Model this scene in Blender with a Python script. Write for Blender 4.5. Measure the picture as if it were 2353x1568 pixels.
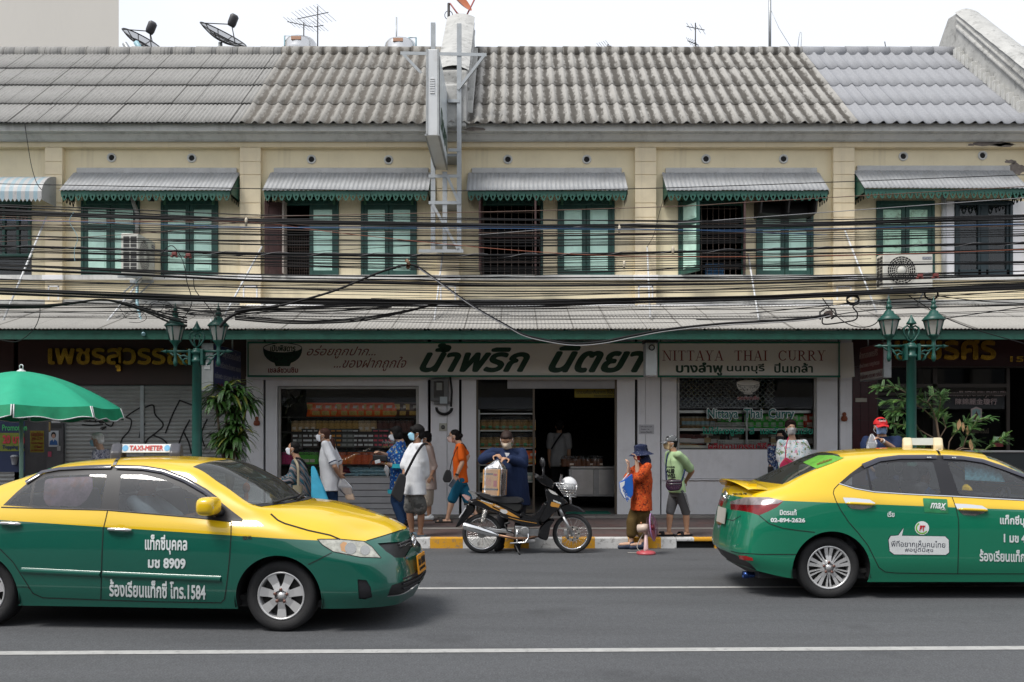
import bpy,bmesh,math,random
import numpy as np
from mathutils import Vector,Matrix,noise
from mathutils.geometry import delaunay_2d_cdt
R=math.radians
for o in list(bpy.data.objects):bpy.data.objects.remove(o)
SC=bpy.context.scene
COL=SC.collection
random.seed(7)
# ------------------------------------------------------------------ camera
F,CX,HY,CZ=2082.0,1176.5,1010.0,1.65
cam=bpy.data.cameras.new('camera'); camo=bpy.data.objects.new('camera',cam); COL.objects.link(camo)
camo.location=(0,0,CZ); camo.rotation_euler=(R(90),0,0)
cam.sensor_width=36; cam.lens=36*F/2353; cam.shift_y=(HY-784)/2353
cam.clip_end=2000; cam.clip_start=.1
SC.camera=camo
# ------------------------------------------------------------------ sky, sun, exposure (bright overcast)
W=bpy.data.worlds.new("World"); SC.world=W; W.use_nodes=True
wn=W.node_tree; bg=wn.nodes['Background']
sky=wn.nodes.new('ShaderNodeTexSky'); sky.sky_type='NISHITA'; sky.sun_disc=False
SUN_EL,SUN_AZ=58,228
sky.sun_elevation=R(SUN_EL); sky.sun_rotation=R(SUN_AZ); sky.dust_density=3.0; sky.air_density=1.0
hs=wn.nodes.new('ShaderNodeHueSaturation'); hs.inputs['Saturation'].default_value=.28
wtc=wn.nodes.new('ShaderNodeTexCoord'); wnz=wn.nodes.new('ShaderNodeTexNoise')
wnz.inputs['Scale'].default_value=1.3; wnz.inputs['Detail'].default_value=5
wrm=wn.nodes.new('ShaderNodeMapRange'); wrm.inputs[1].default_value=.35; wrm.inputs[2].default_value=.6
wrm.inputs[3].default_value=.55; wrm.inputs[4].default_value=.95
wmx=wn.nodes.new('ShaderNodeMix'); wmx.data_type='RGBA'
wmx.inputs[7].default_value=(4.75,4.95,5.35,1)
wn.links.new(wtc.outputs['Generated'],wnz.inputs['Vector']); wn.links.new(wnz.outputs['Fac'],wrm.inputs[0])
wn.links.new(sky.outputs[0],hs.inputs['Color']); wn.links.new(hs.outputs[0],wmx.inputs[6])
wn.links.new(wrm.outputs[0],wmx.inputs[0]); wn.links.new(wmx.outputs[2],bg.inputs['Color'])
bg.inputs['Strength'].default_value=.13
sl=bpy.data.lights.new('sun','SUN'); sl.energy=1.9; sl.angle=R(20); sl.color=(1,.96,.9)
so=bpy.data.objects.new('sun',sl); COL.objects.link(so)
so.rotation_euler=(R(90-SUN_EL),0,R(180-SUN_AZ))
SC.view_settings.view_transform='Standard'; SC.view_settings.look='None'
SC.view_settings.exposure=0.72; SC.view_settings.gamma=1
SC.cycles.use_denoising=True
SC.cycles.max_bounces=8; SC.cycles.transparent_max_bounces=24; SC.cycles.glossy_bounces=4
SC.cycles.caustics_reflective=False; SC.cycles.caustics_refractive=False
# ------------------------------------------------------------------ helpers
def P(x,y,Y):return Vector(((x-CX)*Y/F,Y,CZ+(HY-y)*Y/F))
def wx(x,Y):return(x-CX)*Y/F
def wz(y,Y):return CZ+(HY-y)*Y/F
def lin(r,g,b):
 f=lambda c:(c/255/12.92)if c<=10 else((c/255+.055)/1.055)**2.4
 return(f(r),f(g),f(b))
MATS={}
def nd(nt,t,**kw):
 n=nt.nodes.new(t)
 for k,v in kw.items():setattr(n,k,v)
 return n
def mat(name,col,rough=.6,metal=0.,var=.12,vs=3.,bump=0.,bs=60.,spec=.5,coat=0.,dirt=0.,dcol=(.05,.045,.04),ds=2.,emit=0,alpha=1.,stretch=None,trans=0.,streak=0.,scol=(.2,.18,.15)):
 """procedural surface: base colour broken up by two noises, optional dirt stains, fine bump"""
 if name in MATS:return MATS[name]
 m=bpy.data.materials.new(name); m.use_nodes=True; nt=m.node_tree
 b=nt.nodes['Principled BSDF']; b.inputs['Roughness'].default_value=rough; b.inputs['Metallic'].default_value=metal
 b.inputs['Specular IOR Level'].default_value=spec; b.inputs['Coat Weight'].default_value=coat
 b.inputs['Alpha'].default_value=alpha
 tc=nd(nt,'ShaderNodeTexCoord'); vec=tc.outputs['Object']
 if stretch:
  mp=nd(nt,'ShaderNodeMapping'); mp.inputs['Scale'].default_value=stretch
  nt.links.new(vec,mp.inputs[0]); vec=mp.outputs[0]
 if var>0 or dirt>0:
  n1=nd(nt,'ShaderNodeTexNoise'); n1.inputs['Scale'].default_value=vs; n1.inputs['Detail'].default_value=6; n1.inputs['Roughness'].default_value=.65
  nt.links.new(vec,n1.inputs['Vector'])
  mx=nd(nt,'ShaderNodeMix',data_type='RGBA')
  mx.inputs[6].default_value=tuple(c*(1-var)for c in col)+(1,)
  mx.inputs[7].default_value=tuple(min(1,c*(1+var))for c in col)+(1,)
  mr=nd(nt,'ShaderNodeMapRange'); mr.inputs[1].default_value=.3; mr.inputs[2].default_value=.7
  nt.links.new(n1.outputs['Fac'],mr.inputs[0]); nt.links.new(mr.outputs[0],mx.inputs[0])
  out=mx.outputs[2]
  if dirt>0:
   n2=nd(nt,'ShaderNodeTexNoise'); n2.inputs['Scale'].default_value=ds; n2.inputs['Detail'].default_value=9; n2.inputs['Roughness'].default_value=.75
   nt.links.new(vec,n2.inputs['Vector'])
   r2=nd(nt,'ShaderNodeMapRange'); r2.inputs[1].default_value=.52; r2.inputs[2].default_value=.72; r2.inputs[4].default_value=dirt
   nt.links.new(n2.outputs['Fac'],r2.inputs[0])
   m2=nd(nt,'ShaderNodeMix',data_type='RGBA'); m2.inputs[7].default_value=dcol+(1,)
   nt.links.new(r2.outputs[0],m2.inputs[0]); nt.links.new(out,m2.inputs[6]); out=m2.outputs[2]
  if streak>0:
   mp=nd(nt,'ShaderNodeMapping'); mp.inputs['Scale'].default_value=(4.5,4.5,.22); nt.links.new(tc.outputs['Object'],mp.inputs[0])
   n4=nd(nt,'ShaderNodeTexNoise'); n4.inputs['Scale'].default_value=1; n4.inputs['Detail'].default_value=8; n4.inputs['Roughness'].default_value=.7; nt.links.new(mp.outputs[0],n4.inputs['Vector'])
   r4=nd(nt,'ShaderNodeMapRange'); r4.inputs[1].default_value=.54; r4.inputs[2].default_value=.78; r4.inputs[4].default_value=streak; nt.links.new(n4.outputs['Fac'],r4.inputs[0])
   m4=nd(nt,'ShaderNodeMix',data_type='RGBA'); m4.inputs[7].default_value=scol+(1,); nt.links.new(r4.outputs[0],m4.inputs[0]); nt.links.new(out,m4.inputs[6]); out=m4.outputs[2]
  nt.links.new(out,b.inputs['Base Color'])
 else:b.inputs['Base Color'].default_value=tuple(col)+(1,)
 if bump>0:
  n3=nd(nt,'ShaderNodeTexNoise'); n3.inputs['Scale'].default_value=bs; n3.inputs['Detail'].default_value=3
  nt.links.new(vec,n3.inputs['Vector'])
  bp=nd(nt,'ShaderNodeBump'); bp.inputs['Strength'].default_value=bump; bp.inputs['Distance'].default_value=.01
  nt.links.new(n3.outputs['Fac'],bp.inputs['Height']); nt.links.new(bp.outputs[0],b.inputs['Normal'])
 if emit:b.inputs['Emission Color'].default_value=tuple(col)+(1,); b.inputs['Emission Strength'].default_value=emit
 if trans:b.inputs['Transmission Weight'].default_value=trans
 MATS[name]=m; return m
def glass(name,tint=(.55,.6,.6),refl=1.,rough=.02,film=None,fmix=0.):
 """thin glass: tinted see-through plus Fresnel mirror, optional diffuse film"""
 if name in MATS:return MATS[name]
 m=bpy.data.materials.new(name); m.use_nodes=True; nt=m.node_tree; nt.nodes.remove(nt.nodes['Principled BSDF'])
 o=nt.nodes['Material Output']; t=nd(nt,'ShaderNodeBsdfTransparent'); t.inputs[0].default_value=tint+(1,)
 g=nd(nt,'ShaderNodeBsdfGlossy'); g.inputs['Roughness'].default_value=rough; g.inputs[0].default_value=(refl,refl,refl,1)
 fr=nd(nt,'ShaderNodeFresnel'); fr.inputs[0].default_value=1.52
 mx=nd(nt,'ShaderNodeMixShader'); nt.links.new(fr.outputs[0],mx.inputs[0]); last=t.outputs[0]
 if film:
  d=nd(nt,'ShaderNodeBsdfDiffuse'); d.inputs[0].default_value=film+(1,)
  m2=nd(nt,'ShaderNodeMixShader'); m2.inputs[0].default_value=fmix
  nt.links.new(t.outputs[0],m2.inputs[1]); nt.links.new(d.outputs[0],m2.inputs[2]); last=m2.outputs[0]
 nt.links.new(last,mx.inputs[1]); nt.links.new(g.outputs[0],mx.inputs[2]); nt.links.new(mx.outputs[0],o.inputs[0])
 MATS[name]=m; return m
def tag(o,label=None,cat=None,group=None,kind=None):
 if label:o['label']=label
 if cat:o['category']=cat
 if group:o['group']=group
 if kind:o['kind']=kind
 return o
def thing(name,label,cat,loc=(0,0,0),rotz=0,group=None):
 o=bpy.data.objects.new(name,None); COL.objects.link(o); o.location=loc; o.rotation_euler=(0,0,rotz)
 o.empty_display_size=.1
 return tag(o,label,cat,group)
def root_loc(o):
 while o.parent:o=o.parent
 return Vector(o.location)
def dup(root,loc=None,rotz=None,label=None,group=None):
 c=root.copy(); COL.objects.link(c)
 if loc is not None:c.location=loc
 if rotz is not None:c.rotation_euler=(0,0,rotz)
 if label:c['label']=label
 if group:c['group']=group
 def rec(s,d):
  for ch in list(s.children):
   k=ch.copy(); COL.objects.link(k); k.parent=d; rec(ch,k)
 rec(root,c); return c
class MB:
 def __init__(s):s.v=[]; s.f=[]; s.m=[]; s.s=[]; s.mi=0; s.sm=False
 def add(s,vs,fs,sm=None):
  b=len(s.v); s.v+=[tuple(v)for v in vs]
  for f in fs:s.f.append(tuple(i+b for i in f)); s.m.append(s.mi); s.s.append(s.sm if sm is None else sm)
  return s
 def quad(s,*p):return s.add(p,[tuple(range(len(p)))])
 def box(s,x0,x1,y0,y1,z0,z1):
  v=[(x,y,z)for x in(x0,x1)for y in(y0,y1)for z in(z0,z1)]
  return s.add(v,[(0,1,3,2),(4,6,7,5),(0,4,5,1),(2,3,7,6),(0,2,6,4),(1,5,7,3)],False)
 def obox(s,c,sz,M=None):
  M=M or Matrix(); c=Vector(c)
  v=[c+M@Vector((a*sz[0]/2,b*sz[1]/2,d*sz[2]/2))for a in(-1,1)for b in(-1,1)for d in(-1,1)]
  return s.add(v,[(0,1,3,2),(4,6,7,5),(0,4,5,1),(2,3,7,6),(0,2,6,4),(1,5,7,3)],False)
 def tube(s,pts,r,n=8,cap=True,flat=1.,up=None):
  pts=[Vector(p)for p in pts]; k=len(pts); rs=r if isinstance(r,(list,tuple))else[r]*k
  vs=[]; t=(pts[1]-pts[0]).normalized()
  a=Vector(up)if up else(Vector((0,0,1))if abs(t.z)<.9 else Vector((1,0,0)))
  nrm=(a-t*a.dot(t)).normalized()
  for i,p in enumerate(pts):
   d=(pts[min(i+1,k-1)]-pts[max(i-1,0)])
   if d.length>1e-9:t=d.normalized()
   nrm=(nrm-t*nrm.dot(t)); nrm=nrm.normalized()if nrm.length>1e-6 else t.orthogonal().normalized()
   bi=t.cross(nrm)
   for j in range(n):
    an=2*math.pi*j/n
    vs.append(p+nrm*(math.cos(an)*rs[i]*flat)+bi*(math.sin(an)*rs[i]))
  fs=[(i*n+j,i*n+(j+1)%n,(i+1)*n+(j+1)%n,(i+1)*n+j)for i in range(k-1)for j in range(n)]
  b=len(s.v); s.add(vs,fs,True)
  if cap:s.add([],[]); s.f+=[tuple(b+j for j in range(n))[::-1],tuple(b+(k-1)*n+j for j in range(n))]; s.m+=[s.mi]*2; s.s+=[False]*2
  return s
 def lathe(s,c,prof,n=16,axis='Z',sm=True,a0=0,a1=2*math.pi):
  c=Vector(c); k=len(prof); full=abs(a1-a0-2*math.pi)<1e-6; m=n if full else n+1; vs=[]
  for r,h in prof:
   for j in range(m):
    a=a0+(a1-a0)*j/n; x,y=r*math.cos(a),r*math.sin(a)
    vs.append(c+(Vector((x,y,h))if axis=='Z'else Vector((x,h,y))if axis=='Y'else Vector((h,x,y))))
  fs=[(i*m+j,i*m+(j+1)%m,(i+1)*m+(j+1)%m,(i+1)*m+j)for i in range(k-1)for j in range(n)]
  return s.add(vs,fs,sm)
 def sphere(s,c,r,n=16,m=10,M=None):
  r=(r,r,r)if isinstance(r,(int,float))else r; c=Vector(c); vs=[]
  for i in range(m+1):
   p=math.pi*i/m
   for j in range(n):
    a=2*math.pi*j/n; q=Vector((r[0]*math.sin(p)*math.cos(a),r[1]*math.sin(p)*math.sin(a),r[2]*math.cos(p)))
    vs.append(c+(M@q if M else q))
  fs=[(i*n+j,(i+1)*n+j,(i+1)*n+(j+1)%n,i*n+(j+1)%n)for i in range(m)for j in range(n)]
  return s.add(vs,fs,True)
 def prism(s,poly,fn,d0,d1,sm=False):
  """poly: 2-D outline, fn(a,b,d)->3-D"""
  k=len(poly); vs=[fn(a,b,d0)for a,b in poly]+[fn(a,b,d1)for a,b in poly]
  return s.add(vs,[tuple(range(k)),tuple(range(2*k-1,k-1,-1))]+[(i,i+k,(i+1)%k+k,(i+1)%k)for i in range(k)],sm)
 def grid(s,fn,nu,nv,sm=True):
  vs=[fn(i/nu,j/nv)for i in range(nu+1)for j in range(nv+1)]; w=nv+1
  return s.add(vs,[(i*w+j,(i+1)*w+j,(i+1)*w+j+1,i*w+j+1)for i in range(nu)for j in range(nv)],sm)
 def build(s,name,mats,parent=None,world=True,bevel=0,seg=2,sub=0,weld=0):
  mats=mats if isinstance(mats,(list,tuple))else[mats]
  me=bpy.data.meshes.new(name)
  off=root_loc(parent)if(parent is not None and world)else Vector((0,0,0))
  me.from_pydata([(a-off.x,b-off.y,c-off.z)for a,b,c in s.v],[],s.f)
  for m in mats:me.materials.append(m)
  me.polygons.foreach_set('material_index',s.m); me.polygons.foreach_set('use_smooth',s.s); me.update()
  o=bpy.data.objects.new(name,me); COL.objects.link(o)
  if parent is not None:o.parent=parent
  if weld:w=o.modifiers.new('weld','WELD'); w.merge_threshold=weld
  if bevel:
   b=o.modifiers.new('bevel','BEVEL'); b.width=bevel; b.segments=seg; b.limit_method='ANGLE'; b.angle_limit=R(40); b.harden_normals=False
  if sub:q=o.modifiers.new('sub','SUBSURF'); q.levels=sub; q.render_levels=sub
  return o
def solo(mb,name,mats,loc,label,cat,group=None,**kw):
 """a thing that is one mesh, its origin at loc"""
 mb.v=[(a-loc[0],b-loc[1],c-loc[2])for a,b,c in mb.v]
 o=mb.build(name,mats,None,**kw); o.location=loc
 return tag(o,label,cat,group)
_tcache={}
def text_geo(s,bold=0.,shear=0.,res=3,space=1.):
 key=(s,bold,shear,res,space)
 if key in _tcache:return _tcache[key]
 cu=bpy.data.curves.new('lettering','FONT'); cu.body=s; cu.size=1; cu.offset=bold; cu.shear=shear; cu.resolution_u=res; cu.space_character=space
 o=bpy.data.objects.new('lettering',cu); COL.objects.link(o)
 dg=bpy.context.evaluated_depsgraph_get(); dg.update(); ev=o.evaluated_get(dg); me=ev.to_mesh()
 vs=[tuple(v.co)for v in me.vertices]; fs=[tuple(p.vertices)for p in me.polygons]
 ev.to_mesh_clear(); bpy.data.objects.remove(o); bpy.data.curves.remove(cu)
 _tcache[key]=(vs,fs); return vs,fs
def add_text(mb,s,fn,x0,x1,z0,z1,bold=0.,shear=0.,res=3,fit='both',space=1.):
 """lay a line of writing in the box x0..x1, z0..z1; fn(a,b)->3-D; bold thickens the strokes with shifted copies"""
 vs,fs=text_geo(s,0,shear,res,space)
 if not vs:return
 xs=[v[0]for v in vs]; ys=[v[1]for v in vs]; ax,bx,ay,by=min(xs),max(xs),min(ys),max(ys)
 bd=abs(bold)if bold>0 else 0; sx=(x1-x0)/max(bx-ax+2*bd,1e-6); sy=(z1-z0)/max(by-ay+2*bd,1e-6)
 o=Vector(fn(x0,z0)); n=(Vector(fn(x0+.01,z0))-o).cross(Vector(fn(x0,z0+.01))-o)
 n=n.normalized()if n.length>1e-12 else Vector((0,-1,0))
 sh=[(0,0)]if bd==0 else[(0,0)]+[(bd*math.cos(k*math.pi/4),bd*math.sin(k*math.pi/4))for k in range(8)]
 for i,(dx,dz)in enumerate(sh):
  mb.add([Vector(fn(x0+(v[0]-ax+bd+dx)*sx,z0+(v[1]-ay+bd+dz)*sy))+n*.0003*i for v in vs],fs,False)
def wallholes(mb,x0,x1,z0,z1,holes,y0,y1):
 xs=sorted({x0,x1}|{min(max(h[i],x0),x1)for h in holes for i in(0,1)}); zs=sorted({z0,z1}|{min(max(h[i],z0),z1)for h in holes for i in(2,3)})
 for i in range(len(xs)-1):
  j=0
  while j<len(zs)-1:
   def inh(j):
    cx,cz=(xs[i]+xs[i+1])/2,(zs[j]+zs[j+1])/2
    return any(h[0]<cx<h[1]and h[2]<cz<h[3]for h in holes)
   if inh(j):j+=1; continue
   k=j
   while k+1<len(zs)-1 and not inh(k+1):k+=1
   a,b,c,d=xs[i],xs[i+1],zs[j],zs[k+1]
   mb.quad((a,y0,c),(b,y0,c),(b,y0,d),(a,y0,d)); mb.quad((b,y1,c),(a,y1,c),(a,y1,d),(b,y1,d)); j=k+1
 for h in holes:
  a,b,c,d=h
  mb.quad((a,y0,c),(a,y1,c),(b,y1,c),(b,y0,c)); mb.quad((a,y0,d),(b,y0,d),(b,y1,d),(a,y1,d))
  mb.quad((a,y0,c),(a,y0,d),(a,y1,d),(a,y1,c)); mb.quad((b,y0,c),(b,y1,c),(b,y1,d),(b,y0,d))
  # ------------------------------------------------------------------ shared materials
CREAM=mat('cream_render',(.83,.73,.51),.8,var=.07,vs=1.3,bump=.15,bs=40,dirt=.3,dcol=(.6,.5,.33),ds=1.1,streak=.5,scol=(.46,.38,.26))
CREAM2=mat('cream_pilaster',(.83,.71,.50),.8,var=.06,vs=1.5,bump=.12,bs=40,dirt=.3,dcol=(.55,.46,.31),ds=1.4,streak=.45,scol=(.48,.41,.29))
PALE=mat('pale_grey_paint',(.66,.66,.64),.7,var=.1,vs=2,bump=.1,bs=50,dirt=.45,dcol=(.25,.24,.22),ds=2.2,streak=.6,scol=(.3,.29,.27))
WHITEW=mat('weathered_white',(.40,.40,.385),.8,var=.15,vs=3,bump=.6,bs=18,dirt=.9,dcol=(.09,.09,.085),ds=5)
DGREEN=mat('dark_green_paint',(.012,.085,.06),.5,var=.25,vs=5,bump=.08,bs=40,dirt=.15,dcol=(.02,.03,.025),ds=4,streak=.4,scol=(.03,.06,.05))
DGREEN2=mat('shutter_green',(.016,.07,.056),.5,var=.3,vs=6,bump=.08,bs=50,dirt=.25,dcol=(.05,.09,.075),ds=5)
MINT=mat('mint_panel',(.56,.83,.72),.55,var=.1,vs=4,bump=.06,bs=60,dirt=.3,dcol=(.3,.5,.4),ds=7)
MINTST=mat('stained_mint_panel',(.46,.72,.56),.6,var=.15,vs=6,dirt=.9,dcol=(.07,.07,.03),ds=9)
BROWN=mat('old_brown_wood',(.055,.022,.02),.6,var=.35,vs=6,bump=.2,bs=30,dirt=.4,dcol=(.16,.1,.08),ds=6,stretch=(1,1,.3))
GREYWOOD=mat('bare_grey_wood',(.3,.26,.23),.8,var=.4,vs=8,bump=.3,bs=40,stretch=(1,1,.2),dirt=.5,dcol=(.08,.04,.035),ds=6)
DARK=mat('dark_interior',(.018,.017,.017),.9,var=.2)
BLACK=mat('black_rubber',(.012,.012,.013),.55,var=.2)
IRON=mat('grey_galvanised',(.34,.36,.37),.45,.5,var=.12,vs=6,dirt=.25,dcol=(.2,.13,.08),ds=8)
STEEL=mat('stainless_steel',(.55,.55,.55),.28,.9,var=.1,vs=5)
CHROME=mat('chrome',(.8,.8,.8),.08,1.,var=0)
WHITEP=mat('shop_white_panel',(.83,.83,.85),.5,var=.05,vs=1.5,bump=.05,bs=30,dirt=.2,dcol=(.32,.3,.28),ds=2.5,streak=.35,scol=(.58,.57,.54))
SIGNW=mat('sign_cream_panel',(.86,.84,.78),.55,var=.04,vs=2,dirt=.18,dcol=(.38,.35,.3),ds=2)
AWN=mat('awning_sheet',(.33,.34,.35),.6,var=.12,vs=4,dirt=.35,dcol=(.2,.2,.2),ds=3,stretch=(1,.3,1))
MAROON=mat('maroon_panel',(.045,.012,.008),.4,var=.15,vs=2)
GOLD=mat('gold_letters',(.62,.36,.05),.25,.85,var=.3,vs=5)
SHUT=mat('roller_shutter',(.36,.37,.36),.5,.25,var=.12,vs=3,dirt=.35,dcol=(.12,.11,.1),ds=2)
WPVC=mat('white_plastic',(.62,.63,.64),.4,var=.05)
BPVC=mat('blue_pvc',(.25,.42,.48),.45,var=.08)
RED=mat('sign_red',(.20,.018,.02),.5,var=.06)
SGREEN=mat('sign_dark_green',(.006,.045,.022),.5,var=.1)
SGREEN2=mat('sign_mid_green',(.01,.16,.10),.5,var=.06)
GLASSD=glass('shop_glass',(.93,.95,.94))
GLASSW=glass('window_glass',(.25,.3,.3),film=(.05,.06,.065),fmix=.35)
def tilemat(name,pitch,x0,light,dark,amt,lo=.12,hi=.36,sheet=None):
 m=bpy.data.materials.new(name); m.use_nodes=True; nt=m.node_tree; b=nt.nodes['Principled BSDF']; b.inputs['Roughness'].default_value=.85
 tc=nd(nt,'ShaderNodeTexCoord'); sp=nd(nt,'ShaderNodeSeparateXYZ'); nt.links.new(tc.outputs['Object'],sp.inputs[0])
 def mth(op,a,bb=None,c=None):
  n=nd(nt,'ShaderNodeMath',operation=op)
  for i,q in enumerate((a,bb,c)):
   if q is None:continue
   if isinstance(q,(int,float)):n.inputs[i].default_value=q
   else:nt.links.new(q,n.inputs[i])
  return n.outputs[0]
 def ns(sc,det,st=None):
  n=nd(nt,'ShaderNodeTexNoise'); n.inputs['Scale'].default_value=sc; n.inputs['Detail'].default_value=det; n.inputs['Roughness'].default_value=.7
  if st:
   mp=nd(nt,'ShaderNodeMapping'); mp.inputs['Scale'].default_value=st; nt.links.new(tc.outputs['Object'],mp.inputs[0]); nt.links.new(mp.outputs[0],n.inputs['Vector'])
  else:nt.links.new(tc.outputs['Object'],n.inputs['Vector'])
  return n.outputs['Fac']
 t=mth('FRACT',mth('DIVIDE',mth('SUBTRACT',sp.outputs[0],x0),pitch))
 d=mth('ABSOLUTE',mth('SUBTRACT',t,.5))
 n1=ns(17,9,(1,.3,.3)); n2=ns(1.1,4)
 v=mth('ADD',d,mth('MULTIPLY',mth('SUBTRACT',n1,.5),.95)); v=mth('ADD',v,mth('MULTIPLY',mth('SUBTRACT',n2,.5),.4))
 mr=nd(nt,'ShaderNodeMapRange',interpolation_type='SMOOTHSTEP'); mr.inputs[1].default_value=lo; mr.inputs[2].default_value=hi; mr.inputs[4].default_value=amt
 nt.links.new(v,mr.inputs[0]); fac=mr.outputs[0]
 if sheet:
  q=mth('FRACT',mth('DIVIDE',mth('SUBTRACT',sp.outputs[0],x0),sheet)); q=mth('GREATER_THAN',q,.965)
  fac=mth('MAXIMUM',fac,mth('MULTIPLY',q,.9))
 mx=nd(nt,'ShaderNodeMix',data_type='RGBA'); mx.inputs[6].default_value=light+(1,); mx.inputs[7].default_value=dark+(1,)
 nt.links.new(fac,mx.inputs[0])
 n3=ns(40,4); hv=nd(nt,'ShaderNodeHueSaturation'); nt.links.new(mth('ADD',.62,mth('MULTIPLY',n3,.76)),hv.inputs['Value']); nt.links.new(mx.outputs[2],hv.inputs['Color'])
 nt.links.new(hv.outputs[0],b.inputs['Base Color'])
 bp=nd(nt,'ShaderNodeBump'); bp.inputs['Strength'].default_value=.35; bp.inputs['Distance'].default_value=.01; nt.links.new(n1,bp.inputs['Height']); nt.links.new(bp.outputs[0],b.inputs['Normal'])
 return m
 # ------------------------------------------------------------------ ground
ROT=.011
def struct(mb,name,m,**kw):o=mb.build(name,m,**kw); o['kind']='structure'; o['label']=kw.get('label',name.replace('_',' ')); return o
ASPH=mat('asphalt',(.070,.073,.078),.85,var=.03,vs=.7)
_nt=ASPH.node_tree; _pb=_nt.nodes['Principled BSDF']; _out=_pb.inputs['Base Color'].links[0].from_socket; _tc=nd(_nt,'ShaderNodeTexCoord')
for _sc,_mp_,_lo,_hi,_a,_b in((75,(1,1,1),.3,.7,.62,1.45),(22,(1,.6,1),.35,.7,.9,1.12),(1,(.35,2.2,1),.45,.75,1.0,.8),(.9,(1,1,1),.6,.72,1.0,.72)):
 _m=nd(_nt,'ShaderNodeMapping'); _m.inputs['Scale'].default_value=_mp_; _nt.links.new(_tc.outputs['Object'],_m.inputs[0]); _n=nd(_nt,'ShaderNodeTexNoise'); _n.inputs['Scale'].default_value=_sc; _n.inputs['Detail'].default_value=4; _nt.links.new(_m.outputs[0],_n.inputs['Vector'])
 _r=nd(_nt,'ShaderNodeMapRange'); _r.inputs[1].default_value=_lo; _r.inputs[2].default_value=_hi; _r.inputs[3].default_value=_a; _r.inputs[4].default_value=_b; _nt.links.new(_n.outputs['Fac'],_r.inputs[0]); _hv=nd(_nt,'ShaderNodeHueSaturation'); _nt.links.new(_r.outputs[0],_hv.inputs['Value']); _nt.links.new(_out,_hv.inputs['Color']); _out=_hv.outputs[0]
_nt.links.new(_out,_pb.inputs['Base Color'])
KY=13.72
g=MB(); g.quad((-400,-400,-.03),(400,-400,-.03),(400,400,-.03),(-400,400,-.03)); struct(g,'ground',mat('ground_earth',(.12,.11,.1),.9))
g=MB(); g.quad((-120,-6,0),(120,-6,0),(120,KY+.1,0),(-120,KY+.1,0)); struct(g,'road',ASPH)
LINE=mat('road_line_paint',(.36,.36,.35),.75,var=.14,vs=5,dirt=.9,dcol=(.13,.13,.13),ds=13)
for yc,w in((7.07,.12),(10.04,.11)):
 g=MB(); s=.022
 g.quad((-60,yc-w/2-60*s,.004),(60,yc-w/2+60*s,.004),(60,yc+w/2+60*s,.004),(-60,yc+w/2-60*s,.004)); struct(g,'lane_line',LINE)
 # kerb with worn white and yellow paint
KH=.16
def kerbmat():
 m=bpy.data.materials.new('kerb_paint'); m.use_nodes=True; nt=m.node_tree; b=nt.nodes['Principled BSDF']; b.inputs['Roughness'].default_value=.75
 tc=nd(nt,'ShaderNodeTexCoord'); sp=nd(nt,'ShaderNodeSeparateXYZ'); nt.links.new(tc.outputs['Object'],sp.inputs[0])
 dv=nd(nt,'ShaderNodeMath',operation='DIVIDE'); dv.inputs[1].default_value=1.0
 sb=nd(nt,'ShaderNodeMath',operation='ADD'); sb.inputs[1].default_value=40.743; nt.links.new(sp.outputs[0],sb.inputs[0]); nt.links.new(sb.outputs[0],dv.inputs[0])
 fr=nd(nt,'ShaderNodeMath',operation='FRACT'); nt.links.new(dv.outputs[0],fr.inputs[0])
 gt=nd(nt,'ShaderNodeMath',operation='GREATER_THAN'); gt.inputs[1].default_value=.5; nt.links.new(fr.outputs[0],gt.inputs[0])
 mx=nd(nt,'ShaderNodeMix',data_type='RGBA'); mx.inputs[6].default_value=(.60,.60,.59,1); mx.inputs[7].default_value=(.62,.30,.012,1); nt.links.new(gt.outputs[0],mx.inputs[0])
 n=nd(nt,'ShaderNodeTexNoise'); n.inputs['Scale'].default_value=11; n.inputs['Detail'].default_value=9; n.inputs['Roughness'].default_value=.75; nt.links.new(tc.outputs['Object'],n.inputs['Vector'])
 mr=nd(nt,'ShaderNodeMapRange'); mr.inputs[1].default_value=.52; mr.inputs[2].default_value=.64; mr.inputs[4].default_value=.85; nt.links.new(n.outputs['Fac'],mr.inputs[0])
 m2=nd(nt,'ShaderNodeMix',data_type='RGBA'); m2.inputs[7].default_value=(.17,.16,.15,1); nt.links.new(mr.outputs[0],m2.inputs[0]); nt.links.new(mx.outputs[2],m2.inputs[6]); nt.links.new(m2.outputs[2],b.inputs['Base Color'])
 bp=nd(nt,'ShaderNodeBump'); bp.inputs['Strength'].default_value=.5; bp.inputs['Distance'].default_value=.01; nt.links.new(n.outputs['Fac'],bp.inputs['Height']); nt.links.new(bp.outputs[0],b.inputs['Normal'])
 return m
g=MB(); DRX=(wx(1555,KY),wx(1640,KY))
def kseg(a,b):g.box(a,b,KY,KY+.16,-.02,KH)
kseg(-60,DRX[0]); kseg(DRX[1]+.02,60); g.box(DRX[0],DRX[1]+.02,KY,KY+.16,KH-.055,KH)
struct(g,'kerb',kerbmat(),bevel=.015)
g=MB(); g.box(DRX[0],DRX[1]+.02,KY+.1,KY+.5,-.02,.1); struct(g,'storm_drain',DARK)
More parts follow.
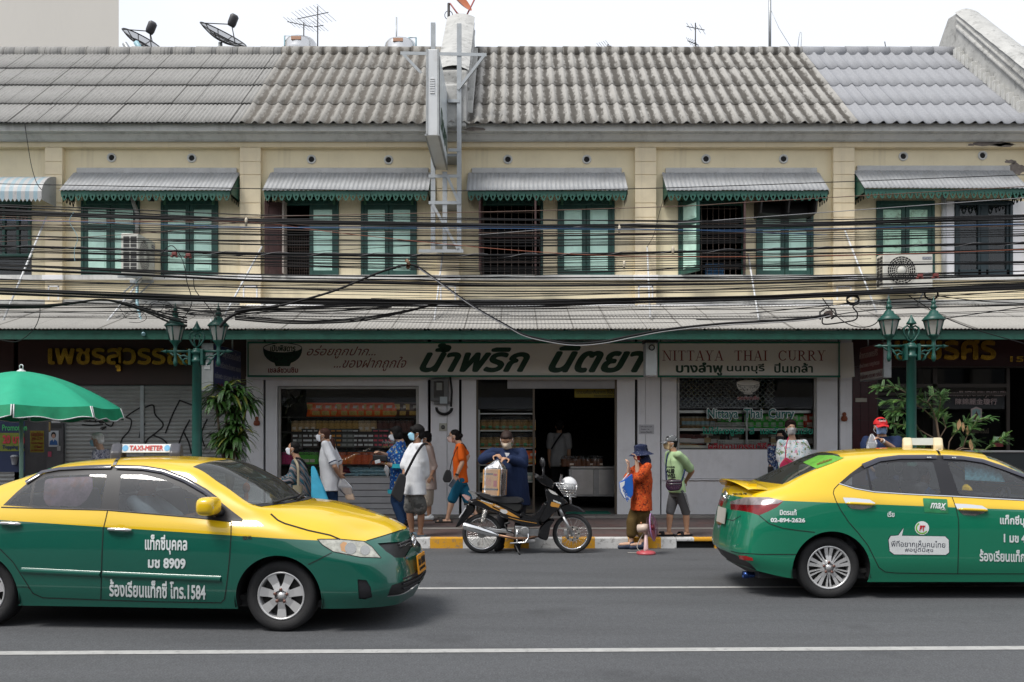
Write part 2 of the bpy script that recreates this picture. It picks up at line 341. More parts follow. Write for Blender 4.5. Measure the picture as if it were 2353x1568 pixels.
# pavement: bands of red-brown and grey tiles
def pavemat():
 m=bpy.data.materials.new('paving_tiles'); m.use_nodes=True; nt=m.node_tree; b=nt.nodes['Principled BSDF']; b.inputs['Roughness'].default_value=.7
 tc=nd(nt,'ShaderNodeTexCoord'); br=nd(nt,'ShaderNodeTexBrick'); br.offset=.5
 br.inputs['Scale'].default_value=1; br.inputs['Brick Width'].default_value=.42; br.inputs['Row Height'].default_value=.42; br.inputs['Mortar Size'].default_value=.006
 br.inputs['Color1'].default_value=(.10,.055,.05,1); br.inputs['Color2'].default_value=(.08,.06,.057,1); br.inputs['Mortar'].default_value=(.05,.045,.04,1)
 nt.links.new(tc.outputs['Object'],br.inputs['Vector'])
 n=nd(nt,'ShaderNodeTexNoise'); n.inputs['Scale'].default_value=1.6; n.inputs['Detail'].default_value=8; nt.links.new(tc.outputs['Object'],n.inputs['Vector'])
 mr=nd(nt,'ShaderNodeMapRange'); mr.inputs[1].default_value=.4; mr.inputs[2].default_value=.7; mr.inputs[4].default_value=.6; nt.links.new(n.outputs['Fac'],mr.inputs[0])
 m2=nd(nt,'ShaderNodeMix',data_type='RGBA'); m2.inputs[7].default_value=(.085,.08,.078,1); nt.links.new(mr.outputs[0],m2.inputs[0]); nt.links.new(br.outputs[0],m2.inputs[6]); nt.links.new(m2.outputs[2],b.inputs['Base Color'])
 return m
PY1=17.15
g=MB(); g.box(-60,60,KY+.16,PY1,-.02,KH-.004); struct(g,'pavement',pavemat())
PTILE=mat('pale_band_tiles',(.22,.205,.19),.7,var=.2,vs=2,dirt=.4,dcol=(.1,.09,.085),ds=1.5)
g=MB(); g.quad((-60,15.05,KH),(60,15.05,KH),(60,15.32,KH),(-60,15.32,KH)); struct(g,'pavement_band',PTILE)
g=MB()
x=-20
while x<20:g.box(x+.004,x+.6,PY1+.004,17.62,.0,.195); x+=.6
struct(g,'doorstep',PTILE,bevel=.006)
# ------------------------------------------------------------------ the row of shophouses
YW,YP,YS=17.8,17.66,17.6
def Z(py,Y=YW):return wz(py,Y)
def X(px,Y=YW):return wx(px,Y)
UB=[-13.2,X(123),X(575),X(1028),X(1483),X(1940),X(2398),14.5]
EAVE=(17.12,Z(286,17.12)); RIDGE=(20.4,Z(122,20.4))
def corr(mb,x0,x1,A,B,pitch,amp,rows,seg=6,prof='sin',lift=.02,sheet=None,over=.06,ph=0.,th=.008,jit=0.,seed=1):
 """corrugated sheets laid in rows from the eave A to the ridge B, each row lapping the one below"""
 rnd=random.Random(seed); dy,dz=B[0]-A[0],B[1]-A[1]; L=math.hypot(dy,dz); ty,tz=dy/L,dz/L; ny,nz=-tz,ty
 def h(x):
  t=((x-ph)/pitch)%1.
  if prof=='sin':return amp*.5*(1+math.cos(2*math.pi*(t-.5)))
  return amp*math.exp(-((t-.5)/.19)**2)
 sheets=[]; a=x0
 while a<x1-1e-6:b=min(a+(sheet or(x1-x0)),x1); sheets.append((a,b)); a=b
 for r in range(rows):
  for(a,b)in sheets:
   n=max(1,int(round((b-a)/pitch*seg))); j=rnd.uniform(0,jit); j2=rnd.uniform(0,jit)
   s0=L*r/rows-(over if r else 0)+rnd.uniform(-jit,jit); s1=L*(r+1)/rows; vs=[]
   for i in range(n+1):
    x=a+(b-a)*i/n; hh=h(x); e=j+(j2-j)*i/n
    for(s,l)in((s0,lift-th),(s0,lift),((s0+s1)/2,lift/2),(s1,0)):
     k=hh+l+e; vs.append((x,A[0]+ty*s+ny*k,A[1]+tz*s+nz*k))
   fs=[]
   for i in range(n):
    q=i*4; fs+=[(q,q+4,q+5,q+1),(q+1,q+5,q+6,q+2),(q+2,q+6,q+7,q+3)]
   mb.add(vs,fs,True)
LGREY=(.40,.395,.375); FINE=dict(pitch=.082,amp=.02,rows=4,seg=6,lift=.03,sheet=.46,jit=.008)
def leaf(parent,hx,hy,w,z0,z1,ang,gm,pm,sgn=1,th=.035,name='shutter',rails=(.28,.075,.62)):
 """a panelled shutter leaf hung at hx,hy; ang 0 = closed, 90 = swung straight out to the street"""
 c,s=math.cos(R(ang)),math.sin(R(ang)); mb=MB(); H=z1-z0
 def bx(a0,a1,b0,b1,d0,d1):
  fn=lambda a,b,d:(hx+sgn*(a*c)+sgn*d*s,hy-a*s+d*c,z0+b)
  pts=[fn(a,b,d)for a in(a0,a1)for d in(d0,d1)for b in(b0,b1)]
  mb.add(pts,[(0,1,3,2),(4,6,7,5),(0,4,5,1),(2,3,7,6),(0,2,6,4),(1,5,7,3)],False)
 st=.075; t0=H*.07; u1=H*rails[0]; m1=u1+H*rails[1]; b1=.10
 mb.mi=0
 bx(0,st,0,H,0,th); bx(w-st,w,0,H,0,th); bx(st,w-st,H-t0,H,0,th); bx(st,w-st,0,b1,0,th); bx(st,w-st,H-m1,H-u1,0,th)
 mb.mi=1
 for(q0,q1)in((H-u1,H-t0),(b1,H-m1)):
  bx(st,w-st,q0,q1,.014,th-.012); g=.035
  bx(st+g,w-st-g,q0+g,q1-g,.004,.014)
 return mb.build(name,[gm,pm],parent,bevel=.004,seg=1)
def frame(parent,x0,x1,z0,z1,m=None,w=.055,y0=-.05,y1=.09):
 mb=MB(); a,b=YW+y0,YW+y1
 mb.box(x0,x0+w,a,b,z0,z1); mb.box(x1-w,x1,a,b,z0,z1); mb.box(x0+w,x1-w,a,b,z1-w*1.3,z1); mb.box(x0-.02,x1+.02,a-.03,b,z0-.045,z0)
 return mb.build('window',m or DGREEN2,parent,bevel=.006,seg=1)
LATT=mat('transom_fretwork',(.06,.17,.10),.6,var=.2)
def transom(win,x0,x1):
 z0,z1=Z(465),Z(444); mb=MB(); y=YW-.03
 mb.mi=1; mb.box(x0+.1,x1-.1,y+.03,y+.035,z0,z1); mb.mi=0
 mb.box(x0+.06,x0+.11,y-.03,y+.05,z0-.06,z1+.1); mb.box(x1-.11,x1-.06,y-.03,y+.05,z0-.06,z1+.1)
 mb.box(x0+.11,x1-.11,y-.012,y+.012,z0,z0+.03); h=z1-z0; n=7; w=(x1-x0-.22)/n
 for i in range(n):
  c=x0+.11+w*(i+.5)
  for sx in(-1,1):
   pts=[]
   for k in range(9):
    t=k/8; pts.append((c+sx*w*(.5-.46*abs(math.sin(t*math.pi*1.15))),y,z0+.03+(h-.03)*t))
   mb.tube(pts,.011,5,False)
   pts=[(c+sx*w*.22+w*.13*math.cos(a*1.),y,z0+h*.62+w*.13*math.sin(a))for a in[q*math.pi/4 for q in range(8)]]
   mb.tube(pts,.009,5,False)
 return mb.build('transom',[LATT,DARK],win)
def bars(win,x0,x1,z0,z1,nv,nh,m=None,y=.1,r=.007):
 mb=MB()
 for i in range(nv):x=x0+(x1-x0)*(i+.5)/nv; mb.tube([(x,YW+y,z0),(x,YW+y,z1)],r,5,False)
 for j in range(nh):z=z0+(z1-z0)*(j+.6)/nh; mb.tube([(x0,YW+y+.012,z),(x1,YW+y+.012,z)],r,5,False)
 return mb.build('window_bars',m or mat('rusty_bar',(.18,.13,.11),.6,var=.3,vs=20),win)
def awning(parent,xa,xb,seed=0,yt=398,yb=438,Yf=17.2,stripe=None):
 zt,zb=Z(yt,YW-.03),Z(yb,Yf); mb=MB()
 corr(mb,xa,xb,(Yf,zb),(YW-.03,zt),.086,.014,1,6,lift=.0,sheet=.52,jit=.006,seed=seed,th=.006)
 sh=mb.build('awning_sheet',AWN,parent)
 mb=MB(); mb.box(xa+.07,xb-.05,YW-.06,YW,zt-.01,zt+.10); mb.build('flashing',mat('flashing_mortar',(.52,.52,.51),.8,var=.1,dirt=.3,ds=5),parent,bevel=.015)
 mb=MB(); z1=zb-.012; xl,xr=xa+.02,xb-.02; Yv=Yf+.03
 mb.box(xl,xr,Yv,Yv+.03,z1-.045,z1)
 def tongues(n,fn):
  for i in range(n):
   def p(a,b):return fn((i+.5+a*.5)/n,b)
   out=[(-.92,0),(.92,0),(.82,-.05),(.62,-.062),(.5,-.1),(.2,-.125),(-.2,-.125),(-.5,-.1),(-.62,-.062),(-.82,-.05)]
   inn=[(-.13,-.03),(.13,-.03),(.3,-.048),(.34,-.062),(.17,-.075),(.08,-.098),(-.08,-.098),(-.17,-.075),(-.34,-.062),(-.3,-.048)]
   vs=[]
   for d in(0,.014):
    vs+=[p(a,b)+Vector((0,d,0))for a,b in out]+[p(a,b)+Vector((0,d,0))for a,b in inn]
   fs=[]
   for k in range(10):
    l=(k+1)%10; fs+=[(k,l,10+l,10+k),(20+l,20+k,30+k,30+l),(l,k,20+k,20+l),(10+k,10+l,30+l,30+k)]
   mb.add(vs,fs,False)
 n=int((xr-xl)/.134); tongues(n,lambda t,b:Vector((xl+(xr-xl)*t,Yv,z1-.045+b)))
 for xs in(xl,xr):
  mb.add([(xs,Yv,z1),(xs,YW-.03,zt-.02),(xs,YW-.03,z1-.05),(xs,Yv,z1-.05)],[(0,1,2,3)])
  mb.add([(xs+.02,Yv,z1),(xs+.02,YW-.03,zt-.02),(xs+.02,YW-.03,z1-.05),(xs+.02,Yv,z1-.05)],[(3,2,1,0)])
  tongues(4,lambda t,b:Vector((xs+.01,Yv+.02+(YW-Yv-.06)*t,z1-.045+b)))
 mb.build('valance',DGREEN,parent,weld=0)
 mb=MB(); mb.box(xa+.02,xb-.02,Yf+.02,Yf+.06,zb-.012,zb-.002)
 for x in(xa+.05,(xa+xb)/2,xb-.1):mb.tube([(x,Yf+.08,zb-.02),(x,YW-.02,zt-.05)],.02,4)
 mb.build('awning_bracket',DGREEN,parent)
def vent(parent,px,py):
 x,z=X(px),Z(py); mb=MB(); mb.lathe((x,YW,z),[(.055,-.003),(.055,-.012),(.062,-.03),(.088,-.03),(.092,-.018),(.092,.01)],18,'Y')
 mb.mi=1; mb.lathe((x,YW-.004,z),[(.056,0),(.0,0)],14,'Y')  # flat dark disc on the uncut wall paints in the shaded pipe mouth
 return mb.build('vent_pipe',[mat('vent_ring',(.6,.6,.58),.6),DARK],parent)
def house(i,label,roofkind,wins,vents,pil=True,wallm=CREAM,open_win=()):
 x0,x1=UB[i],UB[i+1]; root=thing('shophouse',label,'building',((x0+x1)/2,YW,0),group='shophouses along the street')
 zt,zl=Z(318),4.2
 holes=[(X(a),X(b),Z(635),Z(462))for a,b in wins]; holes=[h for h in holes]
 mb=MB(); wallholes(mb,x0,x1,zl,zt,holes,YW,YW+.2)
 mb.mi=1
 mb.box(x0,x1,YP,YW,Z(338,YP),Z(326,YP)); mb.mi=2; mb.box(x0,x1,YW-.09,YW,Z(643,YW-.09),Z(632,YW-.09)); mb.mi=3
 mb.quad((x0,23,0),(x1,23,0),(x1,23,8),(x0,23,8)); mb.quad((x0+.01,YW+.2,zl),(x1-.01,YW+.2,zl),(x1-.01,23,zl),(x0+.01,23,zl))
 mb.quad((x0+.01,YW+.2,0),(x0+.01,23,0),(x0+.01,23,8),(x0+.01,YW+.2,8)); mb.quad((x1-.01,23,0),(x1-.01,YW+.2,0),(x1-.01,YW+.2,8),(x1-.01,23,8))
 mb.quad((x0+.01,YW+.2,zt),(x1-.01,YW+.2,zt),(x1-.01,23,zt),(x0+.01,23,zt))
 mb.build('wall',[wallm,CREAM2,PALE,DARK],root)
 # cornice swept along the front
 prof=[(YW,326),(17.60,325.4),(17.60,322),(17.56,321),(17.50,311),(17.46,309),(17.44,303),(17.36,302),(17.26,301),(17.25,288),(17.25,284),(YW,280)]
 mb=MB(); pts=[(y,Z(p,y))for y,p in prof]
 for(y0,z0),(y1,z1)in zip(pts,pts[1:]):mb.quad((x0,y0,z0),(x1,y0,z0),(x1,y1,z1),(x0,y1,z1))
 mb.build('cornice',PALE,root)
 # roof
 mb=MB(); cx=root.location.x
 if roofkind=='fine':
  corr(mb,x0-(.0 if i else 0),x1,EAVE,RIDGE,seed=i,ph=x0,**FINE); m=tilemat('fine_fibre_cement_%d'%i,.082,x0-cx,(.25,.246,.235),(.07,.067,.062),.85,.28,.75,sheet=.46)
 else:
  corr(mb,x0,x1,EAVE,RIDGE,.247,.056,4,9,'tile',.016,sheet=.494,jit=.004,seed=i,ph=-1.27,th=.012)
  lt,dk,am,lo,hi=((.26,.25,.23),(.07,.06,.048),.9,.12,.42)if roofkind=='worn'else((.31,.30,.28),(.048,.042,.034),.95,.12,.40)if roofkind=='black'else((.26,.266,.283),(.155,.16,.168),.5,.35,.8)
  m=tilemat('tile_%s_%d'%(roofkind,i),.247,-1.27-cx,lt,dk,am,lo,hi)
 rf=mb.build('roof',m,root)
 mb=MB(); n=int((x1-x0)/.48)
 for k in range(n):
  a,b=x0+(x1-x0)*k/n-.02,x0+(x1-x0)*(k+1)/n; e=random.uniform(0,.012)
  for(u,v,q)in((a,b,1.),):
   mb.lathe((u,RIDGE[0]+.02,RIDGE[1]-.03+e),[(.155,0),(.17,0),(.16,(v-u)),(.145,(v-u))],10,'X')
 mb.build('ridge_cap',m,rf)
 mb=MB(); mb.mi=0; mb.quad((x0,RIDGE[0]+.05,RIDGE[1]),(x1,RIDGE[0]+.05,RIDGE[1]),(x1,23.6,7.7),(x0,23.6,7.7)); mb.build('rear_roof',m,root)
 for v in vents:vent(root,*v)
 return root
def pilaster(root,pa,pb,groove=True):
 a,b=wx(pa,YP),wx(pb,YP); mb=MB(); mb.box(a+.012,b-.012,YP+.012,YW,4.2,Z(338,YP)-.003)
 ys=[338,372,402,434,467,500,532,640]
 for q0,q1 in zip(ys,ys[1:]):mb.box(a,b,YP,YP+.012,Z(q1,YP)+.007,Z(q0,YP)-.007)
 mb.mi=1; mb.box(a-.03,b+.03,YP-.05,YP-.001,Z(644,YP),Z(633,YP)); zz0,zz1=Z(690,YP),Z(657,YP); xm0,xm1=a+.06,b-.06
 for q in((xm0,xm1,zz1-.03,zz1),(xm0,xm0+.03,zz0,zz1),(xm1-.03,xm1,zz0,zz1)):mb.box(q[0],q[1],YP-.008,YP+.012,q[2],q[3])
 mb.mi=0; mb.box(a,b,YP+.0,YP+.012,4.2,Z(641,YP)-.012)
 mb.build('pilaster',[CREAM2,WHITEP],root,bevel=.004,seg=1)
WINP={1:[(188,322),(371,502)],2:[(617,779),(830,958)],3:[(1103,1248),(1281,1412)],4:[(1558,1712),(1737,1868)],5:[(2013,2146),(2193,2325)],0:[(-90,73)],6:[(2440,2570),(2610,2740)]}
LB={0:'cream shophouse at the left edge with a blue and white striped window awning',1:'cream shophouse with a fine grey corrugated roof above the closed roller shutters',2:'cream shophouse with one brown shutter open, just left of the hanging light box sign',3:'cream shophouse with the barred open window right of the steel sign frame',4:'cream shophouse with a blue basket behind window bars, above the curry sign',5:'cream shophouse with clean blue grey roof tiles and an air conditioner, above the jewellery shop',6:'cream shophouse past the white gable at the right edge'}
VN={0:[],1:[(257,363),(441,364)],2:[(716,367),(893,368)],3:[(1167,367),(1348,367)],4:[(1622,366),(1800,366)],5:[(2075,360),(2257,358)],6:[]}
RK={0:'fine',1:'fine',2:'worn',3:'black',4:'black',5:'new',6:'new'}
H={i:house(i,LB[i],RK[i],WINP[i],VN[i])for i in range(7)}
pilaster(H[1],103,143); pilaster(H[1],551,599); pilaster(H[2],1004,1055); pilaster(H[3],1459,1508); pilaster(H[4],1915,1964); pilaster(H[5],2372,2420)
zb,zt=Z(634),Z(463)
def closed(h,a,b,gm=DGREEN2,pm=MINT,tr=True):
 x0,x1=X(a),X(b); w=frame(H[h],x0,x1,zb,zt); m=(x0+x1)/2
 leaf(w,x0+.055,YW-.03,m-x0-.06,zb,zt-.07,0,gm,pm); leaf(w,x1-.055,YW-.03,x1-m-.06,zb,zt-.07,0,gm,pm,-1)
 if tr:transom(w,x0,x1)
 return w
closed(1,188,322); closed(1,371,502); closed(2,830,958); closed(3,1281,1412); closed(4,1737,1868,tr=False); closed(5,2013,2146,DGREEN2,MINTST,tr=False); closed(6,2440,2570); closed(6,2610,2740)
# the half open windows
a,b=X(660),X(779); w=frame(H[2],X(650),b,zb,zt); transom(w,X(650),b)
leaf(w,X(652),YW-.05,.36,zb,zt-.05,155,BROWN,BROWN); leaf(w,X(657),YW-.05,.22,zb,zt-.05,92,GREYWOOD,GREYWOOD,name='shutter')
leaf(w,b-.055,YW-.03,.52,zb,zt-.07,0,DGREEN2,MINT,-1); bars(w,X(655),X(716),zb,Z(535),11,14,r=.004)
a,b=X(1103),X(1248); w=frame(H[3],a,b,zb,zt); transom(w,a,b); bars(w,a,b,zb,zt,9,3)
mb=MB(); mb.box(a,b,YW+.08,YW+.12,Z(545),Z(539)); mb.build('window_rail',BROWN,w)
leaf(w,a+.02,YW-.05,.5,zb,zt+.02,93,BROWN,BROWN); leaf(w,b-.13,YW-.05,.52,zb,zt+.02,88,BROWN,BROWN,-1)
a,b=X(1558),X(1712); w=frame(H[4],a,b,zb,zt); transom(w,a,b); bars(w,a+.2,b-.1,zb,zt,9,5)
leaf(w,a+.03,YW-.05,.56,zb,zt-.03,62,DGREEN2,MINT); leaf(w,b-.02,YW-.05,.5,zb,zt-.03,78,BROWN,GREYWOOD,-1)
a,b=X(2193),X(2325); DKB=mat('blue_black_frame',(.012,.028,.035),.45); w=frame(H[5],a,b,zb,zt,DKB)
mb=MB(); m_=(a+b)/2
mb.box(m_-.05,m_+.05,YW-.02,YW+.06,zb,zt-.07)
for q in(a+.055,b-.055-.05,m_-.1,m_+.05):mb.box(q,q+.05,YW-.01,YW+.04,zb,zt-.07)
mb.box(a+.05,b-.05,YW-.01,YW+.04,zb,zb+.12); mb.build('sash',DKB,w)
mb=MB(); mb.mi=0; mb.quad((a,YW+.03,zb),(b,YW+.03,zb),(b,YW+.03,zt),(a,YW+.03,zt)); mb.build('pane',GLASSW,w)
mb=MB()
for i in range(14):x=a+(b-a)*i/14; mb.tube([(x,YW+.07,zb),(x,YW+.07,zt)],.005,4,False)
for i in range(13):z=zb+(zt-zb)*i/13; mb.tube([(a,YW+.075,z),(b,YW+.075,z)],.005,4,False)
mb.build('window_bars',mat('grille_white',(.4,.42,.42),.5),w)
mb=MB(); mb.box(a-.25,a-.01,YW-.02,YW-.001,zb-.1,zt); mb.build('window_surround',WHITEP,w); mb=MB(); mb.box(b+.01,b+.28,YW-.02,YW-.001,zb-.1,zt); mb.build('window_surround',WHITEP,w)
mb=MB(); mb.tube([(X(2166),YW-.05,Z(640)),(X(2166),YW-.05,Z(450))],.05,10); mb.build('drain_pipe',WPVC,H[5])
a,b=X(-90),X(73); w=frame(H[0],a,b,Z(585),zt); mb=MB()
for k in range(1,5):q=a+(b-a)*k/5; mb.box(q-.025,q+.025,YW+.0,YW+.05,Z(585),zt)
mb.box(a,b,YW,YW+.051,Z(528),Z(522)); mb.build('sash',DGREEN2,w); mb=MB(); mb.quad((a,YW+.04,Z(635)),(b,YW+.04,Z(635)),(b,YW+.04,zt),(a,YW+.04,zt)); mb.build('pane',GLASSW,w)
# corrugated awnings with fretted green valances
awning(H[1],wx(135,17.2),wx(530,17.2),1); awning(H[2],wx(603,17.2),wx(985,17.2),2); awning(H[3],wx(1072,17.2),wx(1443,17.2),3); awning(H[4],wx(1532,17.2),wx(1906,17.2),4); awning(H[5],wx(1986,17.2),wx(2364,17.2),5,393,433)
# striped blue and white awning of the left house: a quarter-round metal hood
mb=MB(); xa,xb=wx(-110,17.15),wx(98,17.15); n=22
for i in range(n):
 mb.mi=i%2; a0,a1=xa+(xb-xa)*i/n,xa+(xb-xa)*(i+1)/n; c=[]
 for k in range(9):
  t=k/8*R(80); c.append((YW-.02-.68*math.sin(t),Z(443,17.1)+.52*math.cos(t)-.09+.03))
 for(y0,z0),(y1,z1)in zip(c,c[1:]):mb.add([(a0,y0,z0),(a1,y0,z0),(a1,y1,z1),(a0,y1,z1)],[(0,1,2,3)],True)
 y1,z1=c[-1]; mb.add([(a0,y1,z1),(a1,y1,z1),(a1,y1,z1-.14),((a0+a1)/2,y1,z1-.2),(a0,y1,z1-.14)],[(0,1,2,3,4)])
mb.mi=1; vs=[(xb,y,z)for y,z in c]+[(xb,c[-1][0],c[-1][1]-.16),(xb,YW,c[-1][1]-.16)]; mb.add(vs,[tuple(range(len(vs)))])
mb.build('striped_awning',[mat('awning_blue',(.26,.36,.41),.5,dirt=.4,ds=6),mat('awning_white',(.4,.4,.4),.5,dirt=.6,ds=6)],H[0])
# patches of fallen plaster on the right hand house
mb=MB(); rnd=random.Random(3); PL=mat('bare_plaster',(.22,.19,.17),.9,var=.3,vs=12)
for(px,py,w_,h_,y)in((2285,331,.42,.06,YP),(2306,333,.2,.04,YP),(2320,372,.12,.05,YW),(2338,388,.2,.12,YW),(2232,333,.08,.03,YP),(1090,297,.2,.05,17.25)):
 n=14; pts=[(wx(px,y)+w_*(.6+.6*rnd.random())*math.cos(2*math.pi*k/n),wz(py,y)+h_*(.5+.7*rnd.random())*math.sin(2*math.pi*k/n))for k in range(n)]
 mb.prism(pts,lambda p,q,d:(p,y-d,q),.0,.004)
mb.build('bare_patch',PL,H[5])
# small triangular vent between the first two windows
mb=MB(); mb.prism([(X(342),Z(463)),(X(356),Z(463)),(X(349),Z(452))],lambda p,q,d:(p,YW-d,q),-.0,.02); mb.build('wall_vent',DARK,H[1])
# ------------------------------------------------------------------ party-wall gables standing over the roofs
def gable(xa,xb,label,pk):
 rt=thing('gable_wall',label,'wall',((xa+xb)/2,17.2,7.6)); zs=pk
 prof=[(17.1,7.55),(17.1,8.35),(17.45,8.5),(17.45,8.75),(20.25,zs),(20.62,zs+.06),(20.8,zs-.1),(23.4,8.6),(23.4,7.55)]
 mb=MB(); mb.prism(prof,lambda y,z,d:(d,y,z),xa,xb); mb.build('wall',WHITEW,rt,bevel=.03)
 mb=MB(); top=prof[3:5]
 for k in range(1):
  (y0,z0),(y1,z1)=top; n=24
  fn=lambda u,v:(xa-.03+(xb-xa+.06)*v,y0+(y1-y0)*u,z0+(z1-z0)*u+.015+.09*math.sin(math.pi*v)+.015*noise.noise((u*20,v*4,1)))
  mb.grid(fn,n,8)
 mb.build('coping',WHITEW,rt); mb=MB()
 for sx in(xa,xb):mb.tube([(sx,17.5,8.42),(sx,y1-.05,z1-.32)],.045,6); mb.tube([(sx,17.5,8.6),(sx,y1-.05,z1-.14)],.03,6)
 mb.build('moulding',WHITEW,rt)
 mb=MB(); n=15
 for sx in(xa,xb):
  for k in range(n):
   t=(k+.5)/n; y,z=17.5+2.7*t,RIDGE[1]-(RIDGE[0]-17.5-2.7*t)*(RIDGE[1]-EAVE[1])/(RIDGE[0]-EAVE[0])
   d=.1; mb.box(sx-d,sx+d,y-.04,y+.07,z-.1,z+.22)
 mb.build('stepped_course',mat('step_mortar',(.5,.5,.48),.8,dirt=.5,ds=5,dcol=(.15,.15,.14)),rt,bevel=.01)
 return rt
gable(-1.42,-.86,'rough white gable wall between two tiled roofs behind the steel sign frame',Z(44,20.3))
gable(9.92,10.4,'rough white gable wall rising at the right end of the roofs',Z(33,20.3))
# ------------------------------------------------------------------ grey building behind, upper left
bt=thing('concrete_building','tall blank grey concrete building behind the roofs at upper left','building',(-24,34,0))
mb=MB(); GB=mat('bare_concrete',(.54,.52,.48),.85,var=.06,vs=.25,dirt=.25,dcol=(.33,.31,.29),ds=.5,stretch=(1,1,.25))
mb.prism([(-60,30),(wx(273,30),30),(wx(273,30)-7,42),(-60,42)],lambda a,b,d:(a,b,d),0,32); mb.build('wall',GB,bt)
mb=MB(); mb.box(wx(273,30)-.3,wx(273,30)+.12,30.05,30.4,13.2,13.6); mb.build('ledge',GB,bt)
# ------------------------------------------------------------------ long corrugated canopy over the pavement
cp=thing('canopy','long grey corrugated canopy with a green fascia over the shopfronts','canopy',(0,15.4,3.4))
CB,CT=(15.38,Z(759,15.38)),(YW-.02,Z(701,YW)); mb=MB()
corr(mb,-13.2,14.4,CB,CT,.066,.017,2,6,lift=.02,sheet=.62,jit=.004,seed=9,over=.1)
mb.build('roof_sheet',tilemat('canopy_sheet',.066,-13.2,(.33,.32,.30),(.15,.142,.13),.7,.35,.95,sheet=.62),cp)
mb=MB(); mb.box(-13.2,14.4,15.42,15.47,Z(780,15.42),Z(759.5,15.42)); mb.build('fascia',DGREEN,cp)
mb=MB()
for k in range(34):x=-13+k*.82; mb.tube([(x,15.5,CB[1]-.08),(x,YW-.02,CT[1]-.08)],.035,4)
for y in(16.2,16.9):mb.box(-13.2,14.4,y,y+.05,CB[1]+(y-CB[0])*(CT[1]-CB[1])/(CT[0]-CB[0])-.09,CB[1]+(y-CB[0])*(CT[1]-CB[1])/(CT[0]-CB[0])-.03)
mb.build('rafter',mat('old_rafter',(.06,.06,.055),.8),cp)
mb=MB(); mb.box(-13.2,14.4,YW-.12,YW,CT[1]-.01,CT[1]+.09); mb.build('flashing',WHITEW,cp,bevel=.02)
# ------------------------------------------------------------------ the other side of the street (behind the viewpoint): it shades the road and is mirrored in glass and paint
ob=thing('facing_building','plain row of cream and grey shophouses across the road, mirrored in the shop windows','building',(0,-9,0))
mb=MB(); hs_=[(-60+5*k+1.2+2.3*j,-60+5*k+2.6+2.3*j,z0,z0+1.7)for k in range(24)for j in range(2)for z0 in(4.4,)]+[(-60+5*k+.5,-60+5*k+4.5,.2,3.0)for k in range(24)]
wallholes(mb,-60,60,0,6.4,hs_,-9,-9.3); mb.build('wall',mat('facing_wall',(.2,.18,.15),.8,var=.3,vs=.3),ob)
mb=MB(); mb.quad((-60,-9.5,0),(60,-9.5,0),(60,-9.5,6.4),(-60,-9.5,6.4)); mb.build('window',mat('facing_glass',(.03,.035,.035),.15),ob)
mb=MB(); mb.quad((-60,-7.6,3.1),(60,-7.6,3.1),(60,-9,3.7),(-60,-9,3.7)); mb.build('canopy',AWN,ob); mb=MB(); mb.quad((-60,-8.8,6.4),(60,-8.8,6.4),(60,-12,8.2),(-60,-12,8.2)); mb.build('roof',PALE,ob)
def hot(c,k):return tuple(min(.95,q*k)for q in c)
# ------------------------------------------------------------------ ground-floor shopfronts (parts of their houses)
GR=.195; ZT=4.15
JAMB=mat('aluminium_frame',(.36,.35,.33),.45,.4,var=.1,dirt=.3,ds=8)
def pan(mb,a,b,ya,yb,y0=YS,y1=YS+.1):mb.box(wx(a,YS),wx(b,YS),y0,y1,wz(yb,YS),wz(ya,YS))
def zf(py):return wz(py,YS)
BOT=1182.5
# house 2: display window with white slatted apron
mb=MB(); pan(mb,566,604.5,700,BOT); pan(mb,610,637,700,BOT); pan(mb,637,962,700,887); pan(mb,962,983,700,BOT); pan(mb,990,1027,700,BOT,YS-.03)
mb.box(wx(566,YS),wx(985,YS),YS-.03,YS,zf(873),zf(866)); mb.build('shopfront_panel',WHITEP,H[2],bevel=.006)
mb=MB(); y=1097.5
ks=[1097.5,1112,1127,1142,1157,1170,BOT]
for a,b in zip(ks,ks[1:]):mb.box(wx(637,YS)+.005,wx(962,YS)-.005,YS+.01,YS+.08,zf(b)+.006,zf(a)-.006)
mb.build('slatted_apron',mat('apron_white',(.47,.47,.48),.45,dirt=.2,ds=3),H[2],bevel=.006)
def shopwin(h,a,b,t,bt,fw=6):
 mb=MB(); y0,y1=YS+.03,YS+.11
 pan(mb,a-fw,a,t-fw,bt+fw*.5,y0,y1); pan(mb,b,b+fw,t-fw,bt+fw*.5,y0,y1); pan(mb,a,b,t-fw,t,y0,y1); pan(mb,a,b,bt,bt+fw*.5,y0,y1)
 w=mb.build('display_window',JAMB,H[h],bevel=.004)
 mb=MB(); y=YS+.07; mb.quad((wx(a,YS),y,zf(bt)),(wx(b,YS),y,zf(bt)),(wx(b,YS),y,zf(t)),(wx(a,YS),y,zf(t))); mb.build('pane',GLASSD,w)
 return w
W1=shopwin(2,644,955.5,894,1095)
SHELF=mat('dark_shelf',(.03,.024,.02),.6)
mb=MB()
for y in(958,992,1027,1067):mb.box(wx(640,YS),wx(960,YS),17.73,18.35,wz(y+3,17.85),wz(y,17.85))
for x in(668,790,915):mb.box(wx(x,17.9),wx(x+3,17.9),18.0,18.05,wz(1095,17.9),wz(958,17.9))
mb.box(wx(636,YS),wx(964,YS),18.36,18.42,GR,4.1); mb.box(wx(640,YS),wx(960,YS),17.74,18.36,wz(1110,17.85),wz(1096,17.85)); mb.build('display_shelf',SHELF,H[2])
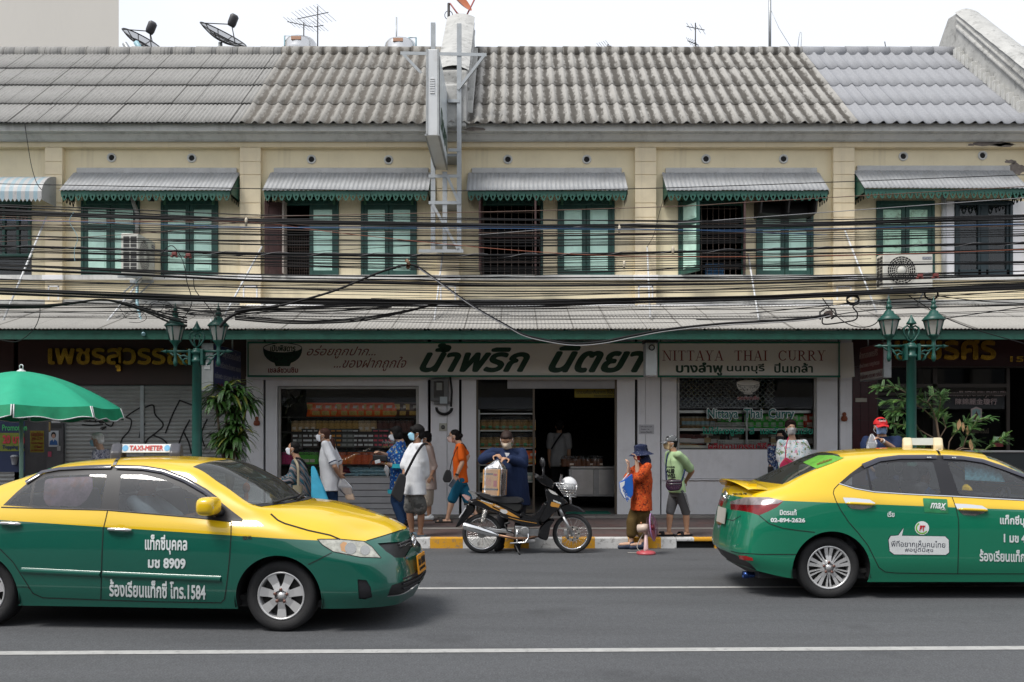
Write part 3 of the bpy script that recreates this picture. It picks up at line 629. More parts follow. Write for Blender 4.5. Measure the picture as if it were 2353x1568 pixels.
# house 3: glass door, open doorway, pillars
mb=MB(); pan(mb,1028,1054.5,700,BOT,YS-.03); pan(mb,1060.5,1094,700,BOT); pan(mb,1094,1418,700,871); pan(mb,1418,1459,700,BOT); pan(mb,1465,1482.5,700,BOT,YS-.03)
mb.box(wx(985,YS),wx(1482,YS),YS-.045,YS-.031,zf(873),zf(866)); mb.build('shopfront_panel',WHITEP,H[3],bevel=.006)
mb=MB(); pan(mb,1166,1413,871,893,YS+.03,YS+.06); mb.build('transom_panel',mat('transom_white',(.4,.4,.41),.5),H[3])
mb=MB(); d=BOT-3
for a,b,t,q in((1094,1098,871,d),(1224,1229,871,d),(1098,1224,1172,d)):pan(mb,a,b,t,q,YS+.05,YS+.09)
dr=mb.build('glass_door',mat('bronze_frame',(.12,.095,.07),.4,.5),H[3],bevel=.004)
mb=MB(); pan(mb,1413,1418,871,BOT,YS+.02,YS+.1); mb.build('door_jamb',MATS['bronze_frame'],H[3])
mb=MB(); y=YS+.07; mb.quad((wx(1098,YS),y,zf(1172)),(wx(1224,YS),y,zf(1172)),(wx(1224,YS),y,zf(871)),(wx(1098,YS),y,zf(871))); mb.build('pane',GLASSD,dr)
mb=MB();
for y in(950,989,1029,1067.5,1106):mb.box(wx(1101,17.85),wx(1227,17.85),17.76,18.15,wz(y+2.6,17.85),wz(y,17.85)); mb.tube([(wx(1101,17.85),17.77,wz(y-7,17.85)),(wx(1227,17.85),17.77,wz(y-7,17.85))],.006,5)
for x in(1101,1226):mb.box(wx(x,17.85)-.012,wx(x,17.85)+.012,17.76,18.15,GR,wz(942,17.85))
mb.build('display_shelf',STEEL,H[3])
# house 4: counter window
mb=MB(); pan(mb,1483,1516.5,700,BOT,YS-.03); pan(mb,1520,1555,700,BOT); pan(mb,1555,1877,700,868); pan(mb,1877,1925,700,BOT); pan(mb,1931,1958,700,BOT)
pan(mb,1555,1877,1034,1100,YS+.0,YS+.06); pan(mb,1555,1877,1104.5,BOT,YS+.02,YS+.06); mb.box(wx(1520,YS),wx(1930,YS),YS-.035,YS-.001,zf(1104),zf(1100.5))
mb.build('shopfront_panel',WHITEP,H[4],bevel=.006)
W2=shopwin(4,1562,1872,869,1032,5)
mb=MB()
for y in(943.5,984.5,1024):mb.box(wx(1562,YS),wx(1872,YS),17.80,18.25,wz(y+6,17.82),wz(y,17.82)); mb.tube([(wx(1562,YS),17.8,wz(y-6,17.82)),(wx(1872,YS),17.8,wz(y-6,17.82))],.006,5)
for x in(1713,1868):mb.box(wx(x,17.82),wx(x+4,17.82),17.79,17.83,wz(1032,17.82),wz(936,17.82))
mb.build('display_shelf',STEEL,H[4])
mb=MB(); y=18.3; a,b,t,q=wx(1555,y),wx(1780,y),wz(872,y),wz(938,y)
for k in range(-9,26):
 for s in(1,-1):
  x0=a+k*.115 if s>0 else b-k*.115; h=t-q; pts=[]
  xa,xb=x0,x0+s*h; za,zb_=q,t
  lo,hi=min(xa,xb),max(xa,xb)
  f=lambda x:q+(x-x0)*s
  lo,hi=max(lo,a),min(hi,b)
  if hi-lo>.03:mb.tube([(lo,y+(.012 if s>0 else 0),f(lo)),(hi,y+(.012 if s>0 else 0),f(hi))],.016,4,False)
mb.build('trellis',mat('trellis_white',(.24,.26,.25),.6),H[4])
# lettering and bowl emblem on the counter window
def decal(mb,s,a,b,t,q,y,mi=0,**kw):mb.mi=mi; add_text(mb,s,lambda u,v:(u,y,v),wx(a,y),wx(b,y),wz(q,y),wz(t,y),**kw)
def bowl(mb,cx,cy,w,h,y,fine=1.):
 """outline bowl with a patterned body; materials 0 dark line, 1 pale fill"""
 X0=lambda px:wx(px,y); Z0=lambda py:wz(py,y); rx,ry=w/2,h*.21; n=28
 body=[(cx-rx*math.cos(t),cy-h/2+ry+h*.70*math.sin(t)**.8)for t in[math.pi*k/n for k in range(n+1)]]
 rim=[(cx+rx*math.cos(2*math.pi*k/n),cy-h/2+ry+ry*math.sin(2*math.pi*k/n))for k in range(n)]
 foot=[(cx-rx*.42,cy+h*.36),(cx-rx*.36,cy+h*.5),(cx+rx*.36,cy+h*.5),(cx+rx*.42,cy+h*.36)]
 cv=lambda pts,d:[(X0(p),y-d,Z0(q))for p,q in pts]
 mb.mi=1; mb.add(cv(body,.001),[tuple(range(n+1))]); mb.add(cv(foot,.0005),[(0,1,2,3)]); mb.mi=2; mb.add(cv(rim,.002),[tuple(range(n))])
 mb.mi=0; lw=.006*fine
 mb.tube(cv(body,.003),lw,4); mb.tube(cv(rim+rim[:1],.003),lw,4); mb.tube(cv(foot,.003),lw,4)
 rnd=random.Random(5)
 for k in range(46):
  t=rnd.uniform(.25,math.pi-.25); r_=rnd.uniform(.25,.92); px=cx-rx*math.cos(t)*(.5+.45*r_); lim=cy-h/2+ry+h*.66*math.sin(math.acos(max(-1,min(1,(cx-px)/rx))))**.8
  top=cy-h/2+ry+ry*math.sqrt(max(0,1-((px-cx)/rx)**2)); py=top+(lim-top)*rnd.uniform(.15,.9); s_=w*.035; a=rnd.uniform(0,6.28)
  mb.tube(cv([(px+s_*math.cos(a+q)*(1-q*.15),py+s_*math.sin(a+q)*(1-q*.15))for q in(0,1,2,3,4)],.003),lw*.9,3)
INK=mat('ink_black_green',(.008,.016,.012),.5); WLET=mat('white_lettering',(.8,.82,.82),.5,var=.04)
BEIGE=mat('bowl_fill',(.7,.68,.62),.6)
yg=YS+.06
mb=MB(); bowl(mb,1719,890,54,34,yg,.55); mb.build('bowl_emblem',[INK,BEIGE,BEIGE],W2)
mb=MB(); decal(mb,'เชลล์ชวนชิม',1694.5,1744.5,910,919,yg,0,bold=.05); decal(mb,'เชลล์ชวนชิม',1695,1744,910.5,918.6,yg-.002,1,bold=.02)
decal(mb,'Nittaya  Thai  Curry',1624,1827,938,969,yg,0,bold=.065); decal(mb,'Nittaya  Thai  Curry',1625.5,1825,939.5,967.5,yg-.002,2,bold=.025)
decal(mb,'ไม่ใส่ผงชูรส  สี  และวัตถุกันเสีย',1613,1868,981,1003,yg,3,bold=.03); decal(mb,'ผลิตตามกรรมวิธีถนอมอาหาร',1627,1860,1017,1034,yg,1,bold=.03)
mb.build('window_lettering',[WLET,mat('lettering_red',(.32,.01,.02),.5),mat('lettering_teal',(.006,.13,.11),.5),mat('lettering_green',(.006,.24,.15),.5)],W2)
# house 5: jewellery shop, maroon tiles and dark glass
mb=MB(); mb.box(wx(1960,YS),wx(2015,YS),YS+.05,YS+.15,GR,ZT); mb.box(wx(2015,YS),wx(2400,YS),YS+.05,YS+.12,zf(845),ZT)
mb.mi=1
TP=wx(1960,YS)
for i in range(3):
 for j in range(14):mb.box(TP+.005+i*.16,TP+i*.16+.158,YS+.035,YS+.05,GR+j*.26+.002,GR+j*.26+.258)
mb.build('tiled_wall',[DARK,mat('maroon_tile',(.05,.008,.012),.25,var=.15,vs=2)],H[5])
mb=MB(); pan(mb,2015,2400,843,846,YS-.02,YS+.02)
for a,b,t,q in((2015,2022,846,BOT),(2148,2158,846,BOT),(2318,2326,846,BOT),(2022,2318,908-6,908),(2022,2318,882,890)):pan(mb,a,b,t,q,YS+.08,YS+.14)
pan(mb,2015,2326,1040,BOT,YS+.09,YS+.13)
jf=mb.build('display_window',mat('dark_bronze',(.035,.026,.02),.35,.3),H[5])
mb=MB(); y=YS+.115; mb.quad((wx(2020,YS),y,zf(1045)),(wx(2320,YS),y,zf(1045)),(wx(2320,YS),y,zf(846)),(wx(2020,YS),y,zf(846))); mb.build('pane',glass('dark_shop_glass',(.3,.32,.33)),jf)
mb=MB(); y=YS+.105
decal(mb,'ห้างเพชรศิริ PETCHSIRI JEWELLERY',2168,2315,897,914,y,0,bold=.02); decal(mb,'ห้างเพชรศิริ PETCHSIRI JEWELLERY',2169,2314,898,913,y-.002,1,bold=-.012)
decal(mb,'陳錦麗金璇行',2195,2291,916,930,y,0,bold=.012); decal(mb,'陳錦麗金璇行',2196,2290,916.7,929.3,y-.002,1,bold=-.008)
mb.mi=0; mb.prism([(2231,969),(2231,940),(2243,935),(2256,940),(2256,969)],lambda p,q,d:(wx(p,y),y-d,wz(q,y)),0,.001)
mb.mi=2; mb.prism([(2234,966),(2234,943),(2243.5,939),(2253,943),(2253,966)],lambda p,q,d:(wx(p,y),y-d,wz(q,y)),.0015,.002)
mb.mi=1; mb.prism([(2236,965),(2239,958),(2240,951),(2242,949),(2243.5,943),(2245,949),(2247,951),(2248,958),(2251,965)],lambda p,q,d:(wx(p,y),y-d,wz(q,y)),.0025,.003)
decal(mb,'ราคาทองแท่งวันนี้',2212,2272,984,996,y,3)
mb.build('window_lettering',[mat('pink_white',(.42,.34,.33),.5),mat('deep_red_paint',(.09,.01,.012),.5),mat('pale_teal',(.2,.34,.33),.5),mat('faint_gold',(.09,.075,.05),.6)],jf)
mb=MB(); mb.box(wx(2290,YS),wx(2312,YS),YS+.09,YS+.1,zf(1016),zf(1004)); mb.mi=1; mb.box(wx(2291,YS),wx(2311,YS),YS+.09,YS+.1,zf(1027),zf(1017)); mb.mi=2; mb.lathe((wx(2305,YS),YS+.085,zf(1010)),[(.0,0),(.045,0)],12,'Y')
mb.build('card_sticker',[WPVC,RED,mat('sticker_yellow',(.7,.5,.05),.5)],jf)
# house 1: roller shutters and maroon board
mb=MB(); mb.box(wx(40,YS),wx(566,YS),YS+.02,YS+.08,zf(884),ZT); mb.build('sign_board',MAROON,H[1])
mb=MB(); mb.box(wx(30,YS),wx(104,YS),YS+.3,YS+.34,GR,ZT); mb.box(wx(104,YS),wx(146,YS),YS+.05,YS+.3,GR,zf(884)); mb.build('front_wall',mat('grimy_grey_wall',(.10,.10,.105),.7,var=.3,vs=2,dirt=.5,ds=3),H[1])
def shutter(a,b,ho=1):
 x0,x1=wx(a,YS),wx(b,YS); mb=MB(); z0,z1=GR,zf(886); n=int((z1-z0)/.0775); prof=[]
 for i in range(n):
  z=z0+(z1-z0)*i/n; h=(z1-z0)/n
  prof+=[(YS+.09,z),(YS+.078,z+h*.2),(YS+.072,z+h*.5),(YS+.078,z+h*.8),(YS+.09,z+h*.92)]
 prof.append((YS+.09,z1)); vs=[(x,y,z)for y,z in prof for x in(x0,x1)]; mb.add(vs,[(2*i,2*i+1,2*i+3,2*i+2)for i in range(len(prof)-1)],False)
 return mb.build('roller_shutter',SHUT,H[ho])
R1,R2=shutter(147,319),shutter(328,560); shutter(2404,2880,6); shutter(-380,28,0)
for h_,a,b in((6,2400,2885),(0,-385,30)):mb=MB(); mb.box(wx(a,YS),wx(b,YS),YS+.02,YS+.08,zf(884),ZT); mb.build('sign_board',MAROON,H[h_])
mb=MB()
for a,b in((143,147),(319,328),(560,566)):pan(mb,a,b,886,BOT,YS+.05,YS+.1)
mb.build('shutter_guide',IRON,H[1])
SPRAY=mat('black_spray',(.008,.008,.008),.6)
def spray(par,strokes,r=.017):
 mb=MB()
 for st in strokes:
  p=[Vector((wx(a,YS),YS+.068,zf(b)))for a,b in st]; q=[]
  for i in range(len(p)-1):
   p0,p1,p2,p3=p[max(i-1,0)],p[i],p[i+1],p[min(i+2,len(p)-1)]
   for k in range(6):
    t=k/6; q.append(.5*((2*p1)+(p2-p0)*t+(2*p0-5*p1+4*p2-p3)*t*t+(3*p1-p0-3*p2+p3)*t**3))
  q.append(p[-1]); mb.tube(q,r,5,True,flat=.3,up=(0,1,0))
 mb.build('graffiti',SPRAY,par)
G4=lambda zx,zy:(zx/2.999,522.7+zy/2.999)
spray(R1,[[G4(*p)for p in s]for s in([(550,1330),(640,1338),(720,1330)],[(555,1300),(600,1305),(680,1296)],[(600,1300),(608,1335)],[(640,1300),(650,1345)],[(690,1300),(676,1345),(720,1340)],[(735,1320),(770,1335),(755,1370),(715,1350),(735,1320)],[(552,1360),(620,1365),(700,1358)],[(680,1385),(720,1375),(690,1395)],[(855,1310),(900,1275),(950,1245),(965,1235)],[(860,1310),(895,1330),(880,1400),(830,1460),(815,1540),(820,1560)])],.014)
spray(R2,[[G4(*p)for p in s]for s in([(990,1240),(1045,1225),(1060,1290),(1115,1360),(1060,1420),(1000,1470),(985,1545)],[(990,1350),(960,1400),(950,1450)],[(1040,1430),(1110,1460),(1150,1500)],[(1225,1190),(1320,1225)],[(1230,1190),(1180,1290),(1130,1420)],[(1300,1325),(1250,1420),(1215,1520)],[(1255,1410),(1290,1480),(1310,1560)],[(1420,1320),(1380,1420),(1400,1510)])],.016)
# ------------------------------------------------------------------ signs
def board(name,label,a,b,t,q,y,m,edge,th=.09,cat='sign'):
 r=thing(name,label,cat,(wx((a+b)/2,y),y,wz(q,y))); mb=MB(); mb.box(wx(a,y),wx(b,y),y,y+th,wz(q,y),wz(t,y)); mb.build('panel',m,r,bevel=.006)
 if edge:
  mb=MB(); w=.022
  mb.box(wx(a,y)-.01,wx(b,y)+.01,y-.018,y+.02,wz(q,y)-.012,wz(q,y)+w); mb.box(wx(a,y)-.01,wx(b,y)+.01,y-.018,y+.02,wz(t,y)-w,wz(t,y)+.012)
  for x in(wx(a,y),wx(b,y)-w*.6):mb.box(x-.008,x+w*.6,y-.018,y+.02,wz(q,y)+w,wz(t,y)-w)
  mb.build('frame',edge,r)
 return r
y=17.3; yl=y-.004
s1=board('shop_sign','long cream shop sign with a bowl emblem and big dark green Thai letters',570,1482,787,865.5,y,SIGNW,SGREEN2)
mb=MB(); bowl(mb,649.5,815,88,52,yl,1.2); mb.build('bowl_emblem',[INK,SGREEN,SIGNW],s1)
mb=MB(); decal(mb,'เปิบพิสดาร',621,679,793,808,yl-.006,1,shear=.1,bold=.03); decal(mb,'เชลล์ชวนชิม',616,685,844,857,yl,0,bold=.03)
decal(mb,'อร่อยถูกปาก...',705,863,794,824,yl,0,shear=.45); decal(mb,'...ของฝากถูกใจ',767,934,820,853,yl,0,shear=.45)
decal(mb,'น้ำพริก',964,1218,789,856,yl,1,bold=.035,shear=.45); decal(mb,'นิตยา',1260,1484,795,857,yl,1,bold=.035,shear=.45)
mb.build('lettering',[RED,SGREEN],s1)
s2=board('shop_sign','shorter cream sign reading NITTAYA THAI CURRY in red above green Thai place names',1513,1929,787,866,y,SIGNW,SGREEN2)
SERIF={'N':(.95,[(.16,0,.16,1,.05),(.16,1,.8,0,.13),(.8,0,.8,1,.05)],[(.0,.0,.32),(0,1,.25),(.64,1,.96)]),'I':(.42,[(.21,0,.21,1,.14)],[(.02,0,.40),(.02,1,.40)]),'T':(.8,[(.4,0,.4,1,.14),(.04,.97,.76,.97,.05),(.05,.78,.05,.98,.04),(.75,.78,.75,.98,.04)],[(.22,0,.58)]),'A':(.9,[(.12,0,.45,1,.05),(.45,1,.76,0,.14),(.24,.34,.66,.34,.05)],[(0,0,.26),(.58,0,.92)]),'Y':(.85,[(.42,0,.42,.45,.14),(.16,1,.42,.45,.14),(.7,1,.42,.45,.05)],[(.24,0,.6),(0,1,.32),(.56,1,.86)]),'H':(.95,[(.2,0,.2,1,.14),(.76,0,.76,1,.14),(.2,.5,.76,.5,.05)],[(.02,0,.38),(.58,0,.94),(.02,1,.38),(.58,1,.94)]),'C':(.85,['C'],[]),'U':(.9,['U'],[(.02,1,.36),(.58,1,.9)]),'R':(.9,[(.2,0,.2,1,.14),'P',(.42,.5,.8,0,.13)],[(.02,0,.38),(.02,1,.3),(.7,0,.92)])}
def serif_text(mb,s,a,b,t,q,y):
 adv=[SERIF[c][0]+.08 if c!=' 'else .5 for c in s]; tot=sum(adv); sx=(b-a)/tot; hh=q-t; x=0
 def st(x0,y0,x1,y1,w):
  d=Vector((x1-x0,y1-y0)); n=Vector((-d.y,d.x)).normalized()*w/2 if d.length else Vector((0,0))
  if abs(d.x)>abs(d.y)and abs(d.y)<.01:n=Vector((0,w/2))
  elif abs(d.y)>.01:n=Vector((w/2,0))
  c=[(x0-n.x,y0-n.y),(x0+n.x,y0+n.y),(x1+n.x,y1+n.y),(x1-n.x,y1-n.y)]
  mb.add([(wx(a+(x+p)*sx,y),y,wz(q-r_*hh,y))for p,r_ in c],[(0,1,2,3)])
 def arc(cx,cy,rx,ry,a0,a1,w0,w1):
  n=14; P0=[]
  for i in range(n+1):
   an=R(a0+(a1-a0)*i/n); w=w1+(w0-w1)*abs(math.cos(an)); P0.append(((cx+(rx-w/2)*math.cos(an),cy+(ry-w/2)*math.sin(an)),(cx+(rx+w/2)*math.cos(an),cy+(ry+w/2)*math.sin(an))))
  for(i0,o0),(i1,o1)in zip(P0,P0[1:]):mb.add([(wx(a+(x+p)*sx,y),y,wz(q-r_*hh,y))for p,r_ in(i0,o0,o1,i1)],[(0,1,2,3)])
 for c,ad in zip(s,adv):
  if c!=' ':
   for k in SERIF[c][1]:
    if k=='C':arc(.46,.5,.38,.48,40,320,.13,.05); st(.78,.72,.78,1,.05)
    elif k=='U':st(.2,.35,.2,1,.14); st(.74,.35,.74,1,.05); arc(.47,.36,.27,.33,180,360,.1,.06)
    elif k=='P':arc(.34,.745,.3,.23,-90,90,.13,.05); st(.2,.97,.36,.97,.05); st(.2,.51,.36,.51,.05)
    else:st(*k)
   for x0,yy,x1 in SERIF[c][2]:st(x0,min(max(yy,.02),.98),x1,min(max(yy,.02),.98),.045)
  x+=ad
mb=MB(); mb.mi=0; serif_text(mb,'NITTAYA  THAI  CURRY',1522,1899,806,829,yl)
decal(mb,'บางลำพู',1553,1661,833,864,yl,1,bold=.035); decal(mb,'นนทบุรี',1670,1757,836,859,yl,1,bold=.025); decal(mb,'ปิ่นเกล้า',1779,1868,834,857,yl,1,bold=.025)
mb.build('lettering',[mat('sign_brick_red',(.22,.025,.022),.5),SGREEN],s2)
mb=MB(); y=17.36; solo(MB().prism([(1927,790),(1960,787),(1964,866),(1932,870)],lambda p,q,d:(wx(p,y),y+d,wz(q,y)),0,.05),'blank_panel',SIGNW,(wx(1945,y),y,wz(868,y)),'blank cream panel closing the right end of the curry sign','panel')
# gold letters
def goldsign(label,s,a,b,t,q,y,shear=0,bold=.03,mats=GOLD):
 r=thing('gold_lettering',label,'sign',(wx((a+b)/2,y),y,wz(q,y))); mb=MB()
 add_text(mb,s,lambda u,v:(u,y-.035,v),wx(a,y),wx(b,y),wz(q,y),wz(t,y),bold=bold,shear=shear)
 n=len(mb.v); f0=list(mb.f); mb.v+=[(x_,y_+.035,z_)for x_,y_,z_ in mb.v]
 from collections import Counter
 ec={}
 for f in f0:
  for i in range(len(f)):
   e=(f[i],f[(i+1)%len(f)]); k=(min(e),max(e)); ec.setdefault(k,[]).append(e)
 for k,l in ec.items():
  if len(l)==1:i,j=l[0]; mb.f.append((j,i,i+n,j+n)); mb.m.append(0); mb.s.append(False)
 mb.build('letters',mats,r); return r
goldsign('tarnished gold Thai letters on the dark maroon board above the roller shutters','เพชรสุวรรณ',112,440,799,854,YS-.005)
mb=MB(); y=YS-.03; a,b=1961,2400
s3=board('jewellery_sign','dark maroon board with shiny gold Thai letters above the jewellery shop',a,b,776,842,y,mat('glossy_maroon',(.035,.006,.005),.3,var=.1),None,.06)
gl=goldsign('shiny gold Thai letters on the maroon jewellery board behind the right lamp post','เพชรศิริ',2054,2287,772,828,y-.001,bold=.035,mats=mat('bright_gold',(.75,.42,.06),.18,.95,var=.25,vs=4))
mb=MB(); decal(mb,'15',2321,2352,819,832,y-.004,0,bold=.03); mb.build('house_number',GOLD,s3)
# boxes projecting under the canopy, seen from the side
def projecting(name,label,x0,x1,y0,y1,z0,z1,face,side,lines,sgn,cap=None):
 r=thing(name,label,'sign',((x0+x1)/2,(y0+y1)/2,z0)); mb=MB(); mb.box(x0,x1,y0,y1,z0,z1); mb.build('case',side,r,bevel=.008)
 xf=x1+.004 if sgn>0 else x0-.004
 mb=MB(); mb.mi=0; mb.quad((xf,y0+.02,z0+.01),(xf,y1-.02,z0+.01),(xf,y1-.02,z1-.01),(xf,y0+.02,z1-.01))
 for k,(s,a,b,c,d,mi)in enumerate(lines):
  L=y1-y0; H_=z1-z0; mb.mi=mi
  if not s:e=.002; mb.quad((xf+sgn*e,y0+.02,z0+H_*c),(xf+sgn*e,y1-.02,z0+H_*c),(xf+sgn*e,y1-.02,z0+H_*d),(xf+sgn*e,y0+.02,z0+H_*d)); continue
  add_text(mb,s,(lambda u,v:(xf+sgn*.004,y0+u,v))if sgn>0 else(lambda u,v:(xf+sgn*.004,y1-u,v)),a*L,b*L,z0+c*H_,z0+d*H_,bold=.02)
 mb.build('face',face,r)
 mb=MB()
 for k in range(5):mb.box(x0+(x1-x0)*.25,x1-(x1-x0)*.25,y0-.012,y0-.002,z0+(z1-z0)*(.46+.028*k),z0+(z1-z0)*(.475+.028*k))
 mb.build('vent_louvre',WPVC,r)
 mb=MB(); mb.tube([((x0+x1)/2,y0+.2,z1),((x0+x1)/2,y0+.2,z1+.45)],.015,6); mb.tube([((x0+x1)/2,y1-.2,z1),((x0+x1)/2,y1-.2,z1+.45)],.015,6); mb.build('hanger',IRON,r)
 return r
DSTEEL=mat('dull_steel_case',(.3,.31,.31),.45,.6,var=.2,dirt=.4,ds=5)
projecting('blue_sign','dark blue projecting sign box hanging behind the left lamp post above the plant',-5.346,-5.144,15.6,17.2,2.48,3.31,[mat('sign_navy',(.008,.018,.11),.4),mat('sign_lines_grey',(.34,.36,.42),.5),RED],DSTEEL,[('เพชรสุวรรณโชติ',.08,.95,.72,.92,1),('รับทำ เครื่องประดับเพชร พลอย',.04,.96,.52,.66,1),('กลึงพระ กรอบพระ ทำเครื่อง',.04,.96,.28,.42,1),('กำกับ รูปพรรณ',.1,.9,.06,.19,2)],1)
projecting('red_sign','faded red and white projecting sign box hanging left of the right lamp post',6.52,6.66,15.9,16.97,2.73,3.36,[mat('faded_red',(.13,.012,.018),.45),mat('sign_offwhite',(.46,.43,.4),.5),mat('sign_pink',(.5,.36,.34),.5),mat('dull_red',(.14,.02,.03),.5)],DSTEEL,[('',0,0,.02,.26,1),('ห้างทองเพชรศิริ',.0,.78,.66,.88,2),('จำหน่ายเพชร ทองรูปพรรณ',.0,.85,.36,.54,2),('รับเลี่ยมพระ-กรอบพระ รอรับได้',.02,.96,.06,.22,3)],-1)
lb=thing('light_box','small white sign lamp box hanging between the two shop sign boards','sign lamp',(2.43,15.9,2.76))
mb=MB(); mb.box(2.345,2.55,15.9,16.2,2.765,3.35); mb.build('case',mat('lampbox_white',(.55,.58,.58),.45),lb,bevel=.02)
mb=MB(); mb.box(2.33,2.565,15.88,16.22,3.35,3.41); mb.tube([(2.45,16.05,3.4),(2.45,16.05,3.7)],.02,6); mb.build('cap',BLACK,lb)
mb=MB(); mb.tube([(2.45+.045*math.cos(q*.5),15.89,3.26+.045*math.sin(q*.5))for q in range(26)],.01,5); mb.build('cable_coil',BLACK,lb)
# the tall blank light box out over the eaves and its steel tower
ls=thing('hanging_sign_box','tall steel light box sign standing out end-on from the middle of the roof eave','sign',(-1.34,16.3,6.78))
mb=MB(); mb.box(-1.455,-1.235,15.3,17.25,6.78,8.24); mb.build('case',mat('lightbox_steel',(.56,.57,.57),.35,.35,var=.06,dirt=.25,dcol=(.3,.24,.18),ds=4),ls,bevel=.012)
mb=MB(); mb.quad((-1.225,15.36,6.84),(-1.225,17.2,6.84),(-1.225,17.2,8.18),(-1.225,15.36,8.18)); mb.mi=1; add_text(mb,'นิตยา',lambda u,v:(-1.222,15.5+u,v),0,1.5,7.0,7.4,bold=.05,shear=.3); mb.build('face',[mat('lightbox_face',(.55,.6,.62),.3),SGREEN],ls)
mb=MB()
for x in(-1.46,-1.24):mb.box(x-.012,x+.018,15.285,17.26,6.775,6.80)
for x in(-1.45,-1.26):mb.box(x,x+.03,15.287,15.30,6.8,8.24)
mb.build('edge_strip',DSTEEL,ls)
mb=MB()
for k in range(7):mb.box(-1.385,-1.305,15.285,15.298,7.49+.04*k,7.51+.04*k)
mb.build('vent_louvre',WPVC,ls)
tw=thing('sign_tower','grey angle iron tower bolted to the wall behind the hanging light box sign','sign frame',(-1.2,17.1,5.2))
yq=17.05; mb=MB()
def ang(a,b,w=.075,y=yq):
 (xa,ya),(xb,yb)=a,b; p,q=Vector((wx(xa,y),y,wz(ya,y))),Vector((wx(xb,y),y,wz(yb,y))); d=(q-p).normalized(); n=Vector((-d.z,0,d.x))*w/2; e=Vector((0,.008,0)); f=Vector((0,.07,0))
 mb.add([p-n,p+n,q+n,q-n,p-n+e,p+n+e,q+n+e,q-n+e],[(0,1,2,3),(7,6,5,4),(0,4,5,1),(1,5,6,2),(2,6,7,3),(3,7,4,0)])
 mb.add([p+n,q+n,q+n+f,p+n+f],[(0,1,2,3)])
 mb.build('angle_iron',IRON,tw); mb.__init__()
for s in(((995,52),(995,578)),((1055,54),(1055,578)),((1022,395),(1022,578))):ang(*s,w=.085)
for s in(((920,122),(1118,126)),((985,405),(1056,405)),((985,466),(1060,466)),((962,577),(1065,577)),((1030,232),(1056,232)),((1030,345),(1060,345))):ang(*s,w=.06,y=yq-.012)
for s in(((926,124),(968,168)),((1112,128),(1052,205)),((1028,405),(1056,470)),((994,470),(1052,572))):ang(*s,w=.05,y=yq-.024)
mb=MB()
for z in(5.3,6.1,7.0):mb.box(-1.5,-.98,yq+.07,YP-.01,z,z+.05); mb.build('wall_bracket',IRON,tw); mb.__init__()
# ------------------------------------------------------------------ posters and fittings on the walls
def plate(name,label,cat,a,b,t,q,y,m,th=.006,text=(),group=None):
 r=thing(name,label,cat,(wx((a+b)/2,y),y,wz(q,y)),group=group); mb=MB(); mb.box(wx(a,y),wx(b,y),y,y+th,wz(q,y),wz(t,y)); mb.build('sheet',m,r)
 if text:
  ms=[]; mb=MB()
  for s,x0,x1,y0,y1,tm in text:
   if tm not in ms:ms.append(tm)
   decal(mb,s,x0,x1,y0,y1,y-.003,ms.index(tm),bold=.02)
  mb.build('lettering',ms,r)
 return r
PYEL=mat('poster_yellow',(.27,.21,.015),.6); PDR=mat('poster_dark_red',(.25,.02,.02),.6); PBLU=mat('poster_blue',(.008,.02,.07),.5); PINKW=mat('poster_pink',(.7,.4,.42),.5); PLIME=mat('poster_lime',(.17,.2,.02),.6); PGRN=mat('poster_green',(.05,.42,.12),.5); PCY=mat('poster_cyan',(.25,.55,.7),.5)
plate('yellow_poster','yellow price poster with red writing beside the umbrella stall','poster',69,101,990,1040,17.2,PYEL,text=[('กล้วยปิ้งไทย',71,99,992,1003,PDR),('ลูกละ 15 บาท',73,98,1004,1014,PDR),('Grill Silver Bluggoe',71,100,1016,1022,PDR),('15 Baht/1',78,97,1024,1030,PDR),('tel 080-5500',71,99,1033,1037,PDR)])
pb=plate('blue_poster','blue and lime drink price banner at the umbrella stall, far left','poster',-30,57,962,1085,16.6,PBLU,text=[('Promotion',5,62,976,990,PGRN)])
mb=MB(); mb.box(wx(0,16.6),wx(56,16.6),16.59,16.597,wz(1037,16.6),wz(995,16.6)); mb.build('price_panel',PLIME,pb); mb=MB(); decal(mb,'20 บาท',6,56,1000,1020,16.58,0,bold=.05); decal(mb,'Topping +5',5,56,1023,1034,16.58,1,bold=.04); mb.build('price_lettering',[mat('price_red',(.5,.04,.05),.5),PBLU],pb)
mb=MB(); mb.lathe((wx(36,16.6),16.56,wz(1068,16.6)),[(.04,0),(.065,.14),(.075,.145),(.05,.17),(.02,.18)],12); mb.build('cup_picture',mat('cup_grey',(.3,.32,.35),.6),pb)
pp=plate('portrait_poster','small white portrait poster of a person in a blue jacket beside the left roller shutter','poster',112,134.5,990,1027,YS+.04,mat('poster_white',(.55,.58,.62),.6)); yy=YS+.036
mb=MB(); f2=lambda p,q,d:(wx(p,yy),yy-d,wz(q,yy)); c=lambda cx,cy,rx,ry:[(cx+rx*math.cos(k*.35),cy+ry*math.sin(k*.35))for k in range(18)]
mb.mi=0; mb.prism(c(123,1000,5.6,7),f2,0,.001); mb.mi=1; mb.prism(c(123,1002.5,3.8,5),f2,.0015,.002); mb.mi=2; mb.prism([(113.5,1023),(115,1014),(120,1010.5),(126,1010.5),(131,1014),(132.5,1023)],f2,.001,.0014); mb.mi=3; mb.prism([(121,1010),(123,1016),(125,1010)],f2,.002,.0024)
mb.build('portrait',[BLACK,mat('poster_skin',(.5,.3,.22),.6),mat('poster_jacket',(.03,.12,.35),.6),WPVC],pp)
rnd=random.Random(11)
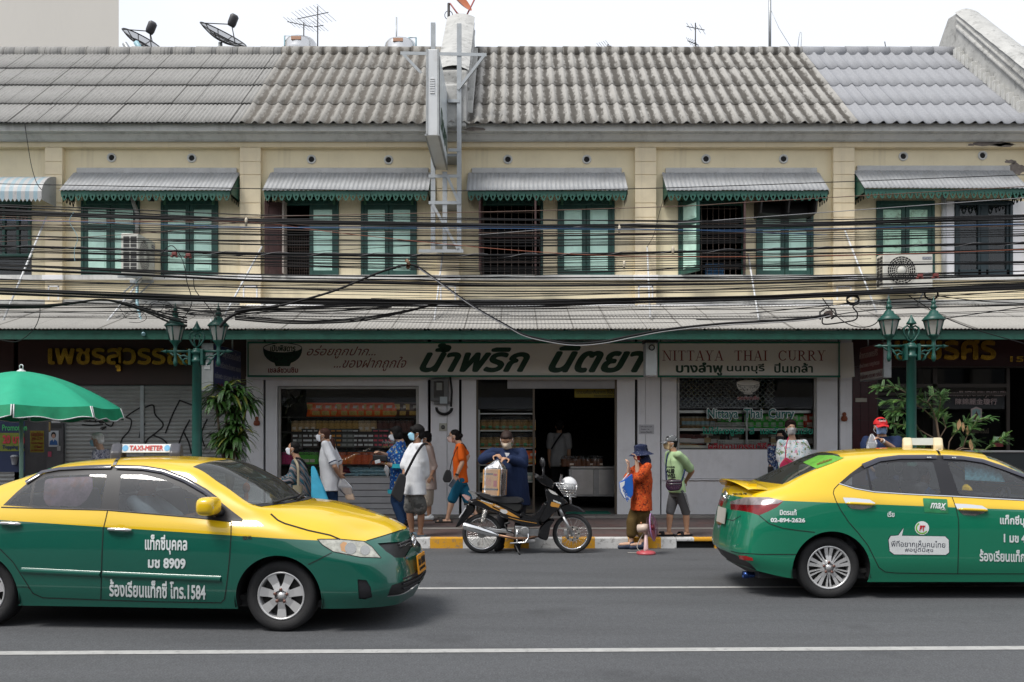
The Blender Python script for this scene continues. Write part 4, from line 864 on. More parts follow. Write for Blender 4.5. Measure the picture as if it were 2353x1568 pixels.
for k,(a,b,t,q,m,lb_)in enumerate(((118,139,962,972,WPVC,'white paper sticker on the grey wall above the portrait poster'),(118,141,975,985,mat('sticker_black',(.03,.03,.03),.5),'black and white arrow sticker just above the portrait poster'),(112,116,970,993,mat('sticker_tan',(.4,.28,.1),.6),'thin tan strip sticker on the grey wall'),(131,139,1025,1036,mat('sticker_pale',(.4,.4,.4),.6),'pale tilted sticker right below the portrait poster'),(110,118,1038,1050,mat('sticker_pink',(.5,.08,.15),.5),'pink heart sticker low on the grey wall'),(96,107,950,958,mat('sticker_mono',(.25,.25,.25),.6),'black and white block letter sticker left of the grey wall'))):
 plate('sticker',lb_,'sticker',a,b,t,q,YS+.04 if a>104 else YS+.28,m,.003)
mb=MB()
nt_=plate('paper_notice','handwritten white paper notice taped to the pillar right of the doorway','notice',1468,1503,976,998,YS-.04,mat('paper_white',(.55,.55,.58),.7),.003,[('วันที่ 5 มิถุนายน 2565',1472,1498,979,983,INK),('ร้านหยุด 1 วัน',1473,1492,985,989,INK),('ขออภัยค่ะ',1472,1499,991,995,INK)])
yb_=plate('yellow_banner','yellow banner with black Thai writing hung at the top of the open doorway','banner',1320,1413,894,914,17.9,PYEL,.004,[('เราชวนกันมากินอาหาร ให้เป็น',1325,1412,896,905,INK),('ด้วยความปรารถนาดีจาก น',1365,1411,907,912,INK)])
mt=thing('electric_meter_box','grey electric meter box with a paper label on the shopfront pillar','meter box',(wx(1014,17.5),17.5,wz(951,17.5))); yy=17.42
mb=MB(); mb.box(wx(989,yy),wx(1030,yy),yy,17.57,wz(922,yy),wz(871,yy)); mb.box(wx(997,yy),wx(1033,yy),yy+.02,17.57,wz(929,yy),wz(922,yy)-.001); mb.build('case',mat('meter_grey',(.16,.165,.165),.5,var=.1),mt,bevel=.012)
mb=MB(); mb.quad(*[(wx(a,yy),yy-.004,wz(b,yy))for a,b in((997,915),(1020,915),(1020,876),(997,876))]); mb.build('meter_window',glass('meter_glass',(.6,.6,.6),film=(.1,.1,.1),fmix=.7),mt)
mb=MB(); mb.box(wx(1003,yy),wx(1016,yy),yy-.012,yy-.006,wz(897,yy),wz(880,yy)); mb.mi=1; mb.box(wx(1011,yy),wx(1028,yy),yy-.012,yy-.006,wz(928,yy),wz(912,yy)); mb.build('meter_label',[mat('meter_dial',(.3,.31,.28),.5),mat('label_blue_white',(.5,.56,.58),.6)],mt)
mb=MB()
for k in range(4):mb.tube([(wx(1020,yy)+(.13+.012*k)*math.cos(q*.3),yy+.05+.01*k,wz(938,yy)+(.1+.012*k)*math.sin(q*.3))for q in range(10,22)],.011,5)
mb.tube([(wx(1034,yy),yy+.04,wz(866,yy)),(wx(1038,yy),yy+.03,wz(900,yy)),(wx(1036,yy),yy+.04,wz(935,yy))],.02,6); mb.build('meter_cable',BLACK,mt)
db=thing('wall_socket','square cream doorbell plate on the white pillar below the meter box','switch plate',(wx(1018,YS),YS-.035,wz(990,YS))); mb=MB(); yy=YS-.055; mb.box(wx(1009,yy),wx(1027,yy),yy,YS-.032,wz(991,yy),wz(973,yy)); mb.build('plate',mat('cream_plastic',(.5,.49,.42),.5),db,bevel=.008)
mb=MB(); mb.lathe((wx(1018,yy),yy-.002,wz(982,yy)),[(.04,0),(.042,-.012),(.0,-.012)],12,'Y'); mb.build('button',mat('button_grey',(.12,.12,.11),.4),db)
for(px,py,lab)in((1940,958,'terracotta gourd charm on the white pillar at the right'),(590,968,'small red incense holder on the white pillar beside the hanging plant')):
 mb=MB(); y=YS-.02; mb.lathe((wx(px,y),y,wz(py+11,y)),[(0,0),(.05,.01),(.065,.05),(.05,.095),(.028,.11),(.04,.135),(.035,.165),(.012,.18),(0,.185)],12); solo(mb,'wall_charm',mat('terracotta',(.26,.07,.03),.7),(wx(px,y),y,wz(py+11,y)),lab,'charm')
bx_=plate('number_plate','small cream house number plate at the left edge of the maroon tiles','plate',1966,1992,915,924,YS+.015,mat('cream_plate',(.42,.4,.33),.5),.01)
# ------------------------------------------------------------------ goods in the windows
def bag_mesh(w,h,d,seed,crimp=.12):
 rnd=random.Random(seed); mb=MB(); nu,nv=8,10
 for sgn in(-1,1):
  def fn(u,v):
   e=1-abs(2*u-1)**2.4; k=max(0.,math.sin(math.pi*min(1,v/(1-crimp))))**.45 if v<1-crimp else .03
   x=(u-.5)*w*(1-.1*math.sin(math.pi*v)**2); nz=.16*noise.noise((u*4+seed,v*5,sgn))
   return(x,sgn*d/2*(e**.6)*(k+nz*k),v*h)
  b=len(mb.f); mb.mi=0; mb.grid(fn,nu,nv)
  if sgn<0:
   for i in range(nu):
    for j in range(nv):
     u,v=(i+.5)/nu,(j+.5)/nv
     if(v<.42 and u>.35 and v>.08)or(.52<v<.86 and u<.42):mb.m[b+i*nv+j]=1
     if v>.6 and u>.62 and v<.85:mb.m[b+i*nv+j]=2
 return mb
SNACK=mat('snack_print',(.75,.44,.12),.5,var=.5,vs=40); FOIL=mat('orange_foil',(.93,.14,.02),.3,var=.1); BRFOIL=mat('brown_foil',(.10,.04,.02),.3); LABW=mat('label_white',(.75,.65,.55),.5)
def place(proto,x,y,z,label=None,first=[0],rz=0,s=1.):
 o=dup(proto,(x,y,z),rz,label); o.scale=(s,s,s*random.uniform(.96,1.04)); return o
def proto(mb,name,mats,label,cat,group):o=mb.build(name,mats); tag(o,label,cat,group); return o
yS=17.84
b0=proto(bag_mesh(.30,.275,.1,1),'snack_bag',[FOIL,SNACK,LABW],'orange foil snack bag standing on the top shelf of the left display window','snack bag','orange snack bags on the top window shelf')
zx_=lambda z:(1080+z/3.677)/1.741; zy_=lambda z:(1500+z/3.677)/1.741
for k,(a,b)in enumerate(((590,720),(725,860),(865,1000),(1020,1130),(1135,1265),(1270,1385),(1385,1505),(1510,1630),(1635,1760),(1765,1875))):
 px=zx_((a+b)/2); o=b0 if k==0 else dup(b0); o.location=(wx(px,yS),yS+random.uniform(-.02,.02),wz(958,yS)); o.rotation_euler=(R(-3),R(random.uniform(-2,2)),R(random.uniform(-8,8)))
b1=proto(bag_mesh(.30,.28,.1,2),'snack_bag',[BRFOIL,SNACK,LABW],'dark brown snack bag at the right end of the top shelf, left window','snack bag','brown snack bags on the top window shelf')
for k,a in enumerate((1940,2080)):o=b1 if k==0 else dup(b1); o.location=(wx(zx_(a),yS),yS,wz(958,yS)); o.rotation_euler=(0,0,R(random.uniform(-6,6)))
CLEAR=glass('clear_bag',(.86,.86,.86),1.,.12,film=(.5,.5,.5),fmix=.12)
def pouch(w,h,d,cm,seed):
 mb=MB(); mb.mi=0
 mb.grid(lambda u,v:((u-.5)*w*(.92+.05*noise.noise((v*5,seed,0))),-d/2*(1-abs(2*u-1)**3)*(.9+.3*noise.noise((u*6,v*8,seed))),v*h*.7),8,8)
 mb.grid(lambda u,v:((.5-u)*w*.92,d/2*(1-abs(2*u-1)**3),v*h*.7),6,4); mb.grid(lambda u,v:((u-.5)*w*.9,(v-.5)*d*(1-abs(2*u-1)**3),h*.7+.01*noise.noise((u*9,v*9,seed))),8,3)
 mb.mi=1; mb.grid(lambda u,v:((u-.5)*w*(1-.25*v*v),-d*.52*(1-v*.9)*(1-abs(2*u-1)**3)-.004+.02*noise.noise((u*7,v*6,seed+3)),h*(.55+.45*v)),8,6)
 mb.mi=2; mb.box(-w*.2,w*.2,-d*.5-.012,-d*.5-.006,h*.12,h*.3)if seed%2 else None
 return mb
cols=[('gold brown',(.28,.17,.05)),('tan',(.3,.2,.1)),('dark red brown',(.07,.03,.025)),('pale brown',(.36,.25,.15))]
pr=[]
for k,(n_,c_)in enumerate(cols):pr.append(proto(pouch(.165,.3,.1,None,k),'snack_pouch',[mat('crisps_%d'%k,hot(c_,1.9),.7,var=.55,vs=45,bump=.6,bs=40),CLEAR,LABW],'clear bag of %s dried snacks on the second shelf, left window'%n_,'snack bag','%s snack pouches on the second shelf'%n_))
used=set()
for i in range(20):
 z=370+i*89; k=(1,1,1,1,0,0,0,0,0,0,0,3,3,1,2,2,2,2,2,2)[i]
 o=pr[k]if k not in used else dup(pr[k]); used.add(k); o.location=(wx(zx_(z),yS),yS,wz(992,yS)); o.rotation_euler=(0,0,R(random.uniform(-10,10)))
def box_mesh(w,d,h,lab=True):
 mb=MB(); mb.mi=0; mb.box(-w/2,w/2,-d/2,d/2,0,h*.78); mb.mi=1; mb.box(-w/2-.004,w/2+.004,-d/2-.004,d/2+.004,h*.78,h); mb.mi=2; mb.quad((-w*.3,-d/2-.002,h*.2),(w*.3,-d/2-.002,h*.2),(w*.3,-d/2-.002,h*.65),(-w*.3,-d/2-.002,h*.65)); return mb
LID=mat('smoky_lid',(.06,.06,.06),.3)
bp=[proto(box_mesh(.15,.12,.088),'plastic_tub',[mat('tub_%d'%k,hot(c_,2),.35),LID,mat('tublabel_%d'%k,hot(l_,1.6),.5)],'small square %s tub stacked on the third shelf, left window'%n_,'food tub','%s tubs stacked on the third shelf'%n_)for k,(n_,c_,l_)in enumerate((('dark white-labelled',(.035,.02,.018),(.5,.5,.5)),('orange-labelled',(.03,.025,.02),(.5,.2,.03)),('grey',(.10,.10,.09),(.25,.25,.24)),('red-labelled',(.03,.03,.035),(.5,.06,.09))))]
used=set()
for i,(z,n,k)in enumerate(((380,3,0),(455,3,2),(535,4,0),(598,4,0),(670,4,0),(860,4,1),(940,4,1),(1020,4,1),(1100,4,2),(1190,4,2),(1268,4,0),(1340,3,0),(1410,3,0),(1488,3,0),(1562,4,3),(1637,4,3),(1710,4,3),(1785,3,3))):
 for j in range(n):o=bp[k]if k not in used else dup(bp[k]); used.add(k); o.location=(wx(zx_(z),yS),yS+random.uniform(-.01,.01),wz(1027,yS)+.089*j); o.rotation_euler=(0,0,R(random.uniform(-4,4)))
jp=[proto(pouch(.23,.36,.13,None,20+k),'snack_jar',[mat('jarfill_%d'%k,hot(c_,2),.6,var=.3,vs=40,bump=.5,bs=30),CLEAR,LABW],'clear bag half full of %s snacks on the fourth shelf, left window'%n_,'snack bag','%s snack bags on the fourth shelf'%n_)for k,(n_,c_)in enumerate((('bright pink',(.3,.02,.09)),('bright green',(.06,.28,.03)),('orange',(.42,.07,.02))))]
used=set()
for z,k in((190,0),(280,0),(480,1),(555,1),(635,1),(1060,2),(1200,2),(1305,2),(1400,2),(1495,2),(1600,2)):o=jp[k]if k not in used else dup(jp[k]); used.add(k); o.location=(wx(zx_(z),yS),yS,wz(1067,yS)); o.scale=(1,1,.93)
fb=[proto(bag_mesh(.34,.07,.2,30+k,.01),'flat_packet',[mat('flat_%d'%k,hot(c_,1.9),.35,var=.25,vs=20)]*3,'flat %s packet in the bottom heap, left window'%n_,'packet','%s packets heaped at the bottom of the window'%n_)for k,(n_,c_)in enumerate((('pale blue',(.25,.36,.40)),('dark green',(.02,.09,.03)),('dark red',(.12,.015,.03))))]
used=set()
for z,k,j in[(1180+110*i+50*(j%2),0,j)for i in range(5)for j in range(3)]+[(590+70*i,1,j)for i in range(2)for j in range(4)]+[(1060+30*i,2,j)for i in range(2)for j in range(3)]:o=fb[k]if k not in used else dup(fb[k]); used.add(k); o.location=(wx(zx_(z),17.92),17.92+random.uniform(-.03,.05),wz(1096,17.92)+.07*j); o.rotation_euler=(R(-12),R(random.uniform(-6,6)),R(random.uniform(-12,12)))
# glass door shelf
dz=lambda z:1062.6+z*.21975; yD=17.88
gp=proto(pouch(.165,.29,.11,None,41),'snack_pouch',[mat('crisps_d',(.42,.26,.11),.7,var=.5,vs=45,bump=.6,bs=40),CLEAR,mat('label_green',(.03,.42,.18),.5)],'clear snack bag with a green label on the shelf behind the glass door','snack bag','green-labelled snack bags behind the glass door')
fst=True
for row in(989,1029):
 for i in range(8):o=gp if fst else dup(gp); fst=False; o.location=(wx(dz(215+i*73),yD),yD,wz(row,yD)); o.rotation_euler=(0,0,R(random.uniform(-8,8)))
for i,z in enumerate((215,280,610,690)):o=dup(b0,label='orange foil snack bag on the third shelf behind the glass door',group='orange bags behind the glass door'); o.location=(wx(dz(z),yD),yD,wz(1067.5,yD)); o.rotation_euler=(0,0,R(random.uniform(-5,5)))
wp=proto(box_mesh(.12,.12,.17),'food_tub',[mat('tub_mint',(.3,.4,.33),.4),mat('tub_clear_lid',(.45,.5,.48),.3),LABW],'white and green tub on the lowest shelf behind the glass door','food tub','white tubs behind the glass door')
for i in range(8):o=wp if i==0 else dup(wp); o.location=(wx(dz(210+70*i),yD),yD,wz(1106,yD))
tb=thing('steel_counter','stainless steel counter with two doors standing inside the open doorway','counter',(wx(1366,18.7),18.8,GR)); y=18.5
mb=MB(); mb.box(wx(1310,y),wx(1418,y)+.4,y,y+.7,wz(1077.5,y),wz(1072,y)); mb.build('top',STEEL,tb,bevel=.008)
mb=MB(); mb.box(wx(1308,y),wx(1418,y)+.35,y+.05,y+.65,wz(1141,y),wz(1078,y)); mb.build('cabinet',mat('steel_cabinet',(.35,.35,.35),.4,.7,var=.2),tb)
mb=MB(); mb.box(wx(1314,y),wx(1364,y),y+.03,y+.05,wz(1137,y),wz(1079,y)); mb.build('door',STEEL,tb,bevel=.006); mb=MB(); mb.box(wx(1377,y),wx(1415,y)+.2,y+.03,y+.05,wz(1137,y),wz(1079,y)); mb.build('door',STEEL,tb,bevel=.006)
mb=MB()
for x in(wx(1312,y),wx(1418,y)):mb.box(x-.02,x+.02,y+.06,y+.1,GR,wz(1141,y)-.001)
mb.build('leg',STEEL,tb)
fs_=proto(pouch(.17,.22,.14,None,51),'food_bag',[mat('sauce_brown',(.12,.05,.025),.3,var=.5,vs=30),CLEAR,LABW],'small clear bag of dark brown food on the steel counter inside the doorway','food bag','food bags on the steel counter')
for i in range(12):o=fs_ if i==0 else dup(fs_); o.location=(wx(1297+(i%8)*11.5,18.6),18.6+.18*(i//8),wz(1072.5,18.5)); o.rotation_euler=(0,0,random.uniform(0,6))
mb=MB(); mb.box(wx(1300,17.75),wx(1402,17.75),17.66,18.2,.2,.212); solo(mb,'door_mat',mat('green_mat',(.01,.16,.11),.9,bump=.5,bs=90),(wx(1350,17.9),17.9,.2),'green door mat lying in the open doorway','mat')
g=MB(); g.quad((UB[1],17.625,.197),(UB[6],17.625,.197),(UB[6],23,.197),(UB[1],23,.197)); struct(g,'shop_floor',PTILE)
# counter window goods
cz=lambda z:1539.3+z*.16116; yC=17.98
jr=MB(); jr.mi=0; jr.lathe((0,0,0),[(.001,0),(.075,0),(.078,.02),(.078,.2)],14); jr.mi=1; jr.lathe((0,0,0),[(.08,.2),(.08,.23),(.001,.235)],14); jr.mi=2; jr.lathe((0,0,0),[(.0795,.07),(.0795,.14)],8,a0=R(225),a1=R(315))
jr=proto(jr,'spice_jar',[mat('jar_spice',(.34,.22,.1),.4,var=.5,vs=40),mat('jar_lid',(.3,.28,.22),.4),mat('jar_label',(.3,.45,.5),.5)],'round jar of brown spice on the left end of the counter window shelf','jar','spice jars in the counter window')
for i in range(7):o=jr if i==0 else dup(jr); o.location=(wx(cz(185+i*70),yC),yC,wz(984.5,yC)); o.rotation_euler=(0,0,random.uniform(-.4,.4))
def basket():
 mb=MB(); a,b,h=.28,.2,.11
 for(x0,y0,x1,y1)in((-a/2,-b/2,a/2,-b/2),(a/2,-b/2,a/2,b/2),(a/2,b/2,-a/2,b/2),(-a/2,b/2,-a/2,-b/2)):
  for z in(0,h*.85):mb.box(min(x0,x1)-.006,max(x0,x1)+.006,min(y0,y1)-.006,max(y0,y1)+.006,z,z+.02)
  for k in range(9):t=k/8; mb.box(x0+(x1-x0)*t-.008,x0+(x1-x0)*t+.008,y0+(y1-y0)*t-.004,y0+(y1-y0)*t+.004,.018,h*.86)
 mb.box(-a/2,a/2,-b/2,b/2,0,.008); return mb
bk=proto(basket(),'plastic_basket',mat('white_basket',(.5,.5,.46),.5),'small white plastic basket on a shelf of the counter window','basket','white baskets in the counter window')
for i,(z,r_)in enumerate(((670,984.5),(820,984.5),(990,984.5),(775,1024),(890,1024),(1000,1024),(1160,1024),(1265,1024))):o=bk if i==0 else dup(bk); o.location=(wx(cz(z),yC),yC,wz(r_,yC))
pk=[]
for k,(n_,c_,l_)in enumerate((('green',(.03,.28,.03),(.3,.5,.3)),('red',(.25,.02,.01),(.5,.35,.3)))):pk.append(proto(bag_mesh(.2,.29,.08,60+k,.06),'curry_pouch',[mat('pouch_%d'%k,hot(c_,2.2),.3),mat('pouchprint_%d'%k,hot(l_,1.6),.4,var=.4,vs=20),LABW],'%s curry pouch standing on the upper shelf of the counter window'%n_,'pouch','%s pouches in the counter window'%n_))
used=set()
for z,k in((1130,0),(1240,0),(1345,0),(1455,0),(1560,0),(1655,0),(1745,0),(1835,0),(1965,1),(740,0),(830,0),(960,0)):o=pk[k]if k not in used else dup(pk[k]); used.add(k); o.location=(wx(cz(z),yC+(.12 if z<1000 else 0)),yC+(.12 if z<1000 else 0),wz(984.5,yC)); o.rotation_euler=(0,0,R(random.uniform(-6,6)))
cb=[]
for k,(n_,c_,l_)in enumerate((('red brown',(.13,.03,.025),(.4,.36,.36)),('cream',(.45,.42,.34),(.3,.2,.1)),('dark brown',(.06,.035,.02),(.3,.28,.26)))):cb.append(proto(box_mesh(.2,.14,.24),'carton',[mat('carton_%d'%k,hot(c_,1.9),.5,var=.2),mat('cartonlid_%d'%k,c_,.5),mat('cartonlab_%d'%k,hot(l_,1.7),.5)],'%s food packet on the lower shelf of the counter window'%n_,'carton','%s packets on the lower shelf of the counter window'%n_))
used=set()
for z,k in((170,0),(250,0),(345,0),(440,0),(530,1),(630,2),(930,2),(1360,2),(1480,1),(1900,2),(1990,2)):o=cb[k]if k not in used else dup(cb[k]); used.add(k); o.location=(wx(cz(z),yC),yC+.05,wz(1024,yC)); o.scale=(1.1,1,random.uniform(.8,1))
# ------------------------------------------------------------------ lamp posts
LG=mat('lamp_green',(.005,.062,.048),.42,var=.15,vs=8,dirt=.15,dcol=(.02,.05,.04),ds=5); LGL=glass('lamp_glass',(.62,.64,.62),1.,.25,film=(.55,.55,.52),fmix=.55)
def lamp_post(loc,label):
 r=thing('street_lamp',label,'street lamp',loc,group='green twin lantern street lamps'); kw=dict(world=False)
 mb=MB(); mb.lathe((0,0,0),[(.19,0),(.19,.12),(.15,.16),(.14,.6),(.11,.68),(.078,.8),(.074,1.6),(.068,2.78),(.085,2.79),(.085,2.83),(.068,2.84),(.068,2.92),(.09,2.93),(.095,2.96),(.07,2.98),(.05,3.02)],18); mb.build('post',LG,r,**kw)
 mb=MB()
 for s in(-1,1):
  c=[(s*.0,0,3.03),(s*.06,0,3.09),(s*.115,0,3.2),(s*.11,0,3.29),(s*.06,0,3.33),(s*.02,0,3.30),(s*.03,0,3.26),(s*.05,0,3.27)]; mb.tube(c,.017,6)
  mb.tube([(s*.02,0,3.05),(s*.045,0,3.15),(s*.03,0,3.25)],.012,6)
 mb.lathe((0,0,3.28),[(.02,0),(.022,.06),(.075,.08),(.07,.1),(.045,.14),(.02,.2),(.008,.24),(0,.25)],12); mb.build('finial',LG,r,**kw)
 for s in(-1,1):
  mb=MB(); mb.box(min(s*.075,s*.115),max(s*.075,s*.115),-.07,.07,2.74,3.0); mb.build('bracket_plate',LG,r,bevel=.006,**kw)
  mb=MB(); mb.tube([(s*.1,0,2.965),(s*.47,0,2.965)],.022,8); mb.lathe((s*.47,0,2.965),[(.035,0),(.03,s*.02),(.012,s*.06),(0,s*.1)],8,'X')
  sc=[(s*(.115+.05+.05*math.cos(a)),0,2.80+.05*math.sin(a))for a in[R(200-45*k)for k in range(7)]]
  mb.tube([(s*.42,0,2.95),(s*.37,0,2.90),(s*.32,0,2.93),(s*.25,0,2.885),(s*.2,0,2.9),(s*.14,0,2.87),(s*.125,0,2.8)],.015,6); mb.tube(sc,.015,6); mb.tube([(s*.28,0,2.9),(s*.24,0,2.84),(s*.16,0,2.74)],.013,6); mb.build('scroll_arm',LG,r,**kw)
  x=s*.335; hx=lambda rad,a:(x+rad*math.cos(a),rad*math.sin(a))
  mb=MB(); mb.lathe((x,0,2.78),[(0,-.06),(.02,-.05),(.035,0),(.028,.04),(.02,.1),(.032,.17),(.032,.22),(.025,.26),(.035,.30),(.07,.35),(.082,.37),(.08,.385)],12)
  n=6; z0,z1,r0,r1=3.16,3.43,.082,.14
  for k in range(n):
   a=R(60*k+30); p,q=hx(r0,a),hx(r1,a); mb.tube([(p[0],p[1],z0),(q[0],q[1],z1)],.011,5)
   b_=R(60*k+90); p2,q2=hx(r0,b_),hx(r1,b_); mb.tube([(q[0],q[1],z1),(q2[0],q2[1],z1)],.011,5); mb.tube([(p[0],p[1],z0),(p2[0],p2[1],z0)],.011,5)
  lt=mb.build('lantern',LG,r,**kw)
  mb=MB(); mb.lathe((x,0,0),[(.165,3.425),(.168,3.44),(.12,3.50),(.075,3.545),(.06,3.59),(.035,3.6),(.03,3.62),(.048,3.65),(.05,3.67),(.03,3.7),(.022,3.715),(.036,3.74),(.03,3.765),(.012,3.79),(.006,3.85),(0,3.87)],12)
  mb.lathe((x,0,0),[(.165,3.425),(.0,3.45)],6); mb.build('lantern_roof',LG,lt,**kw)
  mb=MB()
  for k in range(n):
   a,b_=R(60*k+30),R(60*k+90); mb.add([(*hx(r0-.004,a),z0),(*hx(r0-.004,b_),z0),(*hx(r1-.004,b_),z1),(*hx(r1-.004,a),z1)],[(0,1,2,3)])
  mb.build('lantern_glass',LGL,lt,**kw)
  mb=MB(); mb.lathe((x,0,3.2),[(.02,0),(.02,.06),(.045,.08),(.05,.17),(.02,.2),(0,.2)],10); mb.build('bulb',mat('milk_bulb',(.55,.53,.48),.4),lt,**kw)
 return r
L1=lamp_post((wx(452.5,14.1),14.1,KH),'green twin lantern street lamp at the left, behind the nearer taxi')
def lamp_fit(o):
 for c in o.children:
  for v in c.data.vertices:z=v.co.z; v.co.z=z*2.86/2.965 if z<2.965 else 2.86+(z-2.965)*.84
  lamp_fit(c)
lamp_fit(L1)
dup(L1,(wx(2094,13.6),13.6,KH+.03),None,'green twin lantern street lamp at the right, rising from the leafy sapling')
# ------------------------------------------------------------------ parasol of the stall
def parasol(cx,cy,zr,za,rad):
 r=thing('parasol','large green parasol with white piping over the street stall at the left','parasol',(cx,cy,KH)); n=8
 UM=mat('parasol_cloth',(.012,.33,.19),.75,var=.08,vs=3); nt=UM.node_tree
 a0=R(-21)
 def pt(k,t,v):
  a,b=a0+2*math.pi*k/n,a0+2*math.pi*(k+1)/n
  p=Vector((math.cos(a),math.sin(a)))*(1-v)+Vector((math.cos(b),math.sin(b)))*v
  sag=.05*math.sin(math.pi*v)*t*t; rr=rad*t*(1-.03*math.sin(math.pi*v)*t)
  z=za-(za-zr)*(t**1.75)+.0-sag*.5
  return Vector((cx+p.x*rr,cy+p.y*rr,z))
 mb=MB()
 for k in range(n):mb.grid(lambda u,v:pt(k,.02+.98*u,v),10,8)
 cn=mb.build('canopy',UM,r,weld=.002)
 mb=MB(); pipe=[]
 for k in range(n):
  def fl(u,v):
   p=pt(k,1.,.015+.97*v); d=Vector((p.x-cx,p.y-cy,0)).normalized(); return p+d*(.05*u+.012*u*math.sin(v*19+k))+Vector((0,0,-.17*u-.02*u*math.sin(v*11+k*2)))
  mb.grid(fl,4,16); pp=[fl(0,0)]+[fl(1,j/16)for j in range(17)]+[fl(0,1)]; pipe.append(pp)
 mb.build('valance',mat('parasol_valance',(.006,.24,.11),.7,var=.2,vs=6),r)
 mb=MB()
 for pp in pipe:mb.tube(pp,.009,5)
 mb.build('piping',WPVC,r)
 mb=MB(); mb.tube([(cx,cy,KH),(cx,cy,za-.02)],.03,10); mb.build('pole',mat('pole_pale_green',(.25,.42,.34),.45),r)
 mb=MB(); mb.lathe((cx,cy,za-.02),[(.075,0),(.06,.03),(.03,.045),(.03,.06)],12); mb.tube([(cx-.022,cy,za+.03),(cx-.026,cy,za+.085),(cx-.015,cy,za+.1),(cx+.015,cy,za+.1),(cx+.026,cy,za+.085),(cx+.022,cy,za+.03)],.009,6); mb.build('top_cap',WPVC,r)
 mb=MB()
 for k in range(n):a=a0+2*math.pi*k/n; mb.tube([(cx,cy,za-.45),(cx+.55*rad*math.cos(a),cy+.55*rad*math.sin(a),za-(za-zr)*.55**1.75-.03)],.008,5); mb.tube([pt(k,.05,0)-Vector((0,0,.015)),pt(k,.6,0)-Vector((0,0,.015)),pt(k,1,0)-Vector((0,0,.015))],.007,5)
 mb.build('rib',IRON,r)
parasol(wx(45,13.9),13.95,wz(936,13.9),wz(853,13.9),1.41)
# ------------------------------------------------------------------ air conditioners
AC=mat('ac_white',(.55,.54,.49),.5,var=.06,dirt=.2,ds=4); ACD=mat('ac_dark',(.03,.03,.03),.7)
def ac_unit(loc,rz,label,logo):
 r=thing('air_conditioner',label,'air conditioner',loc,rz,'outdoor air conditioners on the wall'); kw=dict(world=False); w,d,h=.95,.34,.66
 mb=MB(); mb.box(-w/2,w/2,-d/2,d/2,0,h); mb.build('case',AC,r,bevel=.02,**kw)
 fx,fz,fr=-.13,h*.5,.27
 mb=MB(); mb.lathe((fx,-d/2-.003,fz),[(fr,0),(0,0)],28,'Y',False); mb.build('fan_opening',ACD,r,**kw)
 mb=MB()
 for k in range(7):q=fr*(k+1)/7; mb.tube([(fx+q*math.cos(t*math.pi/14),-d/2-.014,fz+q*math.sin(t*math.pi/14))for t in range(29)],.0045,4,False)
 for k in range(24):a=k*math.pi/12; mb.tube([(fx+.07*math.cos(a),-d/2-.014,fz+.07*math.sin(a)),(fx+fr*math.cos(a+.25),-d/2-.014,fz+fr*math.sin(a+.25))],.004,4,False)
 mb.lathe((fx,-d/2-.02,fz),[(.075,.005),(.07,-.004),(0,-.006)],16,'Y'); mb.build('fan_guard',AC,r,**kw)
 mb=MB()
 for k in range(9):
  for j in range(2):z=.06+k*.062; mb.box(-w/2-.004,-w/2+.02,-d/2+.03+j*.14,-d/2+.15+j*.14,z,z+.05)
 mb.build('side_grille',ACD,r,**kw)
 mb=MB(); mb.box(w/2-.2,w/2-.03,-d/2-.004,-d/2,h-.12,h-.07); mb.mi=1; add_text(mb,logo,lambda u,v:(u,-d/2-.006,v),w/2-.19,w/2-.04,h-.11,h-.08,bold=.02); mb.mi=2; mb.lathe((w/2-.12,-d/2-.003,h*.4),[(.04,0),(0,-.002)],12,'Y'); mb.build('badge',[mat('badge_navy',(.03,.05,.1),.4),WPVC,WPVC],r,**kw)
 mb=MB()
 for x in(-.32,.32):mb.box(x-.02,x+.02,-d/2-.02,d/2+.12,-.05,0); mb.tube([(x,-d/2,-.03),(x,d/2+.12,-.38)],.015,5)
 mb.build('wall_bracket',IRON,r,**kw); return r
a2=ac_unit((wx(2083,17.35),17.45,wz(663,17.35)),0,'cream air conditioner under the stained mint shutters at the right, facing the street','HITACHI')
a1=dup(a2,((wx(278,17)+wx(318,17))/2,17.4,wz(628,16.95)),R(90),'cream air conditioner beside the first mint shutters, its louvred end to the street')
a1.scale=(.86,.95,1.15)
mb=MB(); mb.tube([(wx(300,17.7),17.72,wz(440,17.7)),(wx(308,17.7),17.7,wz(470,17.7)),(wx(317,17.7),17.68,wz(492,17.7)),(wx(315,17.6),17.6,wz(535,17.6))],.04,8); solo(mb,'wrapped_pipe',mat('pipe_wrap',(.4,.4,.38),.8,bump=.4,bs=30),(wx(312,17.7),17.7,wz(535,17.7)),'grey wrapped refrigerant pipe running down to the left air conditioner','pipe')
# black twin ventilation cowl
vc=thing('vent_cowl','black twin-mouthed ventilation cowl hanging under the awning over the last mint shutters','vent cowl',(wx(1815,17.3),17.5,wz(486,17.3))); yc=17.25
mb=MB(); a,b,t,q=wx(1750,yc),wx(1881,yc),wz(452,yc),wz(486,yc)
for x in(a,(a+b)/2-.015,b-.03):mb.add([(x,yc,t),(x,yc+.1,q),(x,YW,q-.02),(x,YW,t+.02),(x+.03,yc,t),(x+.03,yc+.1,q),(x+.03,YW,q-.02),(x+.03,YW,t+.02)],[(0,1,2,3),(7,6,5,4),(0,4,5,1),(1,5,6,2),(3,2,6,7),(0,3,7,4)])
mb.grid(lambda u,v:(a+(b-a)*u,yc+(YW-yc)*v,t-.05*math.sin(math.pi*u)+.02*v),12,2); mb.grid(lambda u,v:(a+(b-a)*u,yc+.1+(YW-yc-.1)*v,q-.03*math.sin(math.pi*u)),12,2); mb.quad((a,YW-.05,q),(b,YW-.05,q),(b,YW-.05,t),(a,YW-.05,t))
